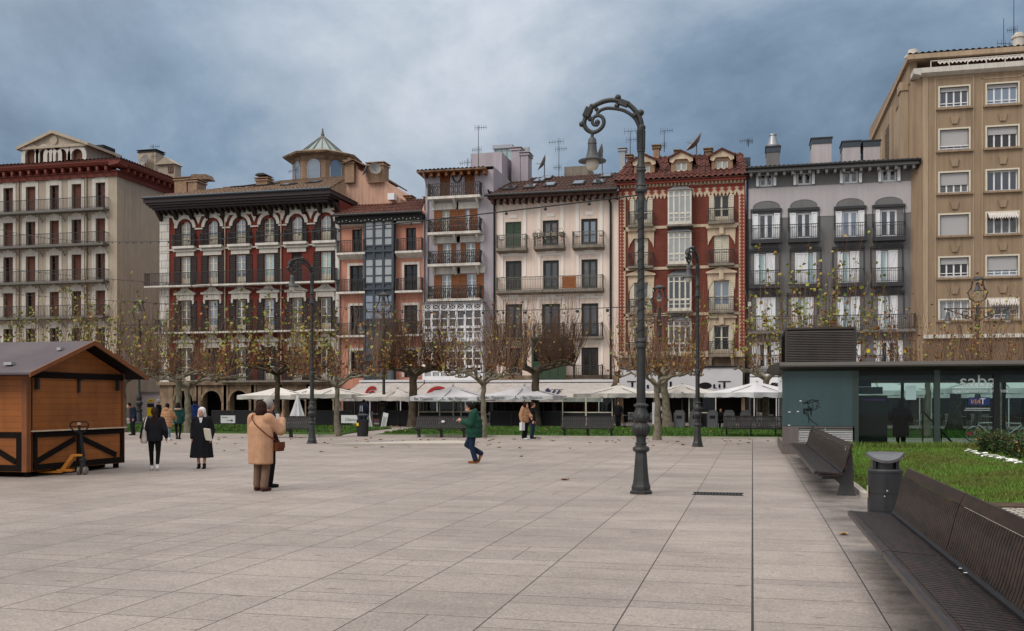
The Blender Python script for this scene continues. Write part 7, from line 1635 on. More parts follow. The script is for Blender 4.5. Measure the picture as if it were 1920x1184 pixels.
dup(hp, (XA(1156, 61.2), 61.2, 0), 0, 'black patio heater between the bench and the nearest tall lamp')
# ---------------------------------------------------------------- strings of bulbs
bulb = MB().sphere((0, 0, -.05), .035, 6, 5).mesh('bulb', MT['iron'])
def cable(label, p, q, sag, n=24, r_=.014, bulbs=True, step=1):
    t = thing('light_string', label, 'light string', p, 0, 'strings of bulbs over the square'); p, q = Vector(p), Vector(q)
    P = [p.lerp(q, k / 48) - p - Vector((0, 0, sag * 4 * (k / 48) * (1 - k / 48))) for k in range(49)]; MB().tube(P, r_, 4).build('cable', MT['black'], t)
    if bulbs:
        for k in range(1, n):
            u = k / n; o = link('bulb', bulb, t); o.location = p.lerp(q, u) - p - Vector((0, 0, sag * 4 * u * (1 - u)))
AT = lambda px, py, Y: Vector((XA(px, Y), Y, ZA(py, px, Y)))
cable('upper bulb string from the cream block across to the nearest tall lamp', AT(-60, 408, 83.8), (L1.x - .05, L1.y, ZA(366, 1202, L1.y)), 1.55, 70)
cable('bulb string from the cream block down to the tall lamp before the dark red house', AT(-60, 491, 83.8), (L3.x, L3.y, ZA(546, 585, L3.y)), .35, 40)
cable('lowest bulb string from the cream block, skimming the tree tops', AT(-60, 545, 83.8), (L3.x, L3.y, ZA(584, 585, L3.y)), .1, 40)
cable('thin string between the tall lamp before the dark red house and the nearest tall lamp', (L3.x, L3.y, ZA(572, 585, L3.y)), (L1.x, L1.y, ZA(575, 1202, L1.y)), .15, 20, .008)
# ================================================================== GLASS KIOSK
kx0 = XA(1467, 32.5); KY, KB = 32.5, 38.7; kx1 = XA(1602, KY); kxe = 17.0
K_ = thing('glass_kiosk', 'glass walled pavilion with a teal end panel and a louvred box on its roof', 'kiosk', (kx0, KY, 0), world=True)
kz = lambda py, px=1560: ZA(py, px, KY)
zs, zr0, zr1, zl1 = .30, kz(695), kz(679.5), ZA(614, 1540, 33.2)
m = MB(); m.box(kx0, kx1, KY, KY + .25, kz(800), zr0); m.build('teal_panel', MT['teal'], K_, bevel=.01)
m = MB(); vx0, vx1, vz0, vz1 = XA(1497, KY), XA(1599, KY), kz(829), kz(803.5); gridwall(m, kx0, kx1, 0, kz(800) - .003, KY - .02, [(vx0, vx1, vz0, vz1)], .16); m.box(kx0, kx1, KY + .15, KY + .25, 0, kz(800) - .003)
m.box(kx0 - .02, kx1, KY - .035, KY - .02, kz(835), kz(834)); m.build('plinth', MT['kgrey'], K_)
m = MB(); n = 8
for k in range(n): z = vz0 + (vz1 - vz0) * (k + .5) / n; m.add([(vx0, KY, z - .035), (vx1, KY, z - .035), (vx1, KY + .05, z + .03), (vx0, KY + .05, z + .03)], [(0, 1, 2, 3)])
m.box((vx0 + vx1) / 2 - .02, (vx0 + vx1) / 2 + .02, KY - .012, KY + .01, vz0, vz1); m.build('vent_grille', MT['alu'], K_)
m = MB(); q = random.Random(3)   # tag sprayed on the teal wall
gx, gz = XA(1515, KY), kz(762)
for k in range(7):
    P = [(gx + q.gauss(0, .05), gz + q.gauss(0, .06))]
    for j in range(7): P.append((P[-1][0] + q.gauss(.03, .06), P[-1][1] + q.gauss(-.005, .06)))
    m.tube([(a, KY - .008, b) for a, b in P], .009, 4)
m.tube([(gx - .12, KY - .008, gz + .1), (gx + .1, KY - .008, gz + .2), (gx + .34, KY - .008, gz + .17)], .01, 4)
for k in range(10): x = gx + q.uniform(-.15, .2); m.tube([(x, KY - .006, gz - .05), (x + .01, KY - .006, gz - q.uniform(.15, .34))], .006, 4)
for k in range(16): m.sphere((gx + q.gauss(-.1, .28), KY - .003, gz + q.gauss(.05, .16)), q.uniform(.006, .014), 5, 4, (1, .3, 1))
m.build('graffiti', MT['letter'], K_)
m = MB()
for px, py in ((1499, 753), (1478, 774), (1494, 773), (1477.5, 799)): m.box(XA(px, KY), XA(px, KY) + .07, KY - .006, KY - .001, kz(py), kz(py) + .03)
m.build('sticker', MT['paper'], K_)
# side wall: glass over the grey plinth
m = MB(); m.box(kx0, kx0 + .06, KY + .26, KB, 0, .35); m.build('side_plinth', MT['kgrey'], K_)
m = MB(); m.box(kx0 + .01, kx0 + .04, KY + .26, KB, .35, zr0); m.build('side_pane', MT['clear'], K_)
m = MB(); m.box(kx1 + .0, kxe, KY - .05, KY + .35, 0, zs); m.box(kx0 + .06, kxe, KB - .3, KB, 0, .06); m.build('sill', MT['kgrey'], K_)
m = MB(); m.box(kx0 + .06, kxe, KY + .26, KB, -.02, .008); m.build('kiosk_floor', MT['kdark'], K_)
mull = [XA(p, KY) for p in (1604.5, 1757, 1869)] + [XA(1869, KY) + 3.7 * k for k in (1, 2)]
for k, x in enumerate(mull): MB().box(x - .085, x + .085, KY - .02, KY + .16, zs + .003, zr0).build('mullion', MT['black'] if k == 2 else MT['kgreen'], K_)
for a, b in zip(mull, mull[1:] + [kxe]): MB().box(a + .09, b - .09, KY + .05, KY + .065, zs, zr0).build('pane', MT['clear'], K_)
for k in range(5): x = kx0 + 1.0 + k * 3.4; MB().box(x - .05, x + .05, KB - .1, KB, .06, zr0).build('mullion', MT['black'], K_)
m = MB(); m.box(kx0 + .1, kxe, KB - .06, KB - .045, .06, zr0); m.build('back_pane', MT['clear'], K_)
m = MB(); m.prismx([(KY - .1, zr0), (KY - .42, zr0 + .1), (KY - .42, zr0 + .15), (KY - .30, zr1), (KB + .3, zr1), (KB + .42, zr0 + .12), (KB + .1, zr0)], kx0 - .1, kxe + .6)
m.prism([(kx0 - .1, zr0), (kx0 - .42, zr0 + .1), (kx0 - .42, zr0 + .15), (kx0 - .1, zr1)], KY - .41, KB + .41); ro = m.build('roof', MT['kdark'], K_)
m = MB(); m.box(kx0 + .05, kxe, KY + .1, KB - .1, zr0 - .3, zr0 - .003); m.build('ceiling', MT['black'], K_)
m = MB(); m.box(kx1 + .1, kxe, KY - .012, KY + .045, zr0 - .16, zr0 - .003); m.build('head_rail', MT['black'], K_)
lx0, lx1, ly0, ly1 = XA(1472, 33.2), XA(1606, 33.2), 33.2, 37.6
m = MB()
for x in (lx0, lx1 - .07): 
    for y in (ly0, ly1 - .07): m.box(x, x + .07, y, y + .07, zr1, zl1)
m.box(lx0, lx1, ly0 - .002, ly1, zl1 - .06, zl1); m.box(lx0 + .05, lx1 - .05, ly0 + .12, ly1 - .1, zr1, zl1 - .07); lv = m.build('louvre_box', MT['kdark'], K_)
m = MB(); n = 19
for k in range(n):
    z = zr1 + .03 + (zl1 - zr1 - .12) * (k + .5) / n
    m.add([(lx0 + .07, ly0 + .01, z - .03), (lx1 - .07, ly0 + .01, z - .03), (lx1 - .07, ly0 + .08, z + .022), (lx0 + .07, ly0 + .08, z + .022)], [(0, 1, 2, 3)]); m.box(lx0 + .07, lx1 - .07, ly0 + .002, ly0 + .012, z - .036, z - .022)
    m.add([(lx0 + .01, ly0 + .07, z - .03), (lx0 + .01, ly1 - .07, z - .03), (lx0 + .08, ly1 - .07, z + .022), (lx0 + .08, ly0 + .07, z + .022)], [(0, 1, 2, 3)])
m.build('louvre', MT['kgrey'], lv)
# lettering stuck on the glass
yG = KY + .03; tx = lambda px: XA(px, KY)
text(K_, 'saba', .6, (tx(1834), yG, kz(727, 1838)), MT['kgrey'] if 0 else MT['sabaink'], ext=.004, sx=1.0)
text(K_, 'aparcamientos atentos', .17, (tx(1838), yG, kz(736, 1838)), MT['sabaink'], ext=.003)
o = MB().box(tx(1816), tx(1856), yG - .01, yG + .005, kz(760, 1836), kz(745.5, 1836)).build('toll_sign', MT['blue'], K_)
text(o, 'VIA', .2, (tx(1828.5), yG - .012, kz(757.5, 1836)), MT['gold'], ext=.002, shear=.3); text(o, 'T', .25, (tx(1843), yG - .012, kz(758, 1836)), MT['paper'], ext=.002)
bk = lambda px, py: ZA(py, px, KB - .07); bX = lambda px: XA(px, KB - .07)
text(K_, 'saba', .62, (bX(1822), KB - .075, bk(733, 1822)), MT['letter'], ext=.003, sx=-1.12); text(K_, 'aparcamientos atentos', .17, (bX(1822), KB - .075, bk(740, 1822)), MT['letter'], ext=.003, sx=-1)
o = MB().box(bX(1779), bX(1812), KB - .08, KB - .065, bk(758, 1795), bk(744.5, 1795)).build('toll_sign', MT['blue'], K_); text(o, 'VIA', .2, (bX(1799), KB - .084, bk(756, 1795)), MT['gold'], ext=.002, sx=-1)
m = MB(); m.box(tx(1811), tx(1857), yG - .003, yG + .003, kz(766.5, 1836), kz(765.5, 1836)); m.box(tx(1808), tx(1857), yG - .003, yG + .003, kz(770, 1836), kz(769, 1836)); m.build('small_print', MT['sabaink'], K_)
MB().box(tx(1698), tx(1718), yG - .006, yG + .006, kz(750, 1708), kz(723.5, 1708)).build('notice', MT['pane_t'], K_)
# inside: pay machines, display, stairs rail
t = thing('ticket_machine', 'tall dark ticket machine with a purple light strip behind the kiosk glass', 'ticket machine', (tx(1637), 33.1, 0), world=True)
m = MB(); m.box(tx(1608), tx(1668), 33.0, 33.9, .02, kz(741.5, 1637)); m.build('cabinet', MT['machine'], t); m = MB(); m.box(tx(1609), tx(1664), 32.98, 32.997, kz(751, 1637), kz(749.5, 1637)); m.build('light_strip', MT['purple'], t)
m = MB(); m.box(tx(1607), tx(1659), 33.0, 33.4, kz(739, 1637) + .0, kz(725.5, 1637)); o = m.build('display_box', MT['bluegrey'], t); m = MB(); m.box(tx(1608), tx(1638), 33.1, 33.3, kz(725, 1637), kz(712, 1637)); m.build('sign', MT['blue'], t)
t = thing('stair_rail', 'sloping steel handrail of the stairs inside the kiosk', 'handrail', (tx(1765), 34, 0), world=True); m = MB(); a, b = Vector((XA(1730, 34), 34, 1.35)), Vector((XA(1800, 34), 34, .1)); m.tube([a, b], .03, 8); m.tube([a, (a.x, a.y, 0)], .025, 8); m.tube([(a + b) / 2, ((a.x + b.x) / 2, 34, 0)], .02, 8); m.build('rail', MT['kdark'], t)
# bicycles seen through the glass
def bicycle(t, col):
    for x in (-.5, .5):
        w = MB(); n = 28; w.tube([(x + .33 * math.cos(2 * math.pi * k / n), 0, .34 + .33 * math.sin(2 * math.pi * k / n)) for k in range(n + 1)], .022, 6, cap=False); w = w.build('wheel', MT['rubber'] if 0 else MT['iron'], t)
        r = MB(); r.tube([(x + .3 * math.cos(2 * math.pi * k / n), 0, .34 + .3 * math.sin(2 * math.pi * k / n)) for k in range(n + 1)], .012, 5, cap=False)
        for k in range(14): an = 2 * math.pi * k / 14; r.bar((x, 0, .34), (x + .3 * math.cos(an), 0, .34 + .3 * math.sin(an)), .006)
        r.build('rim', MT['alu'], w); g = MB(); g.prism([(x + .02, .42), (x + .2, .42), (x + .26, .3), (x + .05, .3)], -.03, .03) if x > 0 else g.box(x - .05, x + .05, -.03, .03, .28, .34); g.build('red_guard', MT['redp'], t)
    f = MB()
    for p, q_2 in (((-.12, .36), (-.28, .92)), ((-.24, .8), (.32, .78)), ((.34, .72), (-.12, .36)), ((.31, .84), (.36, .64)), ((.36, .64), (.5, .34)), ((-.5, .34), (-.12, .36)), ((-.5, .34), (-.24, .8))): f.tube([(p[0], 0, p[1]), (q_2[0], 0, q_2[1])], .022, 7)
    f.build('bike_frame', col, t); h = MB(); h.tube([(.31, 0, .84), (.29, 0, 1.0)], .018, 6); h.tube([(.2, -.26, 1.02), (.3, -.22, 1.0), (.3, .22, 1.0), (.2, .26, 1.02)], .016, 6); h.build('handlebar', MT['iron'], t)
    s = MB(); s.sphere((-.3, 0, .95), .1, 8, 5, (1.3, .7, .35)); s.build('saddle', MT['iron'], t)
t = thing('bicycle', 'parked bicycle with a red guard seen through the glass, nearer the thick trunk', 'bicycle', (XA(1852, 43.5), 43.5, 0), R(168), 'bicycles behind the kiosk'); bicycle(t, MT['alu'])
dup(t, (XA(1898, 43.0), 43.0, 0), R(8), 'parked bicycle with a red guard at the right edge of the kiosk glass')
# ================================================================== WOODEN STALL
cA, cB = 18.75, 22.2; cxg = -15.5; cxl = -20.5
S_ = thing('wooden_stall', 'shuttered varnished pine market stall with dark timber bracing and a grey felt roof', 'stall', (cxg, (cA + cB) / 2, 0), world=True)
zw = 2.36; zap = 3.0; ym = (cA + cB) / 2
m = MB(); m.box(cxl, cxg, cA, cB, .12, zw); m.prismx([(cA, zw), (cB, zw), (ym, zap)], cxl, cxg); m.build('wall', MT['chalet'], S_)
def trim(m, y0, y1, z0, z1, d=.03): m.box(cxg + .001, cxg + d, y0, y1, z0, z1)
zq = 1.02
m = MB()
for y in (cA + .20, cB - .12): trim(m, y, y + .11, .2, zq - .06, .034)
trim(m, ym - .06, ym + .06, .27, zq - .151, .032); trim(m, cA + .2, cB, zq - .15, zq - .02, .036); trim(m, cA + .2, cB, .14, .27, .036); trim(m, cA + .12, cA + .15, .12, zw, .03)
m.build('timber_frame', MT['chalet_d'], S_)
for s in (-1, 1):
    a, b = (ym + s * .12, zq - .22), (ym + s * 1.42, .34); dd = Vector((0, b[0] - a[0], b[1] - a[1])).normalized(); nn = Vector((0, -dd.z, dd.y)) * .06
    A_, B_ = Vector((0, a[0], a[1])), Vector((0, b[0], b[1])); w = MB(); pts = [A_ - nn, A_ + nn, B_ + nn, B_ - nn]; w.prismx([(p.y, p.z) for p in pts], cxg + .001, cxg + .03); w.build('brace', MT['chalet_d'], S_)
m = MB(); trim(m, cA + .1, cB + .05, zq - .018, zq + .01, .09); m.build('counter_edge', MT['fcream'], S_)
m = MB(); m.box(cxg - .1, cxg + .028, cA - .03, cA + .115, .12, zw); m.box(cxg - .1, cxg + .028, cB - .06, cB + .03, .12, zw); m.build('corner_post', MT['chalet_o'], S_)
m = MB(); trim(m, cA + .12, cB - .06, zw - .16, zw - .02, .06); m.build('tie_beam', MT['chalet_d'], S_)
m = MB(); m.box(cxg + .001, cxg + .12, ym - .05, ym + .05, zw - .2, zw - .165); m.box(cxg + .001, cxg + .05, ym - .025, ym + .025, zw - .48, zw - .2); 
for y in (cA + .28, cB - .28): m.box(cxg + .001, cxg + .1, y - .03, y + .03, zw - .42, zw - .165)
m.build('hook', MT['iron'], S_)
m = MB(); fy = cA - .03
m.box(cxl, cxg - .11, fy, fy + .028, zq - .15, zq - .02); m.box(cxl, cxg - .11, fy, fy + .028, .14, .27); m.box(cxg - .24, cxg - .11, fy - .002, fy + .028, .27, zq - .15); m.box(cxg - 2.4, cxg - 2.28, fy - .002, fy + .028, .27, zq - .15); m.bar((cxg - 1.2, fy + .012, zq - .2), (cxg - .26, fy + .012, .34), .03, .12); m.build('timber_frame', MT['chalet_d'], S_)
ov, oe = .42, .42; sl = (zap - zw) / (ym - cA)
rp_ = lambda y: zap + .05 - abs(y - ym) * sl
m = MB()
for s in (-1, 1):
    ye = ym + s * (ym - cA + oe); m.prismx([(ym, rp_(ym)), (ye, rp_(ye)), (ye, rp_(ye) + .045), (ym, rp_(ym) + .05)] if s < 0 else [(ye, rp_(ye)), (ym, rp_(ym)), (ym, rp_(ym) + .05), (ye, rp_(ye) + .045)], cxl - .3, cxg + ov)
rf = m.build('roof', MT['felt'], S_)
for s in (-1, 1):
    ye = ym + s * (ym - cA + oe + .01); w = MB(); w.prismx([(ym, rp_(ym) - .05), (ye, rp_(ye) - .05), (ye, rp_(ye) + .047), (ym, rp_(ym) + .052)], cxg + ov + .002, cxg + ov + .035); w.build('barge_board', MT['chalet_o'], rf)
    w = MB(); w.prismx([(ym, rp_(ym) - .02), (ye, rp_(ye) - .02), (ye, rp_(ye) - .002), (ym, rp_(ym) - .002)], cxl - .2, cxg + ov); w.build('soffit', MT['chalet_d'], rf)
m = MB(); m.box(cxg - .55, cxg - .35, cA - .05, cA + .1, rp_(cA) + .07, rp_(cA) + .13); m.build('roof_fixing', MT['alu'], rf); m = MB(); m.box(cxg + .0, cxg + .1, ym - .75, ym - .62, rp_(ym - .7) + .06, rp_(ym - .7) + .12); m.build('roof_fixing', MT['alu'], rf)
m = MB()
for y in (cA + .15, cB - .15): m.box(cxg - .15, cxg - .05, y - .05, y + .05, 0, .12)
m.box(cxl + .2, cxg - .3, cA + .3, cB - .3, .02, .12); m.build('foot', MT['chalet_d'], S_)
# pallet truck parked against it
jp = G(154, 893); J_ = thing('pallet_truck', 'orange hand pallet truck with a black tow handle, parked against the wooden stall', 'pallet truck', (jp.x - .38, jp.y + .36, 0), R(-80)); J_.scale = (.9,) * 3
m = MB(); m.prismx([(-.12, .08), (-.42, .08), (-.42, .14), (-.14, .52), (.14, .52), (.14, .47), (-.06, .46), (-.3, .14), (-.12, .14)], -.09, .09)
for x in (-.22, .1): m.box(x - .0, x + .13, -1.5, -.35, .05, .10)
m.box(-.22, .23, -.45, -.36, .06, .14); m.build('fork_frame', MT['jack'], J_, bevel=.01)
m = MB(); m.lathe([(.1, .07), (.34, .07), (.35, .09), (.42, .09), (.43, .055), (.5, .055)], 14, (0, .12, 0)); m.build('pump', MT['iron'], J_, smooth=True)
m = MB(); m.tube([(0, .14, .46), (0, .06, 1.08)], [.05, .035], 8); m.build('tow_bar', MT['black'], J_)
m = MB(); P = [(0, .06, 1.05), (.0, -.12, 1.12), (0, -.2, 1.2), (0, -.2, 1.3), (0, -.15, 1.34), (0, .22, 1.34), (0, .27, 1.3), (0, .27, 1.2), (0, .2, 1.12), (0, .06, 1.05)]; m.tube(P, .018, 6); m.tube([(0, -.2, 1.22), (0, .27, 1.22)], .012, 6); m.tube([(0, .04, 1.08), (0, .035, 1.34)], .03, 8); m.build('tow_handle', MT['black'], J_)
MB().box(-.03, .03, .0, .07, 1.26, 1.33).build('grip_label', MT['yellow'] if 0 else MT['fcream'], J_)
for y in (.04, .2): m = MB(); m.lathe([(-.035, .09), (-.03, .1), (.03, .1), (.035, .09)], 18); m.v = [(c, y + a * 0 + (b if 0 else 0) + 0 * a, 0) if 0 else (c + (0.0), y + a * .0, b) for a, b, c in m.v] if 0 else [(a + .0, y - .0 + c, b + .1) for a, b, c in [(p[0], p[1], p[2]) for p in m.v]]; m.build('wheel', MT['rubber'], J_, smooth=True, auto=40)
# ================================================================== PEOPLE
V = Vector
DEF = dict(head=(0, -.02, 1.535), neck=(0, .01, 1.40), chest=(0, 0, 1.22), waist=(0, 0, 1.03), pel=(0, 0, .90),
           sL=(.175, .01, 1.345), eL=(.225, .04, 1.07), wL=(.235, -.06, .84), sR=(-.175, .01, 1.345), eR=(-.225, .04, 1.07), wR=(-.235, -.06, .84),
           hL=(.085, 0, .87), kL=(.095, -.02, .47), aL=(.095, .03, .085), hR=(-.085, 0, .87), kR=(-.095, -.02, .47), aR=(-.095, .03, .085), fL=None, fR=None, dL=(0, -.15, -1), dR=(0, -.15, -1))
def cap(m, p, q, r0, r1, n=10, k=4):
    """tapered capsule"""
    p, q = V(p), V(q); d = q - p; L_ = max(d.length, 1e-4); d.normalize(); P, Rr = [], []
    for i in range(k): a = math.pi / 2 * (1 - i / k); P.append(p - d * r0 * math.sin(a)); Rr.append(max(.001, r0 * math.cos(a)))
    P.append(p); Rr.append(r0); P.append(q); Rr.append(r1)
    for i in range(1, k + 1): a = math.pi / 2 * i / k; P.append(q + d * r1 * math.sin(a)); Rr.append(max(.001, r1 * math.cos(a)))
    m.tube(P, Rr, n)
def loft(m, rings, n=20, ripple=None):
    """closed body from elliptical rings (z, rx, ry, cx, cy)"""
    if len(rings) < 2: return
    rs = []
    for a, b in zip(rings, rings[1:]):
        st = max(1, int(abs(a[0] - b[0]) / .02))
        for k in range(st): u = k / st; rs.append(tuple(x + (y - x) * u for x, y in zip(a, b)))
    rs.append(rings[-1]); vs = []
    for (z, rx, ry, cx, cy) in rs:
        f = 1 + (ripple[0] * abs(math.sin(z * ripple[1])) if ripple else 0)
        for k in range(n):
            an = 2 * math.pi * k / n; fold = 1 + (ripple[2] * math.cos(an * ripple[3]) if ripple and len(ripple) > 3 else 0)
            vs.append((cx + rx * f * fold * math.cos(an), cy + ry * f * fold * math.sin(an), z))
    h = len(rs); m.add(vs, [(i * n + k, i * n + (k + 1) % n, (i + 1) * n + (k + 1) % n, (i + 1) * n + k) for i in range(h - 1) for k in range(n)] + [tuple(range(n - 1, -1, -1)), tuple((h - 1) * n + k for k in range(n))])
def remesh(mb, name, mats, vox, parent=None, smooth=3, recol=None):
    me = mb.mesh(name, MT['skin']); o = bpy.data.objects.new('tmp', me); COL.objects.link(o)
    r = o.modifiers.new('r', 'REMESH'); r.mode = 'VOXEL'; r.voxel_size = vox
    if smooth: s = o.modifiers.new('s', 'SMOOTH'); s.iterations = smooth; s.factor = .5
    dg = bpy.context.evaluated_depsgraph_get(); me2 = bpy.data.meshes.new_from_object(o.evaluated_get(dg)); me2.name = name
    bpy.data.objects.remove(o); bpy.data.meshes.remove(me)
    if not isinstance(mats, (list, tuple)): mats = [mats]
    me2.materials.clear()
    for mt_ in mats: me2.materials.append(mt_)
    me2.polygons.foreach_set('use_smooth', [True] * len(me2.polygons))
    if recol:
        for p in me2.polygons: p.material_index = recol(p.center)
    return link(name, me2, parent)
def person(label, loc, face, H=1.65, J={}, top=None, legs='trousers', legmat='legging', shoe='shoe_bk', hair=('short', 'hair_br'), vox=.012, skin='skin', fingers=True, sk=None, tmat=None, headdir=(0, -1, 0), grp=None, extra=None):
    j = dict(DEF); j.update(J); j = {k: (V(v) if v is not None else None) for k, v in j.items()}
    b = MB(); hd = j['head']; f = V(headdir).normalized(); sd_ = f.cross(V((0, 0, 1))).normalized()
    b.sphere(hd + V((0, 0, .02)), .092, 16, 12, (.86, .98, 1.2)); b.sphere(hd + f * .025 - V((0, 0, .05)), .068, 12, 9, (.9, .95, 1.05)); b.sphere(hd + f * .055 - V((0, 0, .085)), .03, 8, 6)
    cap(b, hd + f * .088 + V((0, 0, .015)), hd + f * .108 - V((0, 0, .022)), .010, .016); cap(b, hd + f * .09 - V((0, 0, .052)) - sd_ * .018, hd + f * .09 - V((0, 0, .052)) + sd_ * .018, .009, .009)
    for s in (-1, 1): b.sphere(hd + sd_ * s * .082 - V((0, 0, .01)), .026, 8, 6, (.5, .8, 1.2)); b.sphere(hd + f * .074 + sd_ * s * .032 + V((0, 0, .038)), .02, 6, 5, (1.2, .6, .6))
    cap(b, j['neck'] - V((0, 0, .03)), hd - V((0, 0, .05)), .06, .052)
    cap(b, j['chest'] + V((0, 0, .08)), j['neck'], .115, .06); cap(b, j['waist'], j['chest'], .12, .135); cap(b, j['pel'], j['waist'], .135, .12)
    for s in 'LR':
        cap(b, j['chest'] + V((0, 0, .1)), j['s' + s], .08, .06); cap(b, j['s' + s], j['e' + s], .052, .040); cap(b, j['e' + s], j['w' + s], .040, .027)
        cap(b, j['h' + s], j['k' + s], .085, .056); cap(b, j['k' + s], j['a' + s], .054, .036)
        toe = j['f' + s] if j['f' + s] else j['a' + s] + V((0, -.15, -.05)); cap(b, j['a' + s] - V((0, -.02, .035)), toe, .036, .03)
        w, d = j['w' + s], j['d' + s].normalized(); sx = 1 if s == 'L' else -1
        lat = d.cross(V((sx, 0, 0))); lat = lat.normalized() if lat.length > .1 else V((0, 1, 0))
        cap(b, w + d * .02, w + d * .075, .026, .028); cap(b, w + d * .07 - lat * .025, w + d * .07 + lat * .025, .018, .018)
        palm = d.cross(lat).normalized() * (-1 if s == 'R' else 1)
        if fingers:
            for k, ln in enumerate((.062, .074, .07, .055)):
                o0 = w + d * .085 + lat * (-.030 + .02 * k); p1 = o0 + d * ln * .5 + palm * .006; p2 = p1 + d * ln * .45 + palm * .02; cap(b, o0, p1, .0085, .008, 8, 3); cap(b, p1, p2, .008, .0065, 8, 3)
            t0 = w + d * .03 - lat * .028; t1 = t0 + d * .03 - lat * .025 + palm * .012; cap(b, t0, t1, .012, .010, 8, 3); cap(b, t1, t1 + d * .028 - lat * .004 + palm * .01, .010, .008, 8, 3)
    ey = [hd + f * .082 + sd_ * s * .033 + V((0, 0, .02)) for s in (-1, 1)]; mo = hd + f * .1 - V((0, 0, .052))
    MT.setdefault('lip', M('lip', S(150, 84, 76), .5, .3)); MT.setdefault('eye', M('dark_eye', S(40, 30, 26), .3, .5))
    rc = lambda c: 1 if min((c - e).length for e in ey) < .013 else (2 if (c - mo).length < .02 and abs(c.z - mo.z) < .009 else 0)
    root = remesh(b, 'person', [MT[sk or skin], MT['eye'], MT['lip']], min(vox, .010), None, 2, rc)
    root.location = loc; root.rotation_euler = (0, 0, face); root.scale = (H / 1.65,) * 3; tag(root, label, 'person', grp)
    # hair
    h = MB()
    if hair[0] in ('short', 'bob', 'long', 'tail'):
        h.sphere(hd + V((0, 0, .035)) - f * .018, .106, 16, 10, (.95, 1.02, 1.12))
        if hair[0] == 'bob': h.sphere(hd - f * .03 - V((0, 0, .045)), .112, 14, 9, (1.06, .95, 1.1))
        if hair[0] == 'long': loft(h, [(hd.z + .05, .1, .09, hd.x, hd.y - f.y * .03), (hd.z - .1, .11, .075, hd.x, hd.y - f.y * .05), (hd.z - .32, .09, .04, hd.x, hd.y - f.y * .09)])
        if hair[0] == 'tail': h.sphere(hd - f * .115 + V((0, 0, .03)), .045); loft(h, [(hd.z + .02, .05, .04, hd.x, hd.y - f.y * .12), (hd.z - .15, .06, .045, hd.x, hd.y - f.y * .12), (hd.z - .38, .075, .03, hd.x, hd.y - f.y * .12), (hd.z - .46, .04, .02, hd.x, hd.y - f.y * .12)])
    if hair[0] == 'bald': h.sphere(hd + V((0, 0, .03)) - f * .02, .1, 16, 10, (.93, 1.0, 1.15))
    if h.v:
        # cut the hair back from the face
        cut = []
        for v in h.v:
            d_ = V(v) - hd; a = d_.dot(f); lim = .045 + max(0, d_.z - .055) * .9
            cut.append(tuple(V(v) - f * max(0, a - lim)))
        h.v = cut; remesh(h, 'hair', MT[hair[1]], .012, root, 2)
    if hair[0] == 'veil':
        h.sphere(hd + V((0, 0, .035)) - f * .025, .112, 16, 10, (.95, 1.0, 1.08)); loft(h, [(hd.z + .08, .1, .09, hd.x, hd.y - f.y * .05), (hd.z - .1, .125, .07, hd.x, hd.y - f.y * .08), (hd.z - .3, .15, .05, hd.x, hd.y - f.y * .09)])
        cut = []
        for v in h.v: d_ = V(v) - hd; a = d_.dot(f); cut.append(tuple(V(v) - f * max(0, a - .05 - max(0, d_.z - .06) * .9)))
        h.v = cut; remesh(h, 'veil', MT['veil'], .012, root, 2)
        c = MB(); c.prism([(-.05, 1.40), (.05, 1.40), (.02, 1.26), (-.02, 1.26)], -.135, -.12); c.build('collar', MT['veil'], root)
    # legs
    m = MB()
    if legs:
        for s in 'LR':
            wid = 1.0 if legs == 'trousers' else .80
            cap(m, j['h' + s], j['k' + s], .105 * (wid if wid == 1 else .92), .078 * wid); cap(m, j['k' + s], j['a' + s] + V((0, 0, .02 if legs == 'trousers' else .04)), .078 * wid, .074 * wid if legs == 'trousers' else .046)
        cap(m, j['hL'] + V((0, 0, .06)), j['hR'] + V((0, 0, .06)), .115, .115); remesh(m, 'trousers', MT[legmat], vox, root, 2)
    for s in 'LR':
        a = j['a' + s]; toe = j['f' + s] if j['f' + s] else a + V((0, -.17, -.05)); c = MB(); heel = a + V((0, .035, -.045)) if not j['f' + s] else a - (toe - a).normalized() * .05
        cap(c, heel, toe, .046, .036); cap(c, a + V((0, 0, .03)), a - V((0, 0, .03)), .05, .046)
        if not j['f' + s]: c.v = [(x, y, max(z, .004)) for x, y, z in c.v]
        remesh(c, 'shoe', MT[shoe], .012, root, 2)
    # upper garment
    if top:
        m = MB(); loft(m, top['rings'], 24, top.get('ripple'))
        for s in 'LR':
            r0, r1, r2 = top.get('sleeve', (.082, .066, .05)); mid = (j['s' + s] + j['e' + s]) / 2; cap(m, j['s' + s] - V((0, 0, .0)), j['e' + s], r0, r1); cap(m, j['e' + s], j['w' + s] + (j['e' + s] - j['w' + s]).normalized() * .02, r1, r2)
            if top.get('puff'):
                for a_, b_ in (('s', 'e'), ('e', 'w')):
                    for k in range(3): m.sphere(j[a_ + s].lerp(j[b_ + s], (k + .5) / 3), (r0 + r1) / 2 * 1.1 if a_ == 's' else r1 * 1.08, 10, 6)
        if top.get('hood'): m.sphere(j['neck'] + V((0, .07, .0)), .10, 12, 8, (1.2, .8, .95))
        cap(m, j['neck'] + V((-.04, .015, -.03)), j['neck'] + V((.04, .015, -.03)), .065, .065)
        remesh(m, top['name'], MT[top['mat']], vox, root, 2)
        if top.get('fur'): c = MB(); c.tube([(j['neck'].x + .13 * math.cos(a / 10 * math.pi), j['neck'].y + .03 + .13 * math.sin(a / 10 * math.pi), j['neck'].z - .03) for a in range(11)], .05, 8); remesh(c, 'fur_collar', MT['fur'], .015, root, 1)
    return root
SH = [(1.42, .075, .07, 0, .01), (1.385, .15, .09, 0, .01), (1.33, .205, .115, 0, .01)]
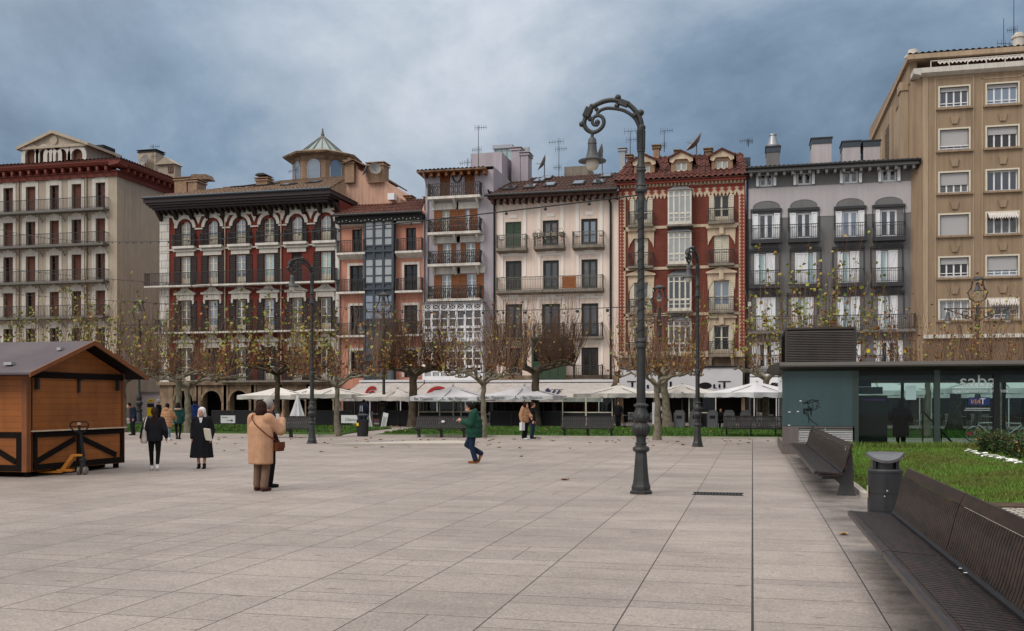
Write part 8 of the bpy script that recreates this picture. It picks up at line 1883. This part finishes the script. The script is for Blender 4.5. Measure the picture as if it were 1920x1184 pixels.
def worldpt(o, p): return o.matrix_basis @ V(p)
def fr(loc, ang):     # 0 = towards the lens, 90 = to the picture's right, 180 = away
    return math.atan2(-loc[0], loc[1]) + R(ang)
# 1 woman in the camel coat, seen from behind, raising a phone
coat = dict(name='coat', mat='coat_tan', rings=SH + [(1.2, .255, .17, 0, .02), (1.02, .265, .18, 0, .02), (.88, .262, .19, 0, .02), (.7, .258, .19, 0, .02), (.53, .255, .19, 0, .02), (.505, .24, .18, 0, .02)], sleeve=(.115, .1, .072), ripple=(0, 1, .03, 6))
w1_ = person('person in a long camel coat and brown trousers raising a phone, seen from behind', G(490, 921), fr(G(490, 921), 142), 1.66, dict(eR=(-.33, -.14, 1.13), wR=(-.20, -.36, 1.33), dR=(.05, -.12, 1), eL=(.27, -.08, 1.08), wL=(.04, -.34, 1.2), dL=(-.5, -.6, .4), aL=(.11, -.02, .085), aR=(-.11, .06, .085)), coat, 'trousers', 'trouser_br', 'shoe_br', ('bob', 'hair_br'), .010)
ph = MB().box(-.038, .038, -.006, .006, -.075, .075).build('mobile_phone', MT['paper'], None); ph.location = worldpt(w1_, (-.06, -.42, 1.36)); ph.rotation_euler = (R(-10), 0, w1_.rotation_euler.z); tag(ph, 'pale mobile phone held up by the woman in the camel coat', 'phone')
hb = thing('handbag', 'small brown leather handbag slung across the camel coat on a thin strap', 'bag', worldpt(w1_, (-.28, -.15, .74)), w1_.rotation_euler.z + R(180)); hb.scale = (1.0,) * 3
MB().box(-.05, .05, -.12, .12, 0, .17).build('body', MT['leather'], hb, bevel=.02); m = MB(); m.box(.05, .06, -.12, .12, .06, .175); m.build('flap', MT['leather'], hb, bevel=.004)
inv = Matrix.Translation(hb.location) @ Matrix.Rotation(hb.rotation_euler.z, 4, 'Z'); inv = inv.inverted(); m = MB()
P = [(-.29, -.13, .9), (-.295, .0, .97), (-.25, .13, 1.04), (-.13, .2, 1.16), (0, .195, 1.26), (.1, .16, 1.37), (.14, .06, 1.43), (.11, -.07, 1.38), (0, -.15, 1.22), (-.16, -.19, 1.05), (-.28, -.18, .91)]
m.tube([inv @ worldpt(w1_, p) for p in P], .011, 6); m.build('strap', MT['leather'], hb)
# 2 man beyond her
jk = lambda mat, **k: dict(name='jacket', mat=mat, rings=SH + [(1.2, .215, .14, 0, 0), (1.0, .205, .14, 0, 0), (.86, .21, .145, 0, 0), (.78, .20, .14, 0, 0)], **k)
person('person with grey hair in dark clothes, mostly hidden behind the camel coat', G(497, 914.5) + V((.06, .0, 0)), fr(G(497, 914), 120), 1.72, {}, jk('jacket_bl'), 'trousers', 'legging', 'shoe_bk', ('short', 'hair_gr'), .014)
# 3 nun
hab = dict(name='habit', mat='habit', rings=SH + [(1.2, .235, .15, 0, 0), (1.0, .245, .165, 0, 0), (.8, .26, .18, 0, 0), (.5, .29, .21, 0, 0), (.32, .31, .23, 0, 0), (.30, .30, .22, 0, 0)], sleeve=(.1, .085, .066), ripple=(0, 1, .05, 9))
nun = person('person in a black habit and white veil carrying an envelope, walking towards the lens', G(378, 879), fr(G(378, 879), -10), 1.50, dict(eL=(.28, .03, 1.06), wL=(.26, -.08, .84), dL=(-.1, -.1, -1), aL=(.08, -.04, .085), aR=(-.08, .06, .085)), hab, None, 'legging', 'shoe_bk', ('veil', 'veil'), .011, headdir=(-.35, -1, -.08))
ev = thing('envelope', 'cream document folder held against the black habit', 'folder', worldpt(nun, (.22, -.19, .78)), nun.rotation_euler.z); MB().box(-.015, .015, -.11, .11, .0, .3).build('cover', MT['frame_w'], ev); MB().box(-.012, .012, -.113, -.111, .01, .29).build('pages', MT['paper'], ev); ev.rotation_euler = (R(4), R(-14), nun.rotation_euler.z + R(50))
# 4 woman in black walking away with a tote
p4_ = person('person in black with a brown ponytail and a pale tote bag, walking away', G(290, 882), fr(G(290, 882), 176), 1.50, dict(eL=(.27, .08, 1.09), wL=(.33, .04, .87), eR=(-.27, .05, 1.08), wR=(-.29, -.06, .88), aL=(.08, -.12, .085), aR=(-.08, .18, .12), kR=(-.09, .02, .48), kL=(.09, -.07, .48)), jk('jacket_bl', sleeve=(.09, .075, .058)), 'slim', 'legging', 'shoe_w', ('tail', 'hair_br'), .011)
tt = thing('tote_bag', 'pale cloth tote bag hanging from the shoulder of the person with a ponytail', 'bag', worldpt(p4_, (.26, .02, .72)), p4_.rotation_euler.z); m = MB(); loft(m, [(0, .06, .13, 0, 0), (.06, .075, .15, 0, 0), (.3, .05, .15, 0, 0), (.36, .02, .15, 0, 0)]); m.build('body', MT['tote'], tt, smooth=True); m = MB(); m.tube([(0, -.1, .35), (-.02, -.09, .5), (-.06, -.02, .64), (-.06, .04, .64), (-.02, .09, .5), (0, .1, .35)], .016, 6); m.build('handle', MT['tote'], tt)
# 5-8 group by the pale trunk
puff = lambda mat, zb=.62, **k: dict(name='puffer_jacket', mat=mat, rings=SH + [(1.2, .235, .165, 0, .01), (1.0, .235, .17, 0, .01), (.8, .24, .17, 0, .01), (zb, .235, .165, 0, .01), (zb - .03, .2, .14, 0, .01)], sleeve=(.1, .085, .06), ripple=(.075, 24), puff=True, hood=True, **k)
person('person in a long beige puffer jacket and pale jeans, striding away', G(314, 826.5), fr(G(314, 826), 145), 1.55, dict(aL=(.09, -.30, .085), kL=(.09, -.22, .5), aR=(-.09, .30, .16), kR=(-.09, .04, .48), eR=(-.27, -.1, 1.1), wR=(-.2, -.3, 1.0)), puff('puffer'), 'slim', 'denim_l', 'shoe_w', ('short', 'hair_bl'), .015)
person('person in a teal coat with a fur hood, standing by the pale trunk', G(334, 824), fr(G(334, 824), 165), 1.58, dict(aL=(.08, -.1, .085), aR=(-.09, .12, .085), eL=(.28, -.05, 1.1), wL=(.2, -.28, 1.05)), dict(name='coat', mat='tealcoat', rings=SH + [(1.2, .22, .15, 0, 0), (.95, .22, .15, 0, 0), (.74, .225, .155, 0, 0), (.72, .2, .14, 0, 0)], sleeve=(.095, .08, .06), fur=True), 'slim', 'legging', 'shoe_bk', ('bob', 'hair_bl'), .015)
person('person in a dark coat stooping at the corner of the wooden stall', G(249, 816.5), fr(G(249, 816), -70), 1.62, dict(head=(0, -.2, 1.47), neck=(0, -.08, 1.37)), dict(name='coat', mat='navy', rings=[(1.40, .1, .09, 0, -.06), (1.33, .2, .12, 0, -.04), (1.1, .22, .15, 0, 0), (.8, .23, .16, 0, .02), (.66, .22, .15, 0, .02)]), 'trousers', 'habit', 'shoe_bk', ('short', 'hair_bl'), .015, headdir=(0, -1, -.3))
person('person with a bare head in dark clothes beyond the beige puffer jacket', G(297, 812), fr(G(297, 812), -110), 1.72, {}, jk('habit'), 'trousers', 'legging', 'shoe_bk', ('short', 'hair_gr'), .016, fingers=False)
person('person in a blue printed jacket beyond the black habit', G(365, 808), fr(G(365, 808), 175), 1.66, {}, jk('bluej', hood=True), 'trousers', 'navy', 'shoe_bk', ('short', 'hair_bl'), .016, fingers=False)
# 9 man in green jacket, reading his phone as he walks
gm = person('person in a green padded jacket, jeans and tan boots, reading a phone mid stride', G(888, 869), fr(G(888, 869), -98), 1.63, dict(head=(0, -.11, 1.52), neck=(0, -.03, 1.41), eL=(.25, -.04, 1.08), wL=(.1, -.3, 1.14), dL=(-.2, -.8, .5), eR=(-.25, -.04, 1.08), wR=(-.08, -.32, 1.12), dR=(.3, -.8, .5), kL=(.09, -.04, .47), aL=(.08, .06, .085), kR=(-.09, -.20, .50), aR=(-.08, .19, .25), fR=(-.08, .13, .05)), dict(name='puffer_jacket', mat='greenj', rings=SH + [(1.2, .255, .215, 0, .01), (1.0, .26, .225, 0, .015), (.82, .255, .215, 0, .02), (.72, .245, .205, 0, .02), (.70, .22, .18, 0, .02)], sleeve=(.12, .105, .075), ripple=(.05, 20), hood=True), 'trousers', 'denim', 'shoe_tan', ('short', 'hair_bl'), .011, headdir=(0, -1, -.35))
ph2 = MB().box(-.036, .036, -.005, .005, -.07, .07).build('mobile_phone', MT['paper'], None); ph2.location = worldpt(gm, (0, -.42, 1.2)); ph2.rotation_euler = (R(-50), 0, gm.rotation_euler.z); tag(ph2, 'mobile phone in the hands of the man in the green jacket', 'phone')
# 10 couple
cw_ = person('person in a short beige puffer jacket and black trousers, carrying a white paper bag', G(984, 825), fr(G(984, 825), 62), 1.62, dict(eR=(-.27, .06, 1.08), wR=(-.29, .0, .85), eL=(.2, -.12, 1.08), wL=(.05, -.3, 1.02), head=(0, -.06, 1.52)), puff('puffer', .78), 'trousers', 'legging', 'shoe_w', ('bob', 'hair_bl'), .014, headdir=(0, -1, -.3))
person('person in dark blue jeans close beside the short beige puffer jacket', G(991, 823.5) + V((.12, .25, 0)), fr(G(991, 823), 80), 1.60, {}, jk('habit'), 'trousers', 'denim', 'shoe_bk', ('short', 'hair_br'), .016)
pb = thing('paper_bag', 'white paper carrier bag in the hand of the person in the short beige jacket', 'bag', worldpt(cw_, (-.30, -.03, .42)), cw_.rotation_euler.z); m = MB(); m.prism([(-.15, 0), (.15, 0), (.15, .34), (-.15, .34)], -.05, .05); m.build('body', MT['paper'], pb); m = MB(); m.tube([(-.08, 0, .34), (-.05, 0, .44), (.05, 0, .44), (.08, 0, .34)], .006, 5); m.build('handle', MT['paper'], pb)
# 11 others on the terraces and in the kiosk
person('person in black with a light shoulder bag under the beige parasol', G(1159, 803.5), fr(G(1159, 803), 10), 1.62, dict(eL=(.28, 0, 1.08), wL=(.32, -.1, .86)), jk('habit'), 'trousers', 'legging', 'shoe_bk', ('short', 'hair_br'), .016, skin='skin_d', fingers=False)
person('person in a navy jacket with a rucksack, behind the dark plastic bin', G(682, 809), fr(G(682, 809), 170), 1.72, dict(eL=(.3, -.05, 1.1), wL=(.2, -.25, 1.05)), jk('navy', hood=True), 'trousers', 'navy', 'shoe_bk', ('short', 'hair_bl'), .016, fingers=False)
rk = thing('rucksack', 'dark rucksack with pale straps behind the plastic bin', 'bag', G(684, 809) + V((-.02, -.24, 1.0)), R(-20)); m = MB(); loft(m, [(0, .14, .1, 0, 0), (.1, .16, .12, 0, 0), (.38, .15, .11, 0, 0), (.46, .1, .07, 0, 0)]); m.build('body', MT['navy'], rk, smooth=True)
for s in (-1, 1): m = MB(); m.bar((s * .08, -.13, .08), (s * .06, -.13, .40), .03, .02); m.build('strap', MT['paper'], rk)
ins_ = person('person in a long black padded coat standing at the machine inside the kiosk', V((XA(1689, 34.6), 34.6, .01)), R(160), 1.66, dict(eL=(.28, -.05, 1.08), wL=(.22, -.2, .98), eR=(-.28, -.08, 1.08), wR=(-.2, -.28, 1.0)), dict(name='coat', mat='habit', rings=SH + [(1.2, .235, .16, 0, 0), (.95, .25, .17, 0, 0), (.6, .26, .18, 0, 0), (.5, .25, .17, 0, 0)], sleeve=(.1, .085, .06), hood=True), 'slim', 'legging', 'shoe_bk', ('bob', 'hair_bl'), .014)
person('person in dark clothes sitting low between two grey containers', G(1351, 803.5) + V((0, .6, -.42)), R(-20), 1.6, dict(kL=(.1, -.4, .86), aL=(.1, -.42, .5), kR=(-.1, -.4, .86), aR=(-.1, -.42, .5), fL=(.1, -.56, .46), fR=(-.1, -.56, .46)), jk('habit'), 'trousers', 'habit', 'shoe_bk', ('short', 'hair_br'), .016, fingers=False)
st = thing('stool', 'low dark stool under the person between the grey containers', 'stool', G(1351, 803.5) + V((0, .68, 0))); MB().lathe([(.3, .18), (.34, .18)], 14).build('seat', MT['iron'], st)
for k in range(3): an = k * 2.1; MB().tube([(.14 * math.cos(an), .14 * math.sin(an), 0), (.1 * math.cos(an), .1 * math.sin(an), .3)], .015, 6).build('leg', MT['iron'], st)
# ================================================================== trims that are several loose pieces become several parts
def split_parts(o, tol=.03, most=100):
    me = o.data; n = len(me.vertices); par = list(range(n))
    def find(a):
        while par[a] != a: par[a] = par[par[a]]; a = par[a]
        return a
    for p in me.polygons:
        v = p.vertices; r = find(v[0])
        for k in v[1:]: par[find(k)] = r
    isl = {}
    for i, v in enumerate(me.vertices): isl.setdefault(find(i), []).append(i)
    boxes = []
    for r, ids in isl.items():
        c = [me.vertices[i].co for i in ids]; boxes.append([[min(x[k] for x in c) - tol for k in range(3)], [max(x[k] for x in c) + tol for k in range(3)], [r]])
    ch = True
    while ch:
        ch = False; out = []
        for b in boxes:
            for q in out:
                if all(b[0][k] <= q[1][k] and q[0][k] <= b[1][k] for k in range(3)):
                    q[0] = [min(a, c) for a, c in zip(b[0], q[0])]; q[1] = [max(a, c) for a, c in zip(b[1], q[1])]; q[2] += b[2]; ch = True; break
            else: out.append(b)
        boxes = out
    if not 1 < len(boxes) <= most: return
    own = {r: k for k, b in enumerate(boxes) for r in b[2]}
    F = [([], {}, []) for _ in boxes]
    for p in me.polygons:
        vs, mp_, fs = F[own[find(p.vertices[0])]]; t = []
        for i in p.vertices:
            if i not in mp_: mp_[i] = len(vs); vs.append(tuple(me.vertices[i].co))
            t.append(mp_[i])
        fs.append((t, p.material_index))
    base = o.name.split('.')[0]
    for k, (vs, _, fs) in enumerate(F):
        m2 = bpy.data.meshes.new(base); m2.from_pydata(vs, [], [f[0] for f in fs])
        for mt_ in me.materials: m2.materials.append(mt_)
        m2.polygons.foreach_set('material_index', [f[1] for f in fs]); m2.update()
        if k == 0: o.data = m2
        else: c = o.copy(); c.data = m2; COL.objects.link(c)
for o in list(COL.objects):
    if o.type == 'MESH' and o.parent is not None and o.name.split('.')[0] in ('window_surround', 'sill', 'lintel', 'moulding', 'bracket', 'eave_bracket', 'corner_strip', 'awning_case', 'side_panel', 'side_pier', 'framing_strip', 'eave_light', 'shop_window', 'arch_surround', 'stone_trim', 'stucco_trim', 'gallery_roof', 'sticker', 'hook', 'shutter', 'pane', 'cornice', 'foot', 'timber_frame', 'corner_post', 'stand', 'frame', 'terrace_rail', 'small_print'): split_parts(o)
